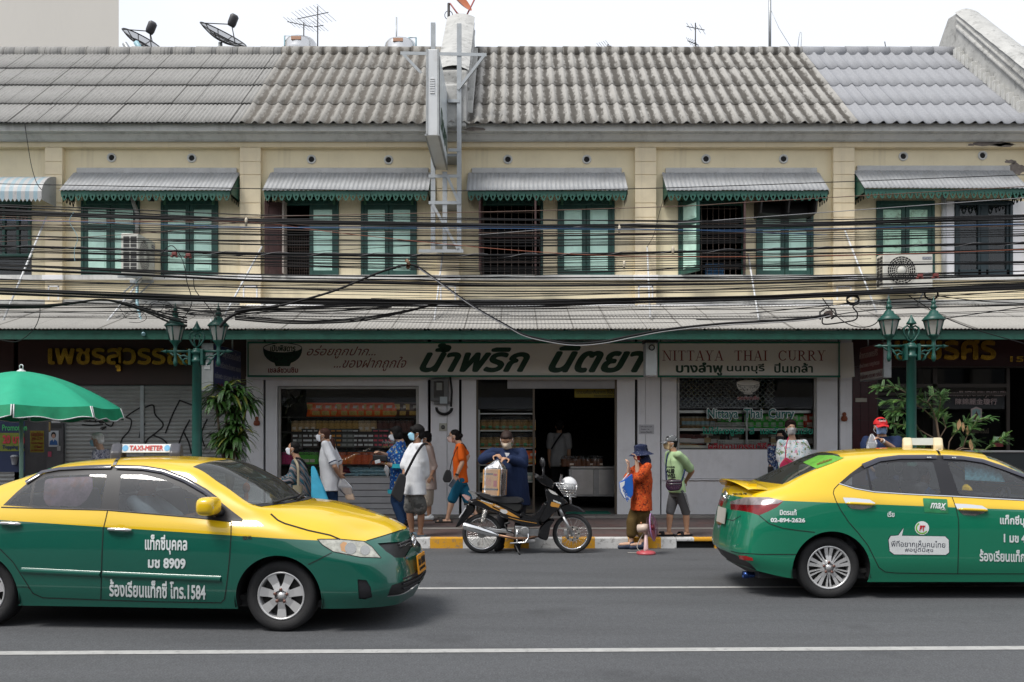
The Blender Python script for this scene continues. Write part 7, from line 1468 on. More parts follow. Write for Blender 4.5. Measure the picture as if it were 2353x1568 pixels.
# mirror, lamps, plate, badge, wipers, roof sign
def mirror(S,root,px,py,m):
 a,b=S.img(px,py); p=S.ev([a],[b])[0]; kw=dict(world=False)
 for sg in(-1,1):
  c=Vector((p[0]-.02,sg*(p[1]+.11),p[2]+.07)); mb=MB(); mb.grid(lambda u,v:c+Vector([q*(abs(t)**.62)*(1 if t>0 else-1)for q,t in zip((.085,.125,.078),(math.sin(math.pi*u)*math.cos(6.2832*v),math.sin(math.pi*u)*math.sin(6.2832*v),math.cos(math.pi*u)))]),14,28); mb.mi=1; mb.tube([c+Vector((.03,-sg*.06,-.05)),Vector((p[0]+.05,sg*(p[1]-.01),p[2]))],.03,8); mb.mi=2; mb.obox(c+Vector((.052,sg*.045,-.005)),(.05,.09,.022)); mb.build('wing_mirror',[m,TRIM,mat('indicator_clear',(.5,.47,.42),.15)],root,**kw)
mirror(S1,C1,497,1180,paint('mirror_yellow',YEL))
def plateobj(root,c,n,w,h,face,txt,tm,border):
 n=Vector(n).normalized(); u=Vector((0,0,1)).cross(n).normalized(); v=n.cross(u); c=Vector(c); mb=MB(); f=lambda a,b,d=0:c+u*a+v*b+n*d
 mb.mi=0; mb.add([f(a,b,d)for d in(0,.012)for a,b in((-w/2,-h/2),(w/2,-h/2),(w/2,h/2),(-w/2,h/2))],[(4,5,6,7),(0,1,5,4),(1,2,6,5),(2,3,7,6),(3,0,4,7)]); mb.mi=1
 for s,a0,a1,b0,b1 in txt:add_text(mb,s,lambda p,q:f(p,q,.0135),a0*w,a1*w,b0*h,b1*h,bold=.04)
 mb.build('number_plate',[face,tm],root,world=False)
plateobj(C1,(2.33,-.02,.50),(1,0,.1),.36,.17,mat('plate_orange',(.62,.25,.008),.45),[('ทข 8909',-.44,.44,-.08,.36),('กรุงเทพมหานคร',-.38,.38,-.4,-.17)],BLACK,None)
mb=MB(); c=Vector((2.25,0,.70)); mb.tube([c+Vector((.012,.075*math.cos(k*.3142),.052*math.sin(k*.3142)))for k in range(21)],.009,6); mb.tube([c+Vector((.014,.03*math.cos(k*.3142),.05*math.sin(k*.3142)))for k in range(21)],.006,6); mb.tube([c+Vector((.014,.065*math.cos(k*.3142),.02+.022*math.sin(k*.3142)))for k in range(21)],.006,6); mb.build('badge',CHROME,C1,world=False)
def slats(S,root,rows,u0,u1,m,nm):
 gs=(S.NU-1)/(S.nc-1); gv=(S.NV-1)/(S.nr-1)
 mb=MB()
 for v in rows:
  pts=[]
  for k in range(13):u=u0+(u1-u0)*k/12; p=S.ev([u*gs],[v*gv])[0]; n=S.ev([u*gs],[v*gv],S.N)[0]; p=p-n*.002; pts.append(Vector(p))
  full=[Vector((p.x,-p.y,p.z))for p in pts]+[p for p in pts[::-1]]; mb.tube(full,.009,5)
 mb.build(nm,m,root,world=False)
slats(S1,C1,(3.1,3.35),13.3,14,mat('slat_grey',(.08,.08,.085),.35,.4),'grille_slat'); slats(S1,C1,(.9,1.12,1.34),12.95,14,TRIM,'lower_grille_slat')
patch(S1,C1,[B1(*p)for p in((830,775),(850,755),(875,758),(885,790),(870,828),(840,820))],mat('lamp_amber',(.45,.25,.12),.2),'indicator_lamp',.002); patch(S1,C1,[B1(905+42*math.cos(k*.42),803+42*math.sin(k*.42))for k in range(15)],mat('lamp_reflector',(.4,.4,.38),.12,.8),'reflector_bowl',.003); patch(S1,C1,[B1(1010+36*math.cos(k*.42),815+36*math.sin(k*.42))for k in range(15)],MATS['lamp_reflector'],'reflector_bowl',.003)
ribbon(S1,C1,[B1(*p)for p in((665,735),(830,735),(1000,750),(1060,790),(1125,870),(975,865),(780,825),(700,775))],.007,SEAM,'headlight_rim',sides=(-1,1),close=True)
def uvline(S,root,uv,rad,m,nm,off=.02):
 gs=(S.NU-1)/(S.nc-1); gv=(S.NV-1)/(S.nr-1); pts=[]
 for u,v,sg in uv:p=S.ev([u*gs],[v*gv])[0]+S.ev([u*gs],[v*gv],S.N)[0]*off; pts.append(Vector((p[0],sg*p[1],p[2])))
 mb=MB(); mb.tube(pts,rad,6); return mb.build(nm,m,root,world=False)
uvline(S1,C1,[(9.05,5.6,-1),(8.93,6.0,-1),(8.86,6.7,-1),(8.82,6.9,1)],.012,BLACK,'wiper'); uvline(S1,C1,[(9.05,6.6,-1),(8.9,6.9,1),(8.84,6.2,1),(8.8,5.6,1)],.012,BLACK,'wiper')
# dark cowl strip under the windscreen
mb=MB(); gs,gv=(S1.NU-1)/(S1.nc-1),(S1.NV-1)/(S1.nr-1)
def cowl(u,v):
 sg=-1 if v<.5 else 1; vv=5.15+(1-abs(2*v-1))*1.85; uu=(8.92+.05*(1-abs(2*v-1)))+u*.18; p=S1.ev([uu*gs],[vv*gv])[0]+S1.ev([uu*gs],[vv*gv],S1.N)[0]*.004; return(p[0],sg*p[1],p[2])
mb.grid(cowl,3,30); mb.build('cowl',TRIM,C1,world=False)
interior(C1,.52,(.05,-.85),.62,.95,1.4)
mb=MB(); mb.obox((1.02,.12,1.035),(.3,.22,.04),Matrix.Rotation(R(20),3,'Z')); mb.build('dash_cloth',mat('dash_blue',(.01,.05,.3),.7),C1,world=False,bevel=.015)
def roofsign(root,z,x,case,face,txt,tm,legs):
 kw=dict(world=False); mb=MB(); w,h=.92,.16
 # a wedge lying across the roof: printed faces to the front and the back
 pr=[(x-.17,z+.03),(x+.17,z+.03),(x+.05,z+.03+h),(x-.05,z+.03+h)]
 mb.prism(pr,lambda a,b,d:(a,d,b),-w/2+.06,w/2-.06); r=mb.build('roof_sign',face,root,bevel=.01,**kw)
 mb=MB()
 for s in(-1,1):mb.prism([(x-.24,z-.02),(x+.24,z-.02),(x+.2,z+.07),(x+.09,z+.1),(x+.08,z+h+.045),(x-.08,z+h+.045),(x-.1,z+.1),(x-.2,z+.07)],lambda a,b,d:(a,d,b),s*w/2-.05,s*w/2+.05)
 mb.build('sign_end',case,r,bevel=.03,seg=3,**kw); return r
def roofsign2(root,z,x,y0,case,face,txt,tm,ang,L=.86):
 """box sign on the roof turned so that its long printed face is seen: a sloped panel with a moulded end"""
 kw=dict(world=False); M=Matrix.Rotation(R(ang),3,'Z'); c=Vector((x,y0,z)); f=lambda a,d,b:c+M@Vector((a,d,b)); mb=MB(); h=.08
 mb.prism([(-.15,.04),(.15,.04),(.06,.04+h),(-.06,.04+h)],lambda d,b,a:f(a,d,b),-L/2,L/2); r=mb.build('roof_sign',face,root,bevel=.008,**kw)
 mb=MB()
 for s in(-1,1):mb.prism([(-.2,-.04),(.2,-.04),(.19,.05),(.12,.09),(.07,.045+h),(-.07,.045+h),(-.12,.09),(-.19,.05)],lambda d,b,a:f(a,d,b),s*L/2-.05+(.03 if s<0 else-.03)*0,s*L/2+.05)
 mb.build('sign_end',case,r,bevel=.025,seg=3,**kw)
 if txt:
  mb=MB(); sl=math.atan2(h,.09); q0=(-.15,.04); g=lambda a,t:f(a,q0[0]+t*.09-.004*math.sin(sl),q0[1]+t*h+.003)
  mb.mi=0; add_text(mb,txt,g,-L/2+.11,L/2-.11,.2,.8,bold=.03)
  mb.mi=1
  for s in(-1,1):mb.lathe((0,0,0),[(.0,0),(.001,0)],3)if False else None
  for s in(-1,1):
   cc=s*(L/2-.075); mb.add([g(cc+.026*math.cos(k*.5236),.5+.36*math.sin(k*.5236))for k in range(12)],[tuple(range(12))])
  mb.build('sign_lettering',[tm,mat('sign_light_blue',(.12,.32,.5),.5)],r,**kw)
 return r
patch(S1,C1,roundpoly([A1(*p)for p in((305,335),(420,322),(635,316),(640,400),(600,480),(540,528),(320,524),(292,470))],.2),mat('shade_mauve',(.20,.13,.18),.6,var=.7,vs=7,dirt=.8,dcol=(.32,.10,.05),ds=6),'sun_shade',-.02)
od_=MB(); od_.sphere((.72,-.18,1.2),(.035,.035,.05),10,8); od_.tube([(.72,-.18,1.24),(.74,-.18,1.30)],.004,4); od_.sphere((.72,-.18,1.12),(.02,.02,.06),10,8); od_.build('hanging_garland',mat('garland_orange',(.5,.12,.02),.7,var=.4,vs=30),C1,world=False)
GREYP=mat('sign_end_grey',(.05,.05,.06),.4); roofsign2(C1,1.485,-.33,0.02,GREYP,mat('roof_sign_face',(.55,.56,.55),.4),'TAXI-METER',mat('taxi_red',(.45,.03,.02),.5),20,.52)
ribbon(S1,C1,[A1(797,250),A1(812,215),A1(840,190),A1(862,178)],.03,CHROME,'roof_strap',off=.006,sides=(-1,));
# ---- farther taxi
T2=[[(-2.28,0,.30),(-2.36,0,.47),(-2.33,0,.70),(-2.27,0,.95),(-2.24,0,1.10),(-2.22,0,1.125),(-2.21,0,1.128),(-2.20,0,1.13)],[(-2.24,.45,.30),(-2.33,.46,.47),(-2.30,.46,.70),(-2.24,.45,.95),(-2.20,.44,1.09),(-2.14,.36,1.125),(-2.12,.2,1.135),(-2.1,0,1.14)],[(-2.08,.77,.28),(-2.15,.80,.46),(-2.13,.80,.70),(-2.07,.765,.95),(-2.0,.70,1.07),(-1.95,.54,1.13),(-1.95,.28,1.145),(-1.95,0,1.15)],[(-1.72,.84,.22),(-1.72,.88,.42),(-1.72,.885,.7),(-1.72,.85,.96),(-1.72,.765,1.10),(-1.74,.61,1.16),(-1.76,.32,1.17),(-1.78,0,1.175)],[(-1.3,.845,.18),(-1.3,.885,.42),(-1.3,.89,.7),(-1.3,.865,1.0),(-1.30,.79,1.155),(-1.38,.61,1.315),(-1.40,.34,1.345),(-1.42,0,1.35)],[(-.9,.845,.18),(-.9,.885,.42),(-.9,.89,.7),(-.9,.87,.98),(-.94,.81,1.13),(-.98,.61,1.44),(-.98,.36,1.505),(-.98,0,1.52)],[(-.2,.845,.18),(-.2,.885,.42),(-.2,.89,.7),(-.2,.87,.95),(-.2,.815,1.08),(-.2,.60,1.49),(-.2,.36,1.545),(-.2,0,1.56)],[(.45,.845,.18),(.45,.885,.42),(.45,.89,.7),(.45,.87,.92),(.45,.81,1.045),(.42,.59,1.445),(.46,.34,1.505),(.5,0,1.52)],[(.8,.845,.18),(.8,.885,.42),(.8,.89,.69),(.8,.87,.90),(.82,.81,1.02),(.80,.65,1.275),(.92,.37,1.335),(.96,0,1.35)],[(1.06,.845,.18),(1.06,.885,.42),(1.06,.89,.68),(1.06,.87,.87),(1.06,.81,.99),(1.12,.71,1.10),(1.26,.38,1.115),(1.32,0,1.12)],[(1.3,.845,.18),(1.3,.885,.42),(1.3,.89,.66),(1.3,.87,.83),(1.28,.80,.955),(1.36,.62,1.045),(1.48,.34,1.085),(1.52,0,1.095)],[(1.66,.835,.21),(1.68,.875,.42),(1.68,.88,.64),(1.68,.845,.77),(1.66,.76,.865),(1.70,.57,.955),(1.78,.31,1.0),(1.82,0,1.015)],[(2.0,.75,.21),(2.05,.79,.40),(2.03,.78,.6),(1.98,.72,.71),(1.94,.65,.79),(1.96,.48,.86),(2.04,.26,.91),(2.08,0,.925)],[(2.24,.42,.20),(2.29,.45,.38),(2.26,.44,.58),(2.21,.42,.70),(2.16,.39,.78),(2.15,.31,.83),(2.18,.18,.86),(2.21,0,.865)],[(2.31,0,.19),(2.37,0,.36),(2.33,0,.58),(2.29,0,.70),(2.27,0,.79),(2.265,0,.81),(2.26,0,.815),(2.255,0,.82)]]
Q=lambda x,y:(1608.3+x/3.161,987.9+y/3.161)
T2=[[(x+(.10,.10,.06)[i]if i<3 else x,y,z)for x,y,z in c]for i,c in enumerate(T2)]
LOC2=(4.583,10.185,0)
F2=[('frame',[Q(*p)for p in((1010,390),(1090,320),(1170,262),(1300,212),(1450,190),(1740,184),(1900,190),(2050,215),(2200,265),(2340,322),(2480,400),(2600,480),(2640,520),(2353,512),(1830,482),(1500,465),(1270,450),(1130,425))],'img'),('glass#1',[Q(*p)for p in((1045,390),(1120,330),(1205,285),(1235,440),(1140,420))],'img'),('glass#2',roundpoly([Q(*p)for p in((1255,446),(1222,278),(1300,245),(1440,236),(1695,234),(1752,468))],.07),'img'),('glass#3',roundpoly([Q(*p)for p in((1885,474),(1800,236),(1950,236),(2100,262),(2250,320),(2400,400),(2520,475),(2550,505))],.07),'img'),('windscreen',[(7.12,5.15),(7.12,7.0),(9.0,7.0),(8.95,6),(8.9,5.12),(8.45,5.13),(7.8,5.13)],'uv'),('rear_window',[(3.12,5.2),(3.05,6),(3.0,7),(4.85,7),(4.85,6),(4.8,5.25),(4.1,5.2)],'uv'),('taillight_clear',[Q(*p)for p in((215,522),(330,490),(500,490),(610,516),(570,535),(480,545),(330,545),(222,540))],'img'),('taillight',[Q(*p)for p in((222,540),(330,545),(480,545),(570,535),(610,516),(560,562),(500,592),(430,622),(370,602),(310,590),(222,580))],'img'),('headlight',[(11.1,3.4),(11.3,4.1),(12.6,4.0),(12.9,3.5),(12.2,3.1)],'uv'),('diffuser',[(0,0.02),(0,.75),(1.2,.75),(1.75,.4),(1.9,.02)],'uv')]
S2,C2=car('taxi','yellow and green taxi at the right edge, seen from behind its red tail lamps',LOC2,T2,F2,(.003,.16,.085),.95,-.0375,(-1.3,1.3),(.322,.40,.225),5)
for pts in([Q(*p)for p in((1010,393),(975,430),(968,460),(985,510),(1020,580),(1080,670),(1150,750),(1220,840),(1260,920),(1300,1000),(1345,1032),(1420,1040),(1870,1046),(2353,1046),(2600,1046))],[Q(*p)for p in((1830,485),(1860,570),(1878,650),(1880,760),(1872,1045))],[Q(*p)for p in((430,622),(500,680),(600,715),(720,732),(835,745))],[Q(225,880),Q(280,895),Q(450,905),Q(700,905)],[Q(160,640),Q(240,660),Q(300,625)]):ribbon(S2,C2,pts,.008,SEAM,'panel_seam',sides=(-1,1))
ribbon(S2,C2,[Q(1012,392),Q(1130,428),Q(1270,453),Q(1500,468),Q(1830,484),Q(2353,513),Q(2600,528)],.014,CHROME,'window_trim',sides=(-1,1),fat=.005)
for a in([Q(*p)for p in((1180,268),(1300,220),(1450,202),(1715,200))],[Q(*p)for p in((1760,202),(1900,208),(2050,230),(2200,280),(2353,340),(2480,410))]):ribbon(S2,C2,a,.055,MATS['wind_deflector'],'wind_deflector',off=.012,sides=(-1,1),fat=.014)
PT2=bpy.data.materials['taxi_paint.001']if'taxi_paint.001'in bpy.data.materials else bpy.data.materials['taxi_paint']
YW2=paint('handle_yellow',YEL)
for(x0,x1,y)in((1060,1272,538),(1872,2088,582)):
 patch(S2,C2,[Q(x0-22,y-45),Q(x0+60,y-42),Q(x1-40,y-30),Q(x1+2,y-5),Q(x1-30,y+25),Q(x1-90,y+42),Q(x0+40,y+36),Q(x0,y)],CHROME,'handle_bezel',.003); handle(S2,C2,*Q(x0+5,y-4),*Q(x1-4,y+6),None,YW2)
stencil(S2,C2,[('มิตรแท้',*Q(580,620),*Q(702,622),14,dict(bold=.03)),('02-894-2626',*Q(513,672),*Q(764,674),10,dict(bold=.05)),('แท็กซี่บุคคล',*Q(2178,705),*Q(2470,715),28,dict(bold=.03)),('1 มข 4821',*Q(2205,818),*Q(2450,825),20,dict(bold=.04)),('ร้องเรียนแท็กซี่ โทร.1584',*Q(2030,955),*Q(2640,968),28,dict(bold=.03)),('เรีย',*Q(1362,633),*Q(1412,634),13,dict(bold=.03))],SPRAYW)
stencil(S2,C2,[('ALTIS',*Q(284,472),*Q(342,472),4,dict(bold=.05)),('COROLLA',*Q(242,471),*Q(282,471),3,dict(bold=.05))],CHROME,'boot_badge'); stencil(S2,C2,[('ALTIS',*Q(1640,217),*Q(1672,217),2.5,dict(bold=.05)),('ALTIS',*Q(1820,219),*Q(1852,219),2.5,dict(bold=.05))],SPRAYW,'deflector_lettering',.032)
patch(S2,C2,[Q(280,912),Q(330,915),Q(382,930),Q(388,950),Q(330,948),Q(290,938)],mat('reflector_red',(.4,.015,.015),.2),'rear_reflector',.003)
# advertising sticker on the rear door: a plain card, round mark and speech bubble (the mascot is left out)
DECW=mat('decal_white',(.66,.68,.68),.45); DECG=mat('decal_green',(.02,.18,.07),.35,var=.3,vs=12); DECK=mat('decal_ink',(.01,.015,.04),.5)
bub=[Q(*p)for p in((1385,772),(1440,768),(1478,715),(1466,770),(1780,775),(1806,800),(1808,890),(1785,908),(1410,905),(1378,880),(1370,800))]; patch(S2,C2,[(x+(x-2114)*.02,y+(y-1253)*.05)for x,y in bub],DECK,'sticker_outline',.002); patch(S2,C2,bub,DECW,'speech_bubble',.003)
stencil(S2,C2,[('พีทีอยากเห็นคนไทย',*Q(1388,848),*Q(1780,856),15,dict()),('#อยู่ดีมีสุข',*Q(1488,893),*Q(1692,897),13,dict())],DECK,'bubble_lettering',.0045)
patch(S2,C2,roundpoly([Q(1618,497),Q(1795,505),Q(1804,608),Q(1630,600)],.06),DECG,'card_sticker',.003); stencil(S2,C2,[('max',*Q(1672,572),*Q(1786,575),13,dict(shear=.35,bold=.02)),('CARD',*Q(1745,584),*Q(1784,585),3,dict(bold=.02))],DECW,'card_lettering',.0045)
patch(S2,C2,[Q(1612+52*math.cos(k*.35),714+50*math.sin(k*.35))for k in range(18)],DECW,'round_sticker',.003); patch(S2,C2,[Q(1612+46*math.cos(.6+k*.3),714+44*math.sin(.6+k*.3))for k in range(13)]+[Q(1612+36*math.cos(.6+k*.3),714+34*math.sin(.6+k*.3))for k in range(12,-1,-1)],mat('decal_lime',(.16,.4,.04),.4),'round_mark',.0045); stencil(S2,C2,[('PT',*Q(1592,735),*Q(1636,737),13,dict(shear=.2,bold=.05))],mat('decal_red',(.5,.02,.03),.4),'mark_lettering',.005)
patch(S2,C2,[Q(748,238),Q(860,188),Q(960,186),Q(1048,205),Q(950,248),Q(850,285)],mat('rear_banner_green',(.10,.32,.03),.4,var=.3,vs=9),'rear_window_banner',.004); stencil(S2,C2,[('สมุนไพรทอง',*Q(860,232),*Q(950,205),6,dict(bold=.03)),('โปรโมชั่นพิเศษ',*Q(850,262),*Q(960,225),6,dict(bold=.03))],mat('banner_brown',(.2,.06,.01),.5),'banner_lettering',.007)
# boot spoiler, exhaust, plate, mirror, roof sign
mb=MB()
def spo(u,v):
 y=-.63+1.26*u; e=1-abs(2*u-1)**3.; a=2*math.pi*v; x=-2.05+.10*(1-e)+.14*math.cos(a); return(x,y,1.165+.02*e-.05*(1-e)+.014*math.sin(a)+.1*(-2.05-x)*.8)
mb.grid(spo,24,14); mb.build('spoiler',YW2,C2,world=False)
mb=MB();
for y in(-.5,.5):mb.box(-2.06,-1.98,y-.05,y+.05,1.10,1.18)
mb.build('spoiler_foot',YW2,C2,world=False)
mb=MB(); c=Vector((-2.12,-.52,.205)); mb.lathe(c,[(.03,.12),(.038,.05),(.04,0),(.034,0),(.03,.05)],16,'X'); mb.build('exhaust_tip',mat('exhaust_blue',(.03,.06,.18),.25,.9),C2,world=False); mb=MB(); mb.tube([c+Vector((.1,0,0)),c+Vector((.35,.03,.02))],.025,8); mb.build('exhaust_pipe',mat('exhaust_rust',(.2,.13,.09),.6,.5),C2,world=False)
plateobj(C2,(-2.225,0,.80),(-1,0,.12),.36,.17,mat('plate_grey',(.4,.38,.34),.5),[],BLACK,None); mb=MB(); c=Vector((-2.17,0,1.02)); mb.tube([c+Vector((-.012,.07*math.cos(k*.3142),.05*math.sin(k*.3142)))for k in range(21)],.009,6); mb.tube([c+Vector((-.012,.03*math.cos(k*.3142),.045*math.sin(k*.3142)))for k in range(21)],.006,6); mb.build('badge',CHROME,C2,world=False)
mirror(S2,C2,*Q(2620,560),YW2); interior(C2,.56,(.1,-.8),.68,1.02,1.45)
IV=mat('sign_ivory',(.55,.47,.31),.5); roofsign2(C2,1.545,.05,.05,IV,mat('roof_sign_dirty',(.34,.35,.31),.5,dirt=.3,ds=8),None,None,-22,.31); ribbon(S2,C2,[Q(1740,182),Q(1728,155),Q(1706,132)],.025,CHROME,'roof_strap',off=.006)
mb=MB(); mb.quad((-.1,.63,1.22),(.12,.63,1.22),(.12,.60,1.42),(-.1,.60,1.42)); mb.mi=1
mb.tube([(.02+.05*math.cos(k*.3142),.612,1.32+.07*math.sin(k*.3142))for k in range(21)],.004,4); mb.build('window_sticker',[mat('sticker_film',(.35,.4,.45),.6),SPRAYW],C2,world=False)
mb=MB(); mb.quad((.22,-.58,1.22),(.62,-.62,1.2),(.55,-.6,1.38),(.22,-.57,1.4)); mb.build('sun_shade',mat('shade_blue',(.2,.5,.6),.5,var=.6,vs=22),C2,world=False)
# ------------------------------------------------------------------ motorcycle parked at the kerb
BX=lambda zx:(zx-980)/758.5
BZ=lambda zy:(1467-zy)/758.5
BLOC=(wx(1209.8,13.15),13.15,0); bike=thing('motorcycle','black and orange step-through motorcycle with a front basket, parked at the kerb','motorcycle',BLOC); kw=dict(world=False)
BBLK=mat('bike_black',(.005,.005,.006),.22,coat=.35,var=.1); BORG=mat('bike_orange',(.46,.22,.04),.35); SEATM=mat('seat_vinyl',(.018,.018,.02),.5,bump=.25,bs=120); ALU=mat('cast_alloy',(.42,.42,.42),.38,.85,var=.15,vs=10,dirt=.25,ds=9); EXH=mat('header_pipe',(.28,.16,.10),.45,.7,var=.3)
def slab(poly,hw,m,name,y0=0,bev=.014,parent=None,inset=.8,rnd=True):
 """body panel: a smooth outline with pillowed sides"""
 pts=[(BX(a),BZ(b))for a,b in(roundpoly(poly,.3,3)if rnd else poly)]; cx=sum(p[0]for p in pts)/len(pts); cz=sum(p[1]for p in pts)/len(pts); mb=MB(); k=len(pts); lv=[(-1,.86),(-.8,.97),(-.4,1),(.4,1),(.8,.97),(1,.86)]; vs=[]
 for t,s in lv:vs+=[(cx+(p[0]-cx)*s,y0+t*hw,cz+(p[1]-cz)*s)for p in pts]
 fs=[(i*k+j,i*k+(j+1)%k,(i+1)*k+(j+1)%k,(i+1)*k+j)for i in range(5)for j in range(k)]; mb.add(vs,fs,True); mb.add([vs[j]for j in range(k)],[tuple(range(k))],False); mb.add([vs[5*k+j]for j in range(k)],[tuple(range(k-1,-1,-1))],False)
 return mb.build(name,m,parent or bike,**kw)
def decal_b(poly,y,m,name,rnd=False):
 for s in(-1,1):mb=MB(); pts=[(BX(a),s*y,BZ(b))for a,b in poly]; mb.add(pts,[tuple(range(len(pts)))]); mb.build(name,m,bike,**kw)
def bwheel(zx,zy,disc):
 x,z,r=BX(zx),.287,.287; mb=MB(); mb.tube([(x+(r-.033)*math.cos(k*math.pi/24),0,z+(r-.033)*math.sin(k*math.pi/24))for k in range(49)],.034,12,False,flat=1.); w=mb.build('wheel',TYRE,bike,**kw)
 mb=MB(); mb.lathe((x,0,z),[(r-.052,-.02),(r-.062,-.022),(r-.07,-.012),(r-.072,0),(r-.07,.012),(r-.062,.022),(r-.052,.02)],48,'Y'); mb.build('rim',mat('polished_rim',(.75,.75,.76),.12,1.,var=0),w,**kw)
 mb=MB()
 for k in range(36):a=2*math.pi*k/36; b_=a+(.5 if k%2 else-.5); s=(-1 if(k//2)%2 else 1)*.025; mb.tube([(x+.03*math.cos(b_),s,z+.03*math.sin(b_)),(x+(r-.066)*math.cos(a),0,z+(r-.066)*math.sin(a))],.0022,4,False)
 mb.build('spokes',CHROME,w,**kw); mb=MB(); mb.tube([(x,-.06,z),(x,.06,z)],.035,14); mb.tube([(x,-.1,z),(x,.1,z)],.012,8); mb.build('hub',ALU,w,**kw)
 if disc:
  mb=MB(); mb.lathe((x,-.055,z),[(.112,-.002),(.112,.002),(.068,.002),(.068,-.002),(.112,-.002)],32,'Y',False); mb.mi=1
  for k in range(8):a=k*math.pi/4; mb.lathe((x+.092*math.cos(a),-.0585,z+.092*math.sin(a)),[(.013,0),(0,0)],8,'Y',False)
  mb.mi=0
  for k in range(5):a=k*1.2566; mb.tube([(x+.03*math.cos(a),-.055,z+.03*math.sin(a)),(x+.075*math.cos(a),-.055,z+.075*math.sin(a))],.01,5)
  mb.build('brake_disc',[mat('disc_steel',(.5,.47,.43),.35,.8),BLACK],w,**kw); mb=MB(); mb.obox((x-.1,-.06,z+.02),(.05,.05,.09)); mb.build('brake_caliper',ALU,w,bevel=.01,**kw)
 else:mb=MB(); mb.tube([(x,-.05,z),(x,.05,z)],.065,18); mb.build('brake_drum',ALU,w,**kw)
bwheel(490,1245,False); bwheel(1484,1247,True)
slab([(330,885),(420,868),(620,903),(760,950),(880,1012),(965,1062),(900,1082),(760,1052),(600,1005),(480,962),(350,920)],.115,BBLK,'side_fairing')
decal_b([(430,872),(520,892),(640,922),(760,985),(905,1072),(860,1070),(730,1020),(590,960),(500,905)],.1185,BORG,'orange_decal'); decal_b([(600,935),(700,985),(690,995),(610,955)],.1195,BBLK,'black_flash'); decal_b([(690,975),(760,985),(775,1010),(755,1030),(715,1020),(690,1000)],.1195,mat('pale_emblem',(.5,.5,.5),.4),'side_emblem')
slab([(640,1010),(900,1072),(1130,1102),(1155,1160),(1000,1175),(860,1125),(700,1062)],.13,BBLK,'footboard'); decal_b([(780,1062),(900,1095),(1090,1128),(1090,1133),(900,1102),(780,1068)],.134,BORG,'pin_stripe')
slab([(335,905),(420,935),(410,1010),(330,1085),(245,1172),(193,1186),(240,1100),(300,1000)],.06,BBLK,'rear_mudguard'); slab([(405,800),(470,793),(560,812),(650,832),(760,850),(890,848),(945,868),(955,905),(900,918),(700,915),(600,890),(480,850)],.12,SEATM,'seat')
slab([(600,895),(945,918),(925,985),(880,1015),(760,955)],.10,mat('under_seat_black',(.012,.012,.012),.5),'under_seat_cover')
slab([(265,823),(300,822),(375,850),(350,890),(330,893)],.07,mat('tail_lens',(.45,.28,.26),.15,coat=1),'tail_light'); slab([(333,778),(370,782),(430,812),(458,848),(440,852),(390,832)],.10,mat('grab_silver',(.5,.5,.5),.3,.8),'grab_rail')
slab([(1178,742),(1260,770),(1350,840),(1445,908),(1390,925),(1335,962),(1305,1005),(1235,1075),(1150,1145),(1105,1112),(1160,1000),(1205,900),(1192,820)],.16,BBLK,'leg_shield'); slab([(900,1005),(965,1058),(1060,1062),(1130,1000),(1185,890),(1235,960),(1175,1095),(1000,1125),(900,1085)],.08,BBLK,'centre_cover')
decal_b([(1250,893),(1345,918),(1328,958),(1245,945),(1238,930)],.163,BORG,'orange_decal'); decal_b([(1330,975),(1410,960),(1420,985),(1345,1000)],.05,BORG,'orange_decal')
mb=MB(); sl=lambda u,v:(BX(1268)+u*.112,-.166,BZ(888)-u*.045+v); add_text(mb,'SUZUKI',sl,0,1,0,.024,bold=.08); mb.v=[(p[0],p[1],p[2])for p in mb.v]; mb.build('maker_lettering',SPRAYW,bike,**kw)
mb=MB(); add_text(mb,'SHOGUN',lambda u,v:(BX(480)+u*.17,-.1205,BZ(885)-u*.055+v),0,1,0,.016,bold=.06); add_text(mb,'125',lambda u,v:(BX(635)+u*.07,-.1205,BZ(945)-u*.022+v),0,1,0,.018,bold=.06); mb.build('model_lettering',SPRAYW,bike,**kw)
slab([(1200,1100),(1250,1085),(1292,1092),(1240,1170),(1222,1290),(1195,1330),(1095,1290),(1125,1180)],.13,BBLK,'lower_shield'); slab([(1312,965),(1380,930),(1460,925),(1560,958),(1645,1022),(1500,1005),(1400,1012),(1392,1062),(1325,1062)],.06,BBLK,'front_mudguard')
slab([(1098,622),(1180,600),(1240,640),(1292,700),(1262,765),(1180,722),(1125,692),(1092,660)],.10,BBLK,'handlebar_cover'); slab([(1212,752),(1290,788),(1335,832),(1262,812),(1225,785)],.168,mat('bike_lamp',(.6,.58,.56),.1,coat=1.),'headlight')
mb=MB()
for s in(-1,1):mb.tube([(BX(1190),0,BZ(650)),(BX(1150),s*.2,BZ(640)),(BX(1085),s*.34,BZ(615))],.014,8); mb.tube([(BX(1120),s*.27,BZ(630)),(BX(1078),s*.36,BZ(612))],.021,8)
mb.build('handlebar',BLACK,bike,**kw)
for s in(-1,1):
 mb=MB(); mb.tube([(BX(1165),s*.22,BZ(640)),(BX(1168),s*.26,BZ(580)),(BX(1160),s*.30,BZ(515))],.008,6); mb.mi=0; mb.sphere((BX(1155),s*.30,BZ(468)),(.03,.05,.07),14,10); mb.build('mirror',mat('mirror_black',(.02,.02,.022),.25),bike,**kw)
mb=MB()
for s in(-1,1):mb.tube([(BX(1375),s*.075,BZ(1050)),(BX(1478),s*.075,BZ(1250))],.022,10); mb.tube([(BX(1330),s*.075,BZ(960)),(BX(1380),s*.075,BZ(1060))],.026,8)
mb.build('fork',mat('fork_alloy',(.5,.5,.5),.3,.8),bike,**kw)
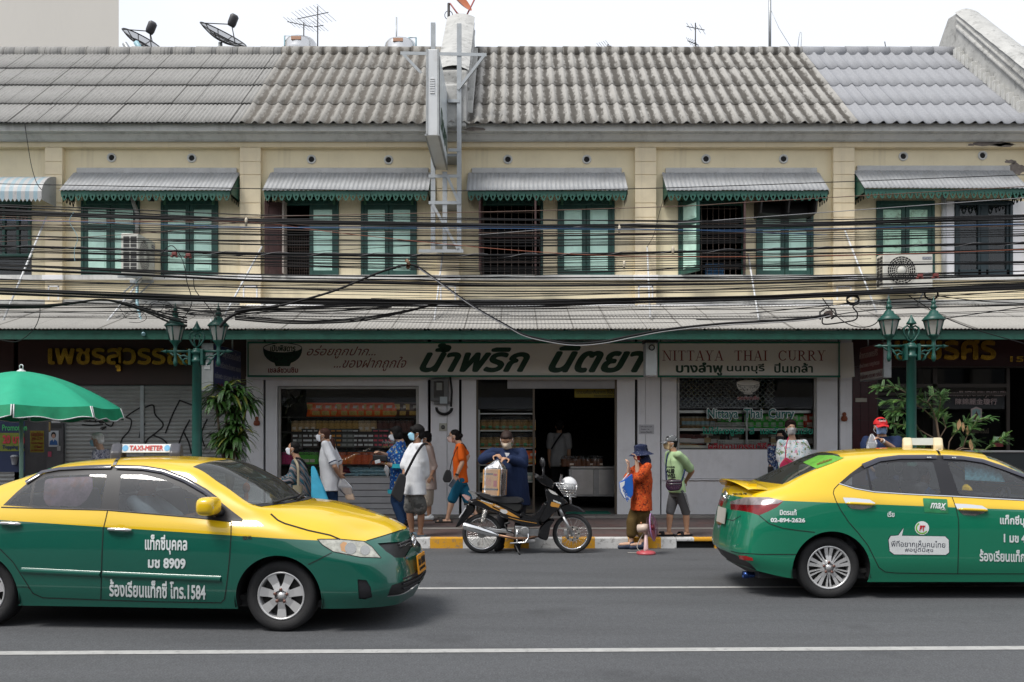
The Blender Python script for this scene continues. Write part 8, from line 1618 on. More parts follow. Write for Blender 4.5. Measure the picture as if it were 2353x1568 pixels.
mb=MB(); mb.tube([(BX(285),-.16,BZ(1148)),(BX(300),-.16,BZ(1152)),(BX(480),-.16,BZ(1205)),(BX(600),-.155,BZ(1240)),(BX(675),-.15,BZ(1262))],[.045,.056,.056,.042,.022],16); mb.build('muffler',CHROME,bike,**kw); mb=MB(); mb.tube([(BX(300),-.205,BZ(1150)),(BX(450),-.208,BZ(1192)),(BX(590),-.19,BZ(1235))],[.024,.03,.012],8,flat=.4); mb.build('heat_shield',mat('shield_grey',(.12,.12,.12),.35,.5),bike,**kw)
mb=MB(); mb.tube([(BX(660),-.15,BZ(1258)),(BX(850),-.13,BZ(1295)),(BX(960),-.1,BZ(1298)),(BX(1115),-.03,BZ(1278)),(BX(1090),0,BZ(1220))],.02,8); mb.build('exhaust_pipe',EXH,bike,**kw)
mb=MB(); mb.obox((BX(930),0,BZ(1225)),(.21,.2,.17)); mb.tube([(BX(960),-.11,BZ(1215)),(BX(960),-.13,BZ(1215))],.062,20); mb.tube([(BX(885),-.10,BZ(1220)),(BX(885),-.125,BZ(1220))],.035,12); mb.obox((BX(1060),0,BZ(1240)),(.16,.12,.11)); mb.obox((BX(1010),0,BZ(1330)),(.18,.16,.05)); mb.build('engine',ALU,bike,bevel=.012,**kw)
mb=MB(); mb.tube([(BX(960),-.1305,BZ(1215)),(BX(960),-.137,BZ(1215))],.03,16); mb.build('engine_badge',STEEL,bike,**kw); mb=MB(); mb.tube([(BX(800),-.14,BZ(1345)),(BX(960),-.14,BZ(1340)),(BX(1000),-.12,BZ(1290)),(BX(990),-.11,BZ(1200))],.012,6); mb.tube([(BX(870),-.13,BZ(1330)),(BX(875),-.13,BZ(1200))],.01,6); mb.build('guard_bar',CHROME,bike,**kw)
mb=MB(); mb.obox((BX(650),-.08,BZ(1215)),(.44,.03,.055),Matrix.Rotation(R(5),3,'Y')); mb.obox((BX(650),.08,BZ(1215)),(.44,.03,.055),Matrix.Rotation(R(5),3,'Y')); mb.build('swing_arm',ALU,bike,bevel=.01,**kw)
for s in(-1,1):
 mb=MB(); A,B_=Vector((BX(532),s*.12,BZ(980))),Vector((BX(492),s*.12,BZ(1135))); mb.tube([A,B_],.012,8); d=(B_-A); e1=d.normalized().orthogonal(); e2=d.normalized().cross(e1); mb.tube([A+d*(k/56)*.82+(e1*math.cos(k*.9)+e2*math.sin(k*.9))*.026 for k in range(57)],.006,6); mb.build('rear_shock',mat('spring_chrome',(.6,.58,.55),.2,.9),bike,**kw)
mb=MB(); mb.tube([(BX(740),-.2,BZ(1135)),(BX(800),-.2,BZ(1115))],.016,8); mb.tube([(BX(740),-.17,BZ(1140)),(BX(770),-.16,BZ(1210)),(BX(850),-.15,BZ(1240))],.01,6); mb.build('foot_peg',BLACK,bike,**kw); mb=MB(); mb.tube([(BX(845),-.1,BZ(1340)),(BX(893),-.2,BZ(1440)),(BX(905),-.22,BZ(1462))],.012,6); mb.build('kickstand',BLACK,bike,**kw)
mb=MB(); mb.obox((BX(278),0,BZ(1018)),(.012,.2,.17),Matrix.Rotation(R(35),3,'Y')); mb.build('number_plate',WPVC,bike,**kw); mb=MB(); mb.obox((BX(310),0,BZ(930)),(.05,.08,.03)); mb.build('plate_lamp',BLACK,bike,**kw)
mb=MB(); tp=[(1288,700),(1525,706)]; bt=[(1395,838),(1518,845)]; f=lambda a,b,y:(BX(a),y,BZ(b)); w0,w1=.15,.11
rimT=[f(1288,698,-w0*.8),f(1400,696,-w0),f(1525,706,-w0),f(1535,720,0),f(1525,706,w0),f(1400,696,w0),f(1288,698,w0*.8),f(1288,698,-w0*.8)]; mb.tube(rimT,.006,6)
rimB=[f(1390,835,-w1),f(1515,845,-w1),f(1520,845,w1),f(1390,835,w1),f(1390,835,-w1)]; mb.tube(rimB,.005,5)
for k in range(1,5):
 t=k/5; a=f(1288+102*t,698+137*t,-(w0*.8*(1-t)+w1*t)); b=f(1525-8*t,706+139*t,-(w0*(1-t)+w1*t)); mb.tube([a,b,(b[0]+.01,0,b[2]),(b[0],-b[1],b[2]),(a[0],-a[1],a[2]),a],.0035,4)
for k in range(8):
 t=k/7
 for s in(-1,1):mb.tube([f(1300+220*t,698+8*t,s*(w0*.85+.015*t)),f(1392+123*t,836+9*t,s*w1)],.0035,4)
for k in range(6):y=-w1+2*w1*k/5; mb.tube([f(1390,836,y),f(1518,846,y)],.0035,4); mb.tube([f(1518,846,y),f(1528,708,y*1.3)],.0035,4)
mb.tube([f(1458,845,0),f(1460,925,0)],.008,6); mb.build('basket',CHROME,bike,**kw)
hl=thing('helmet','white motorcycle helmet with a clear visor lying in the front basket','helmet',(BLOC[0]+BX(1445),BLOC[1],BZ(830))); mb=MB(); c=Vector((0,0,.10))
mb.grid(lambda u,v:c+Vector((.125*math.sin(math.pi*u*.62)*math.cos(2*math.pi*v),.115*math.sin(math.pi*u*.62)*math.sin(2*math.pi*v),.125*math.cos(math.pi*u*.62)))+Vector((0,0,.045)),12,24); mb.build('shell',mat('helmet_white',(.68,.68,.69),.2,coat=1.),hl,**kw)
mb=MB(); mb.grid(lambda u,v:c+Vector((-.1-.07*math.cos((v-.5)*2.4)*(1-.4*u),.12*math.sin((v-.5)*2.4),.03+.15*u))+Vector((.02,0,.02)),6,12); mb.build('visor',glass('visor',(.45,.45,.46),film=(.3,.3,.3),fmix=.25),hl,**kw)
# carton of goods in a clear bag resting on the seat
ct=thing('carton','brown printed cardboard box in a clear plastic bag resting on the motorcycle seat','carton',(BLOC[0]+BX(625),13.12,BZ(826)),R(-32)); KR=mat('cardboard',(.50,.26,.09),.8,var=.1); w,d,h=.285,.2,.37
Lc=lambda a,b:(-w/2+a*w,b*h); mb=MB(); sh=.045; fn=lambda x,y,z:(x+sh*z,y,z)
mb.add([fn(x,y,z)for x in(-w/2,w/2)for y in(-d/2,d/2)for z in(0,h)],[(0,1,3,2),(4,6,7,5),(0,4,5,1),(2,3,7,6),(0,2,6,4),(1,5,7,3)]); mb.build('box',KR,ct,**kw)
mb=MB(); yf=-d/2-.002; q=lambda a0,a1,b0,b1,e=0:mb.add([fn(-w/2+a*w,yf-e,b*h)for a,b in((a0,b0),(a1,b0),(a1,b1),(a0,b1))],[(0,1,2,3)])
mb.mi=0; q(.0,.95,.2,.27); q(.05,.62,.80,.86); mb.mi=1; q(.05,.55,.30,.78)
for k in range(9):mb.mi=2; mb.add([fn(-w/2+(.1+.05*k)*w,yf-.001,(.32+.03*(k%3))*h),fn(-w/2+(.13+.05*k)*w,yf-.001,(.32+.03*(k%3))*h),fn(-w/2+(.2+.04*k)*w,yf-.001,(.6+.04*(k%4))*h),fn(-w/2+(.17+.04*k)*w,yf-.001,(.6+.04*(k%4))*h)],[(0,1,2,3)])
mb.mi=3; q(.66,.86,.34,.58,.001); mb.add([fn(-w/2+(.75+.13*math.cos(k*.5236))*w,yf-.001,(.80+.05*math.sin(k*.5236))*h)for k in range(12)],[tuple(range(12))]); xs=w/2+.002
mb.add([(xs+sh*z*h,-d/2+d*(.5+.3*math.cos(k*.5236)),h*(.78+.075*math.sin(k*.5236)))for k in range(12)for z in(.78+.075*math.sin(k*.5236),)],[tuple(range(12))])
for a,b in((.15,.35),(.55,.42)):mb.add([(xs+sh*z*h,-d/2+d*y,z*h)for y,z in((a,b),(a+.28,b),(a+.28,b+.15),(a,b+.15))],[(0,1,2,3)])
mb.build('print',[mat('print_black',(.05,.045,.05),.6),mat('print_yellow',(.5,.27,.08),.7),mat('print_pink',(.45,.15,.10),.7),mat('print_red',(.35,.05,.05),.7)],ct,**kw)
BAGC=glass('clear_carrier',(.86,.87,.88),1.,.18,film=(.7,.72,.74),fmix=.16)
mb=MB()
def bagf(u,v):
 a=2*math.pi*v; ca,sa=math.cos(a),math.sin(a); k=max(abs(ca)**4,abs(sa)**4)**.25; sq=1/max((abs(ca)**6+abs(sa)**6)**(1/6),.1)
 if u<.62:t=u/.62; r=1.06+.02*noise.noise((a*2,t*6,1)); return fn(ca*sq*w/2*r,sa*sq*d/2*r,-.012+t*h*1.02)
 t=(u-.62)/.38; r=(1-t)**.8*1.05+.07; j=.12*noise.noise((ca*3,sa*3,t*3)); x,y,z=fn(ca*sq*w/2*(r+j*(1-t)),sa*sq*d/2*(r+j*(1-t)),h*1.03+.13*t); return(x+.035*t,y+.0*t,z)
mb.grid(bagf,26,40); mb.build('plastic_bag',BAGC,ct,**kw)
# ------------------------------------------------------------------ pedestal fan standing on the road
FX=lambda zx:wx(1378.5+zx*.2197,13.03); fan=thing('pedestal_fan','pink and cream electric fan standing on the road at the kerb','fan',(FX(482),13.03,0)); PK=mat('fan_pink',(.42,.07,.085),.35,var=.1); PPK=mat('fan_pale_pink',(.58,.40,.40),.4); CRM=mat('fan_cream',(.55,.44,.36),.4)
mb=MB(); mb.lathe((0,0,0),[(0,0),(.135,0),(.14,.012),(.135,.03),(.11,.045),(.05,.055),(0,.055)],28); mb.build('base',PK,fan,**kw); mb=MB(); mb.tube([(0,0,.05),(0,0,.08),(0,0,.31)],[.045,.034,.022],12); mb.build('column',PPK,fan,**kw)
ax=Vector((.93,-.30,.12)).normalized(); c0=Vector((-.03,0,.375)); mb=MB(); mb.tube([c0-ax*.095,c0-ax*.085,c0,c0+ax*.075],[.045,.058,.062,.052],18); mb.tube([(0,0,.29),c0],.03,8); mb.build('motor',CRM,fan,**kw); mb=MB(); mb.tube([c0+Vector((-.04,0,.06)),c0+Vector((-.04,0,.085))],.01,8); mb.build('knob',mat('knob_orange',(.5,.2,.08),.4),fan,**kw)
M=ax.to_track_quat('Z','Y').to_matrix(); cc=c0+ax*.125; rr=.195; g_=lambda r,a,z:cc+M@Vector((r*math.cos(a),r*math.sin(a),z)); mb=MB(); mb.tube([g_(rr,k*math.pi/20,0)for k in range(41)],.009,6); mb.build('cage_ring',mat('fan_lilac',(.36,.22,.42),.4),fan,**kw)
mb=MB()
for k in range(40):
 a=k*math.pi/20
 for s in(-1,1):mb.tube([g_(.035,a,s*.055),g_(rr*.6,a+.15,s*.05),g_(rr,a+.2,0)],.0016,4,False)
for r_ in(.05,.1,.15):
 for s in(-1,1):mb.tube([g_(r_,k*math.pi/16,s*.053)for k in range(33)],.0018,4,False)
mb.build('cage',mat('cage_wire',(.2,.1,.13),.4,.4),fan,**kw); mb=MB()
for k in range(3):mb.grid(lambda u,v:g_(.03+.14*u,2.094*k+.2+(v-.5)*(.75+.4*math.sin(math.pi*u)),(v-.5)*.05),6,6)
mb.lathe((0,0,0),[(0,0),(.001,0)],3); mb.tube([cc-ax*.02,cc+ax*.03],.035,12); mb.build('blades',mat('fan_blade',(.22,.015,.03),.3),fan,**kw)
mb=MB(); mb.tube(spline([(-.03,.03,.3),(-.09,.02,.2),(-.13,-.02,.1),(-.07,-.05,.03),(-.02,-.04,.06),(-.1,.06,.012),(-.25,.1,.008)]),.006,5); mb.build('cord',mat('cord_grey',(.35,.33,.3),.5),fan,**kw)
# ------------------------------------------------------------------ people
SKINS={'a':mat('skin_tan',(.40,.225,.14),.5,var=.06,vs=9,spec=.35),'b':mat('skin_light',(.52,.32,.22),.5,var=.06,vs=9,spec=.35),'c':mat('skin_brown',(.26,.135,.08),.5,var=.06,vs=9,spec=.35)}
HAIRB=mat('hair_black',(.006,.005,.005),.7,spec=.2,bump=.4,bs=120,var=.3,stretch=(1,1,.25)); HAIRG=mat('hair_grey',(.72,.72,.70),.6,bump=.6,bs=120,var=.3,vs=20); HAIRR=mat('hair_brown',(.05,.018,.011),.65,spec=.25,bump=.6,bs=120,var=.35,vs=15)
EYED=mat('eye_dark',(.012,.009,.008),.25)
class Sh(MB):
 def cap(s,a,ra,b,rb,n=14):s.tube([a,b],[ra,rb],n,True); s.sphere(a,ra,n,8); s.sphere(b,rb,n,8)
 def chain(s,pts,rs,n=14):
  for i in range(len(pts)-1):s.cap(pts[i],rs[i],pts[i+1],rs[i+1],n)
 def loft(s,lev,l,f):
  """lev: (centre, half width along l, half depth along f, shift along f)"""
  n=24; vs=[]
  for c,w,d,sh in lev:vs+=[Vector(c)+f*sh+l*(w*math.cos(2*math.pi*k/n))*(1 if True else 1)+f*(d*math.sin(2*math.pi*k/n))for k in range(n)]
  k=len(lev); s.add(vs,[(i*n+j,i*n+(j+1)%n,(i+1)*n+(j+1)%n,(i+1)*n+j)for i in range(k-1)for j in range(n)]+[tuple(range(n))[::-1],tuple((k-1)*n+j for j in range(n))],True)
 def remesh(s,name,m,parent,vox=.008,wr=0.,wf=7.,smooth=2,flare=None):
  off=root_loc(parent); me=bpy.data.meshes.new('tmp'); me.from_pydata([tuple(Vector(v)-off)for v in s.v],[],s.f); o=bpy.data.objects.new('tmp',me); COL.objects.link(o); r=o.modifiers.new('r','REMESH'); r.mode='VOXEL'; r.voxel_size=vox
  if smooth:q=o.modifiers.new('s','SMOOTH'); q.factor=.5; q.iterations=smooth
  dg=bpy.context.evaluated_depsgraph_get(); nm=bpy.data.meshes.new_from_object(o.evaluated_get(dg)); bpy.data.objects.remove(o); bpy.data.meshes.remove(me)
  n=len(nm.vertices); co=np.empty(n*3); nm.vertices.foreach_get('co',co); co=co.reshape(-1,3)
  if wr:
   no=np.empty(n*3); nm.vertices.foreach_get('normal',no); no=no.reshape(-1,3); ph=random.uniform(0,9)
   d=np.array([noise.noise((p[0]*wf+ph,p[1]*wf,p[2]*wf*.55))+.6*noise.noise((p[0]*wf*2.3+p[2]*wf*.9,p[1]*wf*2.3,p[2]*wf*1.1+ph))for p in co]); co=co+no*(d*wr)[:,None]; nm.vertices.foreach_set('co',co.ravel())
  nm.name=name; nm.materials.clear(); nm.materials.append(m); nm.polygons.foreach_set('use_smooth',[True]*len(nm.polygons)); nm.update(); q=bpy.data.objects.new(name,nm); COL.objects.link(q); q.parent=parent; return q
def cloth(name,base,cols=(),scale=9.,rough=.85,kind='floral',k=.5):
 """woven cloth; printed cloths carry voronoi blossoms or bands in the given colours"""
 if name in MATS:return MATS[name]
 m=mat(name,base,rough,var=.08,vs=6,bump=.15,bs=300,spec=.2)
 if cols:
  nt=m.node_tree; b=nt.nodes['Principled BSDF']; out=b.inputs['Base Color'].links[0].from_socket; tc=[n for n in nt.nodes if n.type=='TEX_COORD'][0]
  for i,c in enumerate(cols):
   if kind=='bands':
    w=nd(nt,'ShaderNodeTexWave'); w.inputs['Scale'].default_value=scale*(1+.37*i); w.inputs['Distortion'].default_value=6+3*i; w.inputs['Detail'].default_value=1; w.inputs['Detail Scale'].default_value=.6; w.bands_direction='DIAGONAL'; fac=w.outputs['Fac']; lo,hi=.72,.8
   else:
    w=nd(nt,'ShaderNodeTexNoise'if kind=='blot'else'ShaderNodeTexVoronoi'); w.inputs['Scale'].default_value=scale*(1+.31*i); fac=w.outputs[0]; mp=nd(nt,'ShaderNodeMapping'); mp.inputs['Location'].default_value=(i*3.3,i*1.7,i*5.1); nt.links.new(tc.outputs['Object'],mp.inputs[0]); nt.links.new(mp.outputs[0],w.inputs['Vector']); lo,hi=(k,k+.03)if kind=='blot'else(k,k-.06)
   if kind=='bands':nt.links.new(tc.outputs['Object'],w.inputs['Vector'])
   r=nd(nt,'ShaderNodeMapRange'); r.inputs[1].default_value=lo; r.inputs[2].default_value=hi; nt.links.new(fac,r.inputs[0]); mx=nd(nt,'ShaderNodeMix',data_type='RGBA'); mx.inputs[7].default_value=tuple(c)+(1,); nt.links.new(r.outputs[0],mx.inputs[0]); nt.links.new(out,mx.inputs[6]); out=mx.outputs[2]
  nt.links.new(out,b.inputs['Base Color'])
 return m
def V2(yaw):a=R(yaw); return Vector((math.cos(a),math.sin(a),0))
def hand(sh,w,d,pn,side,curl,sc):
 """palm, four fingers of different length bent at the knuckles, and a thumb off the side of the palm"""
 d=d.normalized(); pn=(pn-d*pn.dot(d)); pn=pn.normalized()if pn.length>1e-6 else d.orthogonal().normalized(); a=d.cross(pn)*side; L=.085*sc
 for q in(-.024,-.008,.008,.024):sh.cap(w+a*q*.7*sc,.013*sc,w+d*L+a*q*sc,.0115*sc,8)
 for i,(q,ln)in enumerate(((.026,.066),(.009,.076),(-.008,.070),(-.025,.054))):
  p=w+d*L+a*q*sc; v=d.copy(); ax_=d.cross(pn); r=.0092*sc; c=curl*(1+.08*i)
  for k in range(3):
   ang_=R(c*(38,48,34)[k]); v=(v*math.cos(ang_)+pn*math.sin(ang_)*1.0).normalized(); n_=p+v*ln*sc*(.45,.32,.25)[k]; sh.cap(p,r,n_,r*.92,8); p=n_; r*=.92; pn2=pn
 p=w+d*.02*sc+a*.028*sc; v=(d*.55+a*.8+pn*.35*curl).normalized()
 for k in range(3):n_=p+v*(.034,.028,.024)[k]*sc; sh.cap(p,(.0125,.011,.010)[k]*sc,n_,(.011,.010,.009)[k]*sc,8); p=n_; v=(v+d*.35+pn*.3*curl).normalized()
def person(label,Zf,Y,h,yaw,J,cl,head=None,skin='a',hair='short',hmat=None,mask=None,glasses=False,fat=1.,z0=KH,group=None,look=None,pitch=0.,vox=.0085,hands=(('L',None,.35),('R',None,.35)),world=False):
 """J: joints as zoom pixels plus a depth offset in metres: neck, pelvis, elbows, wrists, knees, ankles (L/R are the person's own)"""
 p3=(lambda q:Vector(q))if world else(lambda q:P(*Zf(q[0],q[1]),Y+(q[2]if len(q)>2 else 0)))
 f=V2(yaw); l=Vector((-f.y,f.x,0)); up=Vector((0,0,1)); neck,pel=p3(J['neck']),p3(J['pelvis'])
 root=thing('person',label,'person',(pel.x,pel.y,z0),group=group); sk=SKINS[skin]; sw,hw=.112*h*(.92+.08*fat)*cl.get('shw',1),.052*h
 ax=(neck-pel).normalized(); Sd={s:neck-up*.028*h+l*(sw if s=='L'else-sw)for s in'LR'}; Hp={s:pel+l*(hw if s=='L'else-hw)-up*.01 for s in'LR'}
 E,Wr,K,A={},{},{},{}
 for s in'LR':
  E[s]=p3(J['e'+s])if'e'+s in J else Sd[s]+Vector((0,0,-.17*h))+l*(.02 if s=='L'else-.02); Wr[s]=p3(J['w'+s])if'w'+s in J else E[s]+Vector((0,0,-.15*h))+f*.03
  K[s]=p3(J['k'+s])if'k'+s in J else Vector((Hp[s].x,Hp[s].y,z0+.285*h))+f*.01; A[s]=p3(J['a'+s])if'a'+s in J else Vector((K[s].x,K[s].y,z0+.05*h))-f*.015
  A[s].z=max(A[s].z,z0+.042*h)
 hc=p3(head)if head else neck+up*.09*h; look=yaw if look is None else look; hf=V2(look); hl=Vector((-hf.y,hf.x,0)); cp,sp_=math.cos(R(pitch)),math.sin(R(pitch)); hf2=hf*cp-up*sp_; hu=up*cp+hf*sp_; HM=Matrix((hf2,hl,hu)).transposed(); g=h/1.65
 hp=lambda x,y,z:hc+HM@(Vector((x,y,z))*g)
 B=Sh(); ell=lambda c,r:B.sphere(c,tuple(q*g for q in r),18,12,HM)
 ell(hp(-.008,0,.025),(.094,.076,.090)); ell(hp(.028,0,-.045),(.056,.054,.066)); ell(hp(.02,0,-.01),(.07,.066,.08)); ell(hp(.092,0,-.022),(.018,.014,.022)); B.cap(hp(.088,0,.008),.008*g,hp(.105,0,-.026),.012*g,8)
 for s in(-1,1):ell(hp(-.005,s*.077,-.012),(.02,.012,.034)); ell(hp(.066,s*.034,.008),(.016,.022,.012))
 ell(hp(.078,0,-.072),(.02,.026,.014)); B.chain([neck+up*.0,hp(-.012,0,-.05)],[.036*h*(.9+.1*fat),.031*h]); B.cap(Sd['L'],.032*h,Sd['R'],.032*h)
 chest=pel.lerp(neck,.68); B.loft([(pel-up*.03,.09*h*fat,.066*h*fat,0),(pel.lerp(neck,.3),.083*h*fat,.06*h*fat,.006),(chest,.095*h*fat,.064*h*fat,.004),(pel.lerp(neck,.93),.06*h,.04*h,0)],l,f)
 for s in'LR':B.chain([Sd[s],Sd[s].lerp(E[s],.5),E[s],E[s].lerp(Wr[s],.35),Wr[s]],[.032*h,.029*h*fat**.5,.024*h,.0245*h,.0165*h])
 for s in'LR':B.chain([Hp[s],Hp[s].lerp(K[s],.5),K[s],K[s].lerp(A[s],.3),A[s].lerp(K[s],.15),A[s]],[.05*h*fat,.044*h*fat,.032*h,.034*h,.021*h,.022*h])
 ft=cl.get('feet',yaw);
 for s in'LR':
  fd=V2(ft+(8 if s=='L'else-8)); b=Vector((A[s].x,A[s].y,A[s].z-.03*h)); B.chain([b-fd*.02*h,b+fd*.06*h,b+fd*.105*h-up*.004],[.021*h,.020*h,.014*h],10)
 for s,pn,cu in hands:
  d=(Wr[s]-E[s]).normalized(); d=(d+Vector(J['h'+s])).normalized()if'h'+s in J else d; pn_=Vector(pn)if pn else(-l if s=='L'else l); hand(B,Wr[s],d,pn_,1 if s=='L'else-1,cu,g)
 B.remesh('body',sk,root,vox,smooth=1)
 ey=MB()
 for s in(-1,1):ey.sphere(hp(.083,s*.033,.008),(.006*g,.011*g,.0052*g),10,6,HM); ey.tube([hp(.083,s*.016,.03),hp(.084,s*.034,.035),hp(.072,s*.052,.03)],.003*g,5)
 ey.build('eyes',EYED,root)
 hm=hmat or HAIRB; Hh=Sh(); he=lambda c,r:Hh.sphere(c,tuple(q*g for q in r),18,12,HM)
 if hair=='short':he(hp(-.022,0,.042),(.098,.083,.088)); he(hp(-.055,0,-.01),(.055,.07,.075)); he(hp(.035,0,.09),(.045,.06,.028))
 elif hair=='mop':he(hp(-.018,0,.05),(.1,.092,.092)); he(hp(-.055,0,-.01),(.06,.078,.085)); [he(hp(.07,s*.03,.07),(.034,.036,.04))for s in(-1,0,1)]; [he(hp(.03,s*.07,.045),(.05,.022,.05))for s in(-1,1)]
 elif hair=='bald':he(hp(-.03,0,.03),(.09,.082,.078)); he(hp(-.055,0,-.015),(.05,.068,.07))
 elif hair=='bun':he(hp(-.022,0,.04),(.096,.082,.084)); he(hp(-.05,0,-.02),(.058,.072,.08)); he(hp(-.125,0,cl.get('bunz',.0)),(.038,.045,.042))
 elif hair=='pony':he(hp(-.022,0,.04),(.096,.082,.084)); he(hp(-.05,0,-.01),(.058,.07,.075)); Hh.chain([hp(-.1,0,-.03),hp(-.14,0,-.08),hp(-.15,0,-.17),hp(-.165,0,-.27),hp(-.175,0,-.33)],[.03*g,.04*g,.042*g,.032*g,.01*g])
 elif hair=='bob':he(hp(-.024,0,.044),(.099,.092,.092)); he(hp(-.05,0,-.03),(.066,.086,.1)); [he(hp(.0,s*.078,-.02),(.045,.02,.075))for s in(-1,1)]; he(hp(.045,0,.088),(.04,.06,.028))
 elif hair=='puff':he(hp(-.024,0,.06),(.098,.098,.1)); he(hp(-.05,0,-.0),(.06,.082,.085)); he(hp(.04,0,.105),(.045,.062,.032))
 if hair:Hh.remesh('hair',hm,root,.008,wr=.004,wf=40,smooth=1)
 if mask is not None:
  mb=MB()
  def mf(u,v):az=(v-.5)*2.35; zz=-.10+.105*u+.012*math.cos(az*1.3)*u; bul=math.sin(math.pi*min(max(u,.0),1))**.5; rx=.076+.038*math.cos(az)**2*bul+(.012 if u>.5 else 0)*math.cos(az)**6; return hp(rx*math.cos(az)*.98+.012,.076*math.sin(az)*(1-.12*(1-u)),zz)
  mb.grid(mf,8,20); mb.build('face_mask',mask,root)
  mb=MB()
  for s in(-1,1):mb.tube([hp(.045,s*.072,-.005),hp(.02,s*.084,.015),hp(-.02,s*.09,.012)],.0022*g,4); mb.tube([hp(.03,s*.068,-.085),hp(.0,s*.084,-.06),hp(-.022,s*.088,-.025)],.0022*g,4)
  mb.build('ear_loop',WPVC,root)
 if glasses:
  mb=MB()
  for s in(-1,1):mb.tube([hp(.096,s*.034+.024*math.cos(k*.628),.006+.019*math.sin(k*.628))for k in range(11)],.0025*g,4); mb.tube([hp(.09,s*.06,.012),hp(.0,s*.085,.012)],.0025*g,4)
  mb.tube([hp(.1,-.012,.01),hp(.1,.012,.01)],.0025*g,4); mb.build('glasses',mat('spectacle_frame',(.1,.06,.05),.3,.5),root)
  # clothes
 if'top'in cl:
  T=Sh(); hem=cl.get('hem',-.06)*h; fl=cl.get('loose',1.1)*fat; lo=pel+up*hem
  T.loft([(lo,.094*h*fl*cl.get('flare',1.05),.072*h*fl*cl.get('flare',1.05),0),(pel.lerp(neck,.25),.092*h*fl,.070*h*fl,.006),(pel.lerp(neck,.55),.097*h*fl,.072*h*fl,.008),(pel.lerp(neck,.78),.099*h*(fl*.5+.5),.066*h*(fl*.5+.5),.003),(neck-up*.012,.052*h,.044*h,0),(neck+up*.006,.042*h,.04*h,.0)],l,f)
  T.cap(Sd['L']-up*.004,.037*h,Sd['R']-up*.004,.037*h); sl=cl.get('sleeve',.75); slw=cl.get('slw',1.)
  for s in'LR':
   if sl<=1:e=Sd[s].lerp(E[s],sl); T.chain([Sd[s],Sd[s].lerp(e,.5),e],[.039*h,.042*h*slw,.041*h*slw])
   else:e=E[s].lerp(Wr[s],sl-1); T.chain([Sd[s],Sd[s].lerp(E[s],.5),E[s],e],[.040*h,.039*h*slw,.035*h*slw,.027*h*slw])
  T.remesh('shirt',cl['top'],root,.0095,wr=cl.get('wr',.007),wf=8,smooth=1)
 if'legs'in cl:
  T=Sh(); ln=cl.get('leg',1.9); w_=cl.get('legw',1.); T.loft([(pel+up*.045*h,.088*h*fat,.066*h*fat,0),(pel-up*.02*h,.096*h*fat,.072*h*fat,0),(pel-up*.06*h,.088*h*fat,.064*h*fat,0)],l,f)
  for s in'LR':
   if ln<=1:e=Hp[s].lerp(K[s],ln); T.chain([Hp[s],Hp[s].lerp(e,.5),e],[.056*h*fat,.056*h*fat*w_,.056*h*w_])
   else:e=K[s].lerp(A[s],ln-1); T.chain([Hp[s],Hp[s].lerp(K[s],.5),K[s],e],[.055*h*fat,.051*h*fat*w_,.043*h*w_,.037*h*w_])
  T.remesh('trousers',cl['legs'],root,.0095,wr=.007,wf=8,smooth=1)
 if'shoes'in cl:
  for s in'LR':
   fd=V2(ft+(8 if s=='L'else-8)); sd=Vector((-fd.y,fd.x,0)); b=Vector((A[s].x,A[s].y,z0+.002 if A[s].z<z0+.09*h else A[s].z-.05*h)); mb=Sh()
   if cl.get('slipper'):
    sole=[(-.055,.026),(-.03,.03),(.04,.03),(.09,.036),(.125,.03),(.14,.012)]; pts=[(a,w)for a,w in sole]+[(a,-w)for a,w in sole[::-1]]; mb.prism(pts,lambda a,w,d:b+fd*a*h*.98+sd*w*h*.98+up*d,0,.022); mb.mi=0
    mb.grid(lambda u,v:b+fd*(.055+.04*u)*h+sd*(.03*math.cos(math.pi*v))*h+up*(.022+.036*math.sin(math.pi*v)*h*.9/1.),3,8); mb.build('slipper',cl['shoes'],root)
   else:mb.chain([b+up*.03*h-fd*.028*h,b+up*.024*h+fd*.05*h,b+up*.017*h+fd*.11*h],[.029*h,.026*h,.019*h],12); mb.chain([b+up*.055*h-fd*.008*h,b+up*.03*h],[.026*h,.03*h],12); mb.remesh('shoe',cl['shoes'],root,.008,smooth=1)
 return dict(root=root,hp=hp,neck=neck,pel=pel,S=Sd,E=E,W=Wr,K=K,A=A,f=f,l=l,h=h,g=g,HM=HM,hc=hc,P=p3)
def strapped(name,label,cat,pts,w,m,per=8,flat=.25):
 mb=MB(); p=spline([Vector(q)for q in pts],per); mb.tube(p,w,6,True,flat=flat,up=(0,-1,0)); return solo(mb,name,m,tuple(p[0]),label,cat)
def sack(name,label,cat,loc,w,d,h,m,parts=(),knot=True,seed=1,lean=(0,0),parent=None,top=.45,tri=False):
 """a soft bag hanging from its top: wide belly, gathered neck"""
 r=thing(name,label,cat,loc)if parent is None else parent; mb=MB()
 def fn(u,v):
  a=2*math.pi*v; k=(math.sin(math.pi*min(1,u*1.15+.02)*.5)**.8 if u<.62 else(1-(u-.62)/.38)**.7*(1-top*.3)+.08)if knot else(.92 if u>.1 else .8+1.2*u); k=k if not tri else .12+.88*(1-u)**.8*min(1,.55+u*6); k+=.06*noise.noise((math.cos(a)*2+seed,math.sin(a)*2,u*5)); sq=1/(abs(math.cos(a))**3+abs(math.sin(a))**3)**(1/3)
  return Vector(loc)+Vector((w/2*k*math.cos(a)*sq+lean[0]*(1-u),d/2*k*math.sin(a)*sq+lean[1]*(1-u),-h+h*u))
 mb.grid(fn,18,28); mb.build('bag',m,r); return r
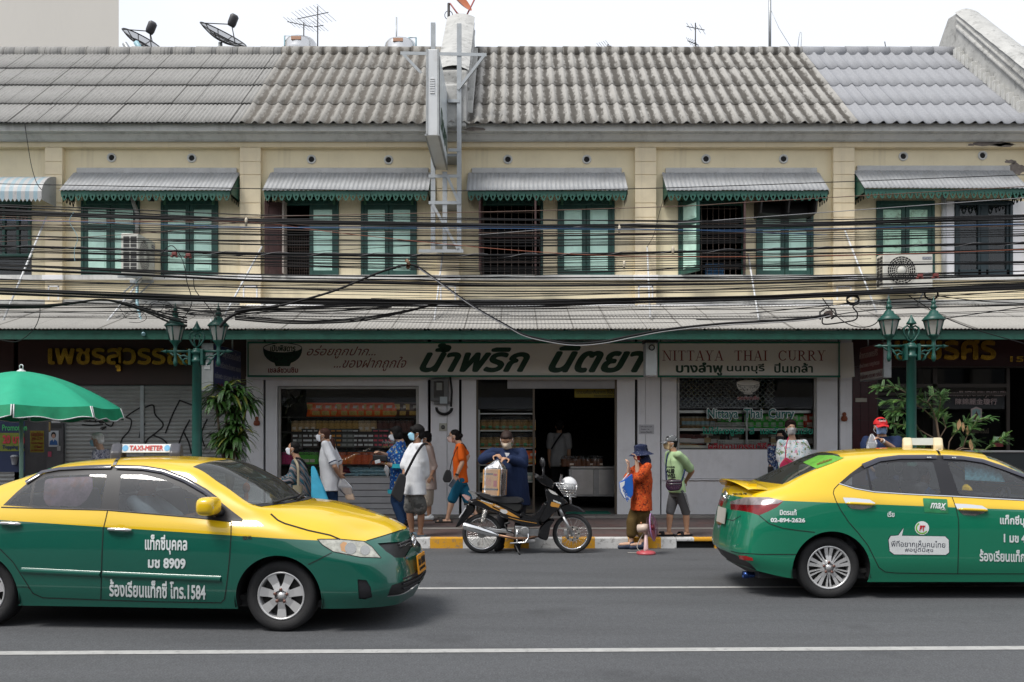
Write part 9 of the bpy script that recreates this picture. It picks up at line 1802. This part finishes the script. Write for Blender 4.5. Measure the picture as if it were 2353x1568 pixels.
Z5=lambda x,y:(603.1+x*.19044,965+y*.19044); Z4=lambda x,y:(1005.2+x*.20874,965+y*.20874); Z6=lambda x,y:(1378.5+x*.2197,965+y*.2197); Z1=lambda x,y:(x*.20153,775.4+y*.20153); Z5b=lambda x,y:(1062.6+x*.21975,850+y*.21975); Z4b=lambda x,y:(1941.4+x*.19048,764+y*.19048)
MWH=mat('mask_white',(.66,.68,.72),.8); MBL=mat('mask_blue',(.28,.52,.66),.8); MPK=mat('mask_pink',(.62,.45,.40),.8); MGR=mat('mask_grey',(.40,.40,.40),.8); MBK=mat('mask_black',(.02,.02,.022),.7); MBE=cloth('mask_beige',(.52,.44,.34),[(.25,.2,.15)],60,k=.25); MKH=mat('mask_khaki',(.45,.33,.18),.8); MDB=mat('mask_denim',(.22,.32,.52),.8)
WTEE=cloth('white_cotton',(.60,.61,.63)); JEAN=cloth('denim_blue',(.018,.045,.11),[(.035,.08,.17)],3,kind='blot',k=.55); CGR=cloth('grey_camo',(.10,.10,.095),[(.06,.06,.058),(.15,.145,.14)],7,kind='blot',k=.55)
NAVY=cloth('navy_cotton',(.012,.022,.06)); BLKC=cloth('black_cloth',(.012,.012,.014)); BLEA=mat('black_leather',(.012,.012,.014),.45,bump=.2,bs=80)
# grey-haired person behind the nearer taxi
person('grey-haired person in glasses and a blue mask behind the nearer taxi roof',Z1,14.6,1.58,180,dict(neck=(1150,1285),pelvis=(1180,1830)),dict(top=cloth('grey_blue_print',(.36,.36,.42),[(.55,.53,.57),(.10,.11,.17)],26,kind='blot',k=.53),legs=BLKC,shoes=BLKC),head=(1108,1172),hair='short',hmat=HAIRG,mask=MBL,glasses=True,skin='b',pitch=8)
# woman with the teal striped blouse
p2=person('woman with a black bun and dark teal striped blouse, by the nearer taxi bonnet',Z5,14.6,1.56,180,dict(neck=(425,480),pelvis=(505,1000),eL=(365,725,-.2),wL=(262,745,-.16),eR=(330,700,.12),wR=(250,720,.06)),dict(top=cloth('teal_stripes',(.022,.042,.055),[(.24,.18,.15),(.03,.11,.15),(.16,.14,.15)],3.2,kind='bands'),sleeve=1.85,slw=1.25,loose=1.25,hem=-.14,legs=BLKC,shoes=BLKC),head=(372,348),hair='bun',mask=MWH,skin='a',fat=1.12,pitch=-2)
yb=14.3; q=lambda x,y,dy=0:P(*Z5(x,y),yb+dy)
strapped('bag_strap','beige shoulder strap across the back of the teal striped blouse','strap',[q(385,470,.1),q(425,560,-.03),q(432,700,-.05),q(430,850,-.05)],.024,mat('strap_beige',(.22,.19,.13),.8)); strapped('bag_strap','black strap over the shoulder of the teal striped blouse','strap',[q(400,460,.05),q(470,480,0),q(550,575,.05)],.02,BLKC)
sack('tote_bag','bright blue cloth tote hanging behind the woman in the teal striped blouse','bag',tuple(q(610,560,.08)),.30,.14,.62,mat('tote_blue',(.03,.30,.46),.7,var=.15,vs=5,bump=.3,bs=25),seed=3,lean=(.13,0),tri=True); sack('canvas_bag','olive canvas bag at the waist of the woman in the teal striped blouse','bag',tuple(q(425,790,-.06)),.17,.08,.28,mat('canvas_olive',(.17,.15,.10),.85),knot=False)
# woman in the white polo, hands behind her back
p3_=person('woman with a brown ponytail in a white polo and jeans, hands behind her back',Z5,15.0,1.66,180,dict(neck=(785,262),pelvis=(820,770),eL=(872,565,-.24),wL=(925,665,-.1),hL=(.9,.35,-.4),eR=(940,560,.22),wR=(948,645,.08),hR=(.2,-.6,-.5),kL=(815,1000),kR=(860,1000),aL=(900,1230),aR=(780,1225)),dict(top=WTEE,sleeve=.8,loose=1.17,hem=-.07,legs=JEAN,leg=1.95,shoes=BLKC),head=(738,188),hair='pony',hmat=HAIRR,mask=MWH,skin='a',fat=1.1,hands=(('L',(0,1,0),.6),('R',(0,-1,0),.6)))
mb=MB(); c=p3_['hp']; mb.tube([c(-.115,.03*math.cos(k*.7),-.035+.03*math.sin(k*.7))for k in range(10)],.014,8); mb.build('scrunchie',mat('scrunchie',(.45,.44,.44),.8),p3_['root'])
for s in'LR':e=p3_['S'][s].lerp(p3_['E'][s],.8); d=(p3_['E'][s]-p3_['S'][s]).normalized(); mb=MB(); mb.tube([e-d*.012,e+d*.004],.0705,16,False); mb.build('cuff_stripe',NAVY,p3_['root'])
WCAR=glass('white_carrier',(.8,.8,.8),1.,.3,film=(.7,.7,.72),fmix=.25); yb=15.0
sk1=sack('plastic_bag','thin white plastic bag of shopping hanging from the hands of the woman in the polo','plastic bag',tuple(P(*Z5(958,700),14.95)),.27,.16,.36,WCAR,seed=5,lean=(.14,0)); sack('','','',tuple(P(*Z5(1010,820),14.95)),.16,.09,.2,mat('shopping_beige',(.45,.33,.24),.7,var=.4,vs=14),parent=sk1,lean=(.08,0),knot=False)
# woman in the blue flowered blouse with a wallet
p4_=person('woman in a blue and yellow flowered blouse looking into a black wallet',Z5,15.43,1.68,180,dict(neck=(1668,262),pelvis=(1640,760),eL=(1640,560,-.22),wL=(1480,532,-.2),eR=(1545,450,.15),wR=(1440,402,.02),kL=(1600,985),kR=(1655,985),aL=(1685,1245),aR=(1700,1200,.2)),dict(top=cloth('blue_flowers',(.012,.07,.28),[(.50,.42,.16),(.30,.42,.55),(.02,.22,.42),(.01,.02,.09)],15,k=.32),sleeve=.95,slw=1.5,loose=1.18,hem=-.09,legs=JEAN,leg=1.97,legw=1.05,shoes=BLKC),head=(1610,172),hair='bob',mask=MWH,skin='b',glasses=True,pitch=14,fat=1.03,hands=(('L',(0,.3,1),.8),('R',(0,0,-1),.7)))
mb=MB(); lo=p4_['pel']-Vector((0,0,.09*1.68)); mb.lathe(lo,[(.21,-.03),(.215,.0),(.212,.04)],24); mb.v=[((x-lo.x)*.86+lo.x,(y-lo.y)*.9+lo.y,z)for x,y,z in mb.v]; mb.build('hem_band',mat('turquoise_band',(.02,.36,.45),.8),p4_['root'])
for s in'L':e=p4_['S'][s].lerp(p4_['E'][s],.97); d=(p4_['E'][s]-p4_['S'][s]).normalized(); mb=MB(); mb.tube([e-d*.02,e+d*.05],[.108,.112],16,False); mb.build('cuff_band',MATS['turquoise_band'],p4_['root'])
wl=thing('wallet','long black leather wallet held by the woman in the flowered blouse','wallet',tuple(P(*Z5(1415,495),15.15))); c=P(*Z5(1418,462),15.15); mb=MB(); mb.obox(c,(.24,.07,.105),Matrix.Rotation(R(4),3,'Y')); mb.build('case',BLEA,wl,bevel=.02,seg=3); mb=MB(); mb.tube(spline([c+Vector((-.11,0,.0)),c+Vector((-.14,0,-.08)),c+Vector((-.17,0,-.17)),c+Vector((-.18,0,-.12)),c+Vector((-.13,0,-.03))]),.006,5); mb.build('wrist_strap',BLEA,wl)
mb=MB(); mb.obox(P(*Z5(1390,505),15.1),(.09,.02,.06),Matrix.Rotation(R(-15),3,'Y')); solo(mb,'tissue',WPVC,tuple(P(*Z5(1390,515),15.1)),'folded white tissue held under the black wallet','tissue',bevel=.008); sack('plastic_bag','narrow clear plastic bag hanging under the flowered sleeve','plastic bag',tuple(P(*Z5(1490,545),15.1)),.1,.06,.2,WCAR,seed=8,lean=(.03,0)); mb=MB(); d=(p4_['W']['L']-p4_['E']['L']).normalized(); mb.tube([p4_['W']['L']-d*.03,p4_['W']['L']-d*.015],.032,14); mb.build('wrist_watch',GOLD,p4_['root'])
# person in the pale shirt behind the young man
person('person in a beige shirt and cream shorts, mostly hidden behind the young man',Z5,16.6,1.62,180,dict(neck=(2010,315),pelvis=(2015,775),eL=(2080,560,-.1),wL=(2035,670,-.15),kL=(2000,1000),kR=(1900,1000),aL=(2015,1180),aR=(1870,1160)),dict(top=cloth('beige_shirt',(.46,.38,.34)),sleeve=1.35,loose=1.1,legs=cloth('cream_shorts',(.52,.46,.38)),leg=.95,legw=1.1,shoes=mat('white_trainer',(.55,.58,.6),.6)),head=(1968,225),hair='mop',mask=MWH,skin='a',z0=KH)
# young man in the white T-shirt
p5_=person('young man in a white T-shirt and grey shorts with a black sling bag',Z5,13.9,1.70,205,dict(neck=(1865,288),pelvis=(1840,900),eL=(1950,655,-.05),wL=(1905,845,-.1),eR=(1730,560,.12),wR=(1700,730,.0),kL=(1915,1120),kR=(1778,1115),aL=(1905,1370),aR=(1805,1355)),dict(top=WTEE,sleeve=.97,slw=1.35,loose=1.28,hem=.0,flare=1.1,legs=CGR,leg=.72,legw=1.2,shoes=mat('slipper_blue_grey',(.10,.14,.17),.6),slipper=True,feet=215,shw=1.05),head=(1862,165),hair='mop',mask=MBL,skin='c',fat=1.0,look=190)
yb=13.62; q=lambda x,y,dy=0:P(*Z5(x,y),yb+dy); sb=thing('sling_bag','black sling bag at the hip of the young man in the white T-shirt','bag',tuple(q(1640,1000))); mb=MB(); mb.prism(roundpoly([Z5(*p)for p in((1650,640),(1725,660),(1735,720),(1690,980),(1655,1000),(1550,905),(1560,860))],.25),lambda a,b,d:P(a,b,yb+d),-.05,.06); mb.build('bag',BLEA,sb,bevel=.02,seg=3); mb=MB(); mb.tube(spline([q(1715,680),q(1760,590,-.03),q(1850,420,-.06),q(1935,300,.02),q(1990,290,.2)]),.022,6,True,flat=.3,up=(0,-1,0)); mb.build('strap',BLKC,sb)
# woman in orange
p7_=person('woman in an orange T-shirt and teal shorts walking left with a phone',Z4,16.24,1.66,180,dict(neck=(245,268),pelvis=(258,660),eL=(272,475,-.22),wL=(212,610,-.22),eR=(335,400,.15),wR=(300,480,.05),kL=(165,870),kR=(330,880),aL=(110,1085),aR=(425,1040)),dict(top=cloth('orange_cotton',(.72,.12,.012)),sleeve=.72,loose=1.05,hem=-.03,legs=cloth('teal_shorts',(.012,.12,.21)),leg=1.0,legw=.98,shoes=mat('flipflop_black',(.02,.018,.016),.7),slipper=True),head=(183,183),hair='bun',mask=MPK,glasses=True,skin='b',pitch=6)
c=P(*Z4(165,700),15.98); mb=MB(); mb.obox(c,(.075,.012,.15),Matrix.Rotation(R(35),3,'Y')); solo(mb,'phone',mat('phone_grey',(.12,.14,.17),.25),tuple(c),'grey mobile phone in the hand of the woman in orange','phone',bevel=.006); mb=MB(); d=(p7_['W']['L']-p7_['E']['L']).normalized(); mb.tube([p7_['W']['L']-d*.03,p7_['W']['L']],.034,14); mb.build('wrist_watch',BLEA,p7_['root'])
yb=15.95; q=lambda x,y,dy=0:P(*Z4(x,y),yb+dy); hb=thing('handbag','small black handbag in front of the woman in orange','bag',tuple(q(105,692))); mb=MB(); mb.prism(roundpoly([Z4(*p)for p in((100,545),(150,560),(160,650),(140,690),(75,690),(55,655),(70,600))],.3),lambda a,b,d:P(a,b,yb+d),-.05,.06); mb.build('bag',BLEA,hb,bevel=.02,seg=3); mb=MB(); mb.tube(spline([q(135,560),q(165,430,.0),q(215,310,.03),q(275,262,.15),q(320,320,.4)]),.008,5); mb.build('strap',BLKC,hb)
# man in navy packing the box on the motorcycle seat
p8_=person('man in a navy collarless shirt bending over the box on the motorcycle seat',Z4,13.5,1.76,-98,dict(neck=(770,318,.0),pelvis=(825,780,.05),eR=(500,440,-.06),wR=(622,395,-.26),hR=(.4,-.4,-.1),eL=(945,490,-.06),wL=(785,430,-.28),hL=(-.5,-.3,-.1),kR=(720,1130),kL=(900,1130),aR=(690,1375),aL=(880,1375)),dict(top=NAVY,sleeve=1.93,slw=1.3,loose=1.25,hem=-.12,legs=cloth('charcoal',(.025,.025,.03)),shoes=BLKC,shw=1.1),head=(762,222,-.08),hair='short',hmat=mat('hair_thin',(.022,.011,.008),.6,spec=.25,bump=.4,bs=100),mask=MBE,skin='a',fat=1.25,z0=0,pitch=38,look=-100,hands=(('R',(.5,0,-1),.9),('L',(-.5,0,-1),.9)))
mb=MB(); c=P(*Z4(765,385),13.33); mb.prism([(-.035,.03),(.04,.025),(.005,-.06)],lambda a,b,d:c+Vector((a,d,b)),-.01,.0); mb.build('undershirt',WTEE,p8_['root'])
# shopper inside the dark doorway
person('dim shopper in a white T-shirt seen from behind inside the dark doorway',Z5b,19.2,1.70,95,dict(neck=(1012,665),pelvis=(1005,960)),dict(top=cloth('dim_white',(.3,.3,.3)),sleeve=.8,loose=1.12,legs=BLKC,shoes=BLKC),head=(1012,590),hair='short',skin='a',z0=.2); strapped('bag_strap','dark strap across the back of the shopper inside the doorway','strap',[P(*Z5b(1050,655),19.0),P(*Z5b(985,740),18.98),P(*Z5b(930,830),19.0)],.02,BLKC)
# woman in the bucket hat
OR=cloth('orange_batik',(.42,.055,.012),[(.12,.02,.01),(.50,.10,.02)],34,kind='blot',k=.56); p10=person('woman in a navy bucket hat and orange-red printed shirt beside the fan',Z6,13.62,1.57,190,dict(neck=(462,455),pelvis=(432,880),eL=(405,605,-.2),wL=(383,435,-.22),hL=(-.1,0,.5),eR=(305,610,.05),wR=(300,500,-.02),hR=(.15,0,.5),kL=(450,1060),kR=(340,1060),aL=(440,1270),aR=(325,1270)),dict(top=OR,sleeve=1.15,slw=1.5,loose=1.3,hem=-.06,flare=1.08,legs=cloth('brown_check',(.10,.065,.022),[(.06,.035,.012)],70,k=.3),leg=1.62,legw=1.35,shoes=mat('shoe_navy',(.02,.03,.06),.7),feet=185),head=(425,350),hair='bob',mask=mat('mask_red',(.5,.03,.03),.8),skin='b',z0=0,pitch=5,hands=(('L',(-1,0,0),.9),('R',(-1,0,0),.9)))
hp=p10['hp']; HAT=cloth('hat_navy',(.012,.018,.05),[(.25,.26,.3)],60,k=.22); mb=MB(); mb.grid(lambda u,v:hp((.105 if u<.6 else .105+.10*(u-.6)/.4)*math.cos(2*math.pi*v)*(math.sin(min(u/.35,1)*math.pi/2))-.01,(.098 if u<.6 else .098+.09*(u-.6)/.4)*math.sin(2*math.pi*v)*(math.sin(min(u/.35,1)*math.pi/2)),.15-.03*min(u/.35,1)-(.09*max(0,u-.35)/.25 if u<.6 else .09+.06*(u-.6)/.4)),20,32); mb.build('bucket_hat',HAT,p10['root']); mb=Sh(); mb.chain([hp(-.04,0,-.06),p10['neck']+Vector((.02,-.02,.02)),p10['neck']+Vector((.03,-.03,-.04))],[.085,.085,.07]); mb.remesh('scarf',HAT,p10['root'],.01,wr=.01,wf=14)
yb=13.45; q=lambda x,y,dy=0:P(*Z6(x,y),yb+dy); vb=thing('carrier_bag','blue and white carrier bag on the arm of the woman in the bucket hat','bag',tuple(q(290,840))); mb=MB(); mb.prism(roundpoly([Z6(*p)for p in((197,655),(260,620),(340,560),(350,690),(345,790),(300,842),(250,820),(215,760))],.15),lambda a,b,d:P(a,b,yb+d),-.03,.06); mb.build('bag',mat('bag_blue',(.01,.10,.42),.5,var=.15),vb,bevel=.02,seg=3); mb=MB(); mb.prism([Z6(*p)for p in((205,660),(262,640),(250,720),(300,800),(318,830),(295,838),(255,815),(220,750))],lambda a,b,d:P(a,b,yb-.034+d),0,.002); mb.mi=1; ct_=q(238,690,-.037); add_text(mb,'VIXOL',lambda u,v:ct_+Vector((.26*u*.32+v*.9,0,-.26*u*.9+v*.35)),0,1,-.02,.03,bold=.05); mb.build('bag_print',[WPVC,mat('print_blue',(.02,.1,.4),.5)],vb); mb=MB(); mb.tube(spline([q(225,650),q(275,590,.05),q(300,560,.1)]),.008,5); mb.build('bag_handle',WPVC,vb)
# woman in green
p11=person('woman in a light green T-shirt, dotted grey cap and striped grey shorts',Z6,14.0,1.56,195,dict(neck=(772,335),pelvis=(812,740),eL=(965,535,.02),wL=(900,640,.22),hL=(-.8,.3,-.2),eR=(735,560,.25),wR=(800,650,.28),kL=(900,965),kR=(735,960),aL=(908,1175),aR=(722,1165)),dict(top=cloth('light_green_tee',(.33,.46,.25)),sleeve=.8,slw=1.15,loose=1.08,hem=-.02,legs=cloth('grey_jersey',(.10,.10,.105)),leg=1.04,legw=1.02,shoes=BLKC,slipper=True,feet=200),head=(742,245),hair='short',mask=MKH,skin='a',fat=1.02,look=185)
hp=p11['hp']; CAPM=cloth('dotted_grey',(.10,.105,.11),[(.62,.62,.62)],30,k=.26)
def capmesh(p,m,brimm):
 hp=p['hp']; mb=MB(); mb.grid(lambda u,v:hp(.105*math.sin(u*1.57)*math.cos(2*math.pi*v)-.012,.093*math.sin(u*1.57)*math.sin(2*math.pi*v),.035+.1*math.cos(u*1.57)),10,28); c=mb.build('cap',m,p['root']); mb=MB()
 for o in(0,-.006):mb.grid(lambda u,v:hp(.075+.10*u*math.cos((v-.5)*1.6),.088*math.sin((v-.5)*2.6)*(1-.15*u),.04-.03*u-.02*abs(v-.5)*2+o),5,14)
 mb.build('cap_brim',brimm,c); return c
capmesh(p11,CAPM,CAPM); mb=MB()
for k in range(3):
 pts=[]
 for t in np.linspace(.05,.96,9):a=p11['pel']+p11['l']*.052*1.56; b=p11['K']['L']; c=a.lerp(b,t); pts.append(c+Vector((.035+.018*k+.02*t,-.094-.004*t+.012*k,0)))
 mb.tube(pts,.006,4,True,flat=.5)
mb.build('side_stripe',WPVC,p11['root']); mb=MB(); c=P(*Z6(745,560),13.8)
yq=(p11['pel'].lerp(p11['neck'],.5)+p11['f']*.0).y-.128
PR=Vector((.96,.28,0)); c=Vector((wx(Z6(700,540)[0],yq),yq-.0,wz(Z6(700,540)[1],yq)))
for s,a,b,z0_,z1_ in(('WONDERFUL',0,.17,.05,.08),('ALIEN',0,.15,-.03,.04),('WILD',.01,.16,-.10,-.035),('summer',.03,.15,-.15,-.115)):add_text(mb,s,lambda u,v:c+Vector((u-.01,-.02*math.sin(3.14*min(1,max(0,u/.17)))-.006,v)),a,b,z0_,z1_,bold=.06,shear=.1)
mb.build('shirt_print',BLKC,p11['root'])
yb=13.74; q=lambda x,y,dy=0:P(*Z6(x,y),yb+dy); pb_=thing('waist_bag','purple patterned crossbody bag in front of the woman in green','bag',tuple(q(770,745))); mb=MB(); mb.prism(roundpoly([Z6(*p)for p in((695,625),(858,625),(862,690),(830,740),(720,748),(685,700))],.3),lambda a,b,d:P(a,b,yb+d),-.05,.05); mb.build('bag',cloth('purple_print',(.035,.015,.035),[(.16,.08,.06),(.25,.2,.18)],40,k=.2),pb_,bevel=.02,seg=3); mb=MB(); mb.tube(spline([q(695,630),q(690,500,.06),q(700,400,.08),q(715,350,.15)]),.012,5,flat=.4,up=(0,-1,0)); mb.tube(spline([q(855,640),q(880,560,.05),q(890,520,.15)]),.014,5,flat=.4,up=(0,-1,0)); mb.build('strap',NAVY,pb_); mb=MB(); mb.tube([q(700,672,-.055),q(845,668,-.055)],.004,4); mb.tube([q(705,640,-.055),q(845,640,-.055)],.004,4); mb.build('zip',STEEL,pb_)
# two women by the counter window
PF=cloth('pastel_flowers',(.62,.64,.66),[(.35,.55,.6),(.55,.28,.36),(.16,.22,.10),(.28,.5,.55)],10,kind='blot',k=.60); p12=person('woman with puffed dark hair and white floral T-shirt by the counter window',Z6,16.0,1.74,-98,dict(neck=(2015,215),pelvis=(2010,590),eR=(1890,430,.05),wR=(1940,560,.2),eL=(2180,400,.0),wL=(2110,520,.2)),dict(top=PF,sleeve=.85,slw=1.15,loose=1.25,legs=BLKC,shoes=BLKC),head=(1997,92),hair='puff',hmat=mat('hair_dark_brown',(.014,.006,.005),.7,spec=.2,bump=.4,bs=110),mask=MGR,skin='b',fat=1.2,look=-95,z0=KH)
yb=15.72; q=lambda x,y,dy=0:P(*Z6(x,y),yb+dy); pk_=thing('handbag','bright pink crossbody bag on the woman in the white floral T-shirt','bag',tuple(q(1970,535))); mb=MB(); mb.prism(roundpoly([Z6(*p)for p in((1940,388),(1990,415),(2062,462),(2040,500),(1900,532),(1876,500),(1885,460))],.25),lambda a,b,d:P(a,b,yb+d),-.06,.05); mb.build('bag',mat('pink_leather',(.50,.02,.09),.45),pk_,bevel=.025,seg=3); mb=MB(); mb.tube(spline([q(1940,395),q(1945,300,-.0),q(1962,215,.08),q(1975,180,.2)]),.01,5); mb.build('strap',MATS['pink_leather'],pk_); mb=MB(); mb.tube([q(1935,420,-.065),q(1985,455,-.065)],.004,4); mb.build('zip',GOLD,pk_)
p13=person('woman in a black mask and navy floral blouse behind the pink bag wearer',Z6,16.7,1.60,-120,dict(neck=(1888,278),pelvis=(1850,590),eR=(1795,470,.0),wR=(1778,560,-.05)),dict(top=cloth('navy_flowers',(.025,.04,.11),[(.40,.42,.45),(.08,.14,.30)],22,kind='blot',k=.55),sleeve=.75,loose=1.15,legs=BLKC,shoes=BLKC),head=(1893,178),hair='bob',mask=MBK,skin='b',look=-130,z0=KH)
mb=MB(); c=P(*Z6(1785,530),16.5); mb.obox(c,(.1,.06,.15)); solo(mb,'purse',BLEA,tuple(c),'small black purse in the hand of the woman in the navy floral blouse','purse',bevel=.02)
# man in the red cap
p14=person('man in a red cap and sunglasses holding up a plastic bag',Z4b,13.6,1.80,-95,dict(neck=(450,1262),pelvis=(450,1700),eR=(262,1420,-.05),wR=(300,1560,-.1),eL=(610,1420,-.1),wL=(440,1300,-.28),hL=(-.4,0,.1)),dict(top=NAVY,sleeve=.85,slw=1.2,loose=1.2,legs=BLKC,shoes=BLKC,shw=1.12),head=(432,1140),hair='short',mask=MDB,skin='a',fat=1.12,look=-98,hands=(('L',(-.3,0,-1),.9),('R',None,.4)))
cr=capmesh(p14,mat('cap_red',(.55,.012,.015),.7),mat('cap_red_brim',(.5,.012,.015),.7)); hp=p14['hp']; mb=MB(); add_text(mb,'Coca-Cola',lambda u,v:hp(.098-3.2*u*u,u*1.,.07+v),-.045,.045,0,.026,bold=.03,shear=.3); mb.build('cap_lettering',WPVC,cr)
mb=MB()
for s in(-1,1):mb.sphere(hp(.093,s*.034,.004),(.012,.03,.02),12,8,p14['HM'])
mb.tube([hp(.1,-.06,.02),hp(.104,0,.02),hp(.1,.06,.02)],.004,5); mb.build('sunglasses',mat('shade_black',(.006,.006,.007),.12),p14['root']); mb=MB(); d=(p14['W']['L']-p14['E']['L']).normalized(); mb.tube([p14['W']['L']-d*.05,p14['W']['L']-d*.02],.036,14); mb.build('wrist_watch',WPVC,p14['root'])
sb2=sack('plastic_bag','clear plastic bag with a white carton held up by the man in the red cap','plastic bag',tuple(P(*Z4b(325,1225),13.28)),.17,.1,.36,WCAR,seed=12); mb=MB(); c=P(*Z4b(315,1365),13.28); mb.obox(c,(.12,.06,.1)); mb.build('carton',WPVC,sb2,bevel=.008)
# drivers
for lab,L_,rz_,sk_,tp in(('driver in a pale shirt behind the wheel of the nearer taxi',LOC1,ROT1,'c',cloth('pale_blue_shirt',(.35,.42,.48))),('driver in a blue shirt behind the wheel of the farther taxi',LOC2,0,'c',cloth('blue_shirt',(.03,.12,.28)))):
 M_=Matrix.Rotation(R(rz_),3,'Z'); o=lambda x,y,z:Vector(L_)+M_@Vector((x+.02,y-.37,z)); J=dict(pelvis=o(-.06,0,.68),neck=o(-.20,0,1.13),eL=o(.08,.22,.88),wL=o(.36,.14,.98),eR=o(.08,-.22,.88),wR=o(.38,-.12,.98),kL=o(.42,.12,.66),kR=o(.42,-.12,.66),aL=o(.66,.12,.38),aR=o(.66,-.12,.38))
 person(lab,None,0,1.58,rz_,J,dict(top=tp,sleeve=.8,legs=BLKC),head=o(-.17,0,1.245),hair='short',skin=sk_,z0=.30,world=True,vox=.012)
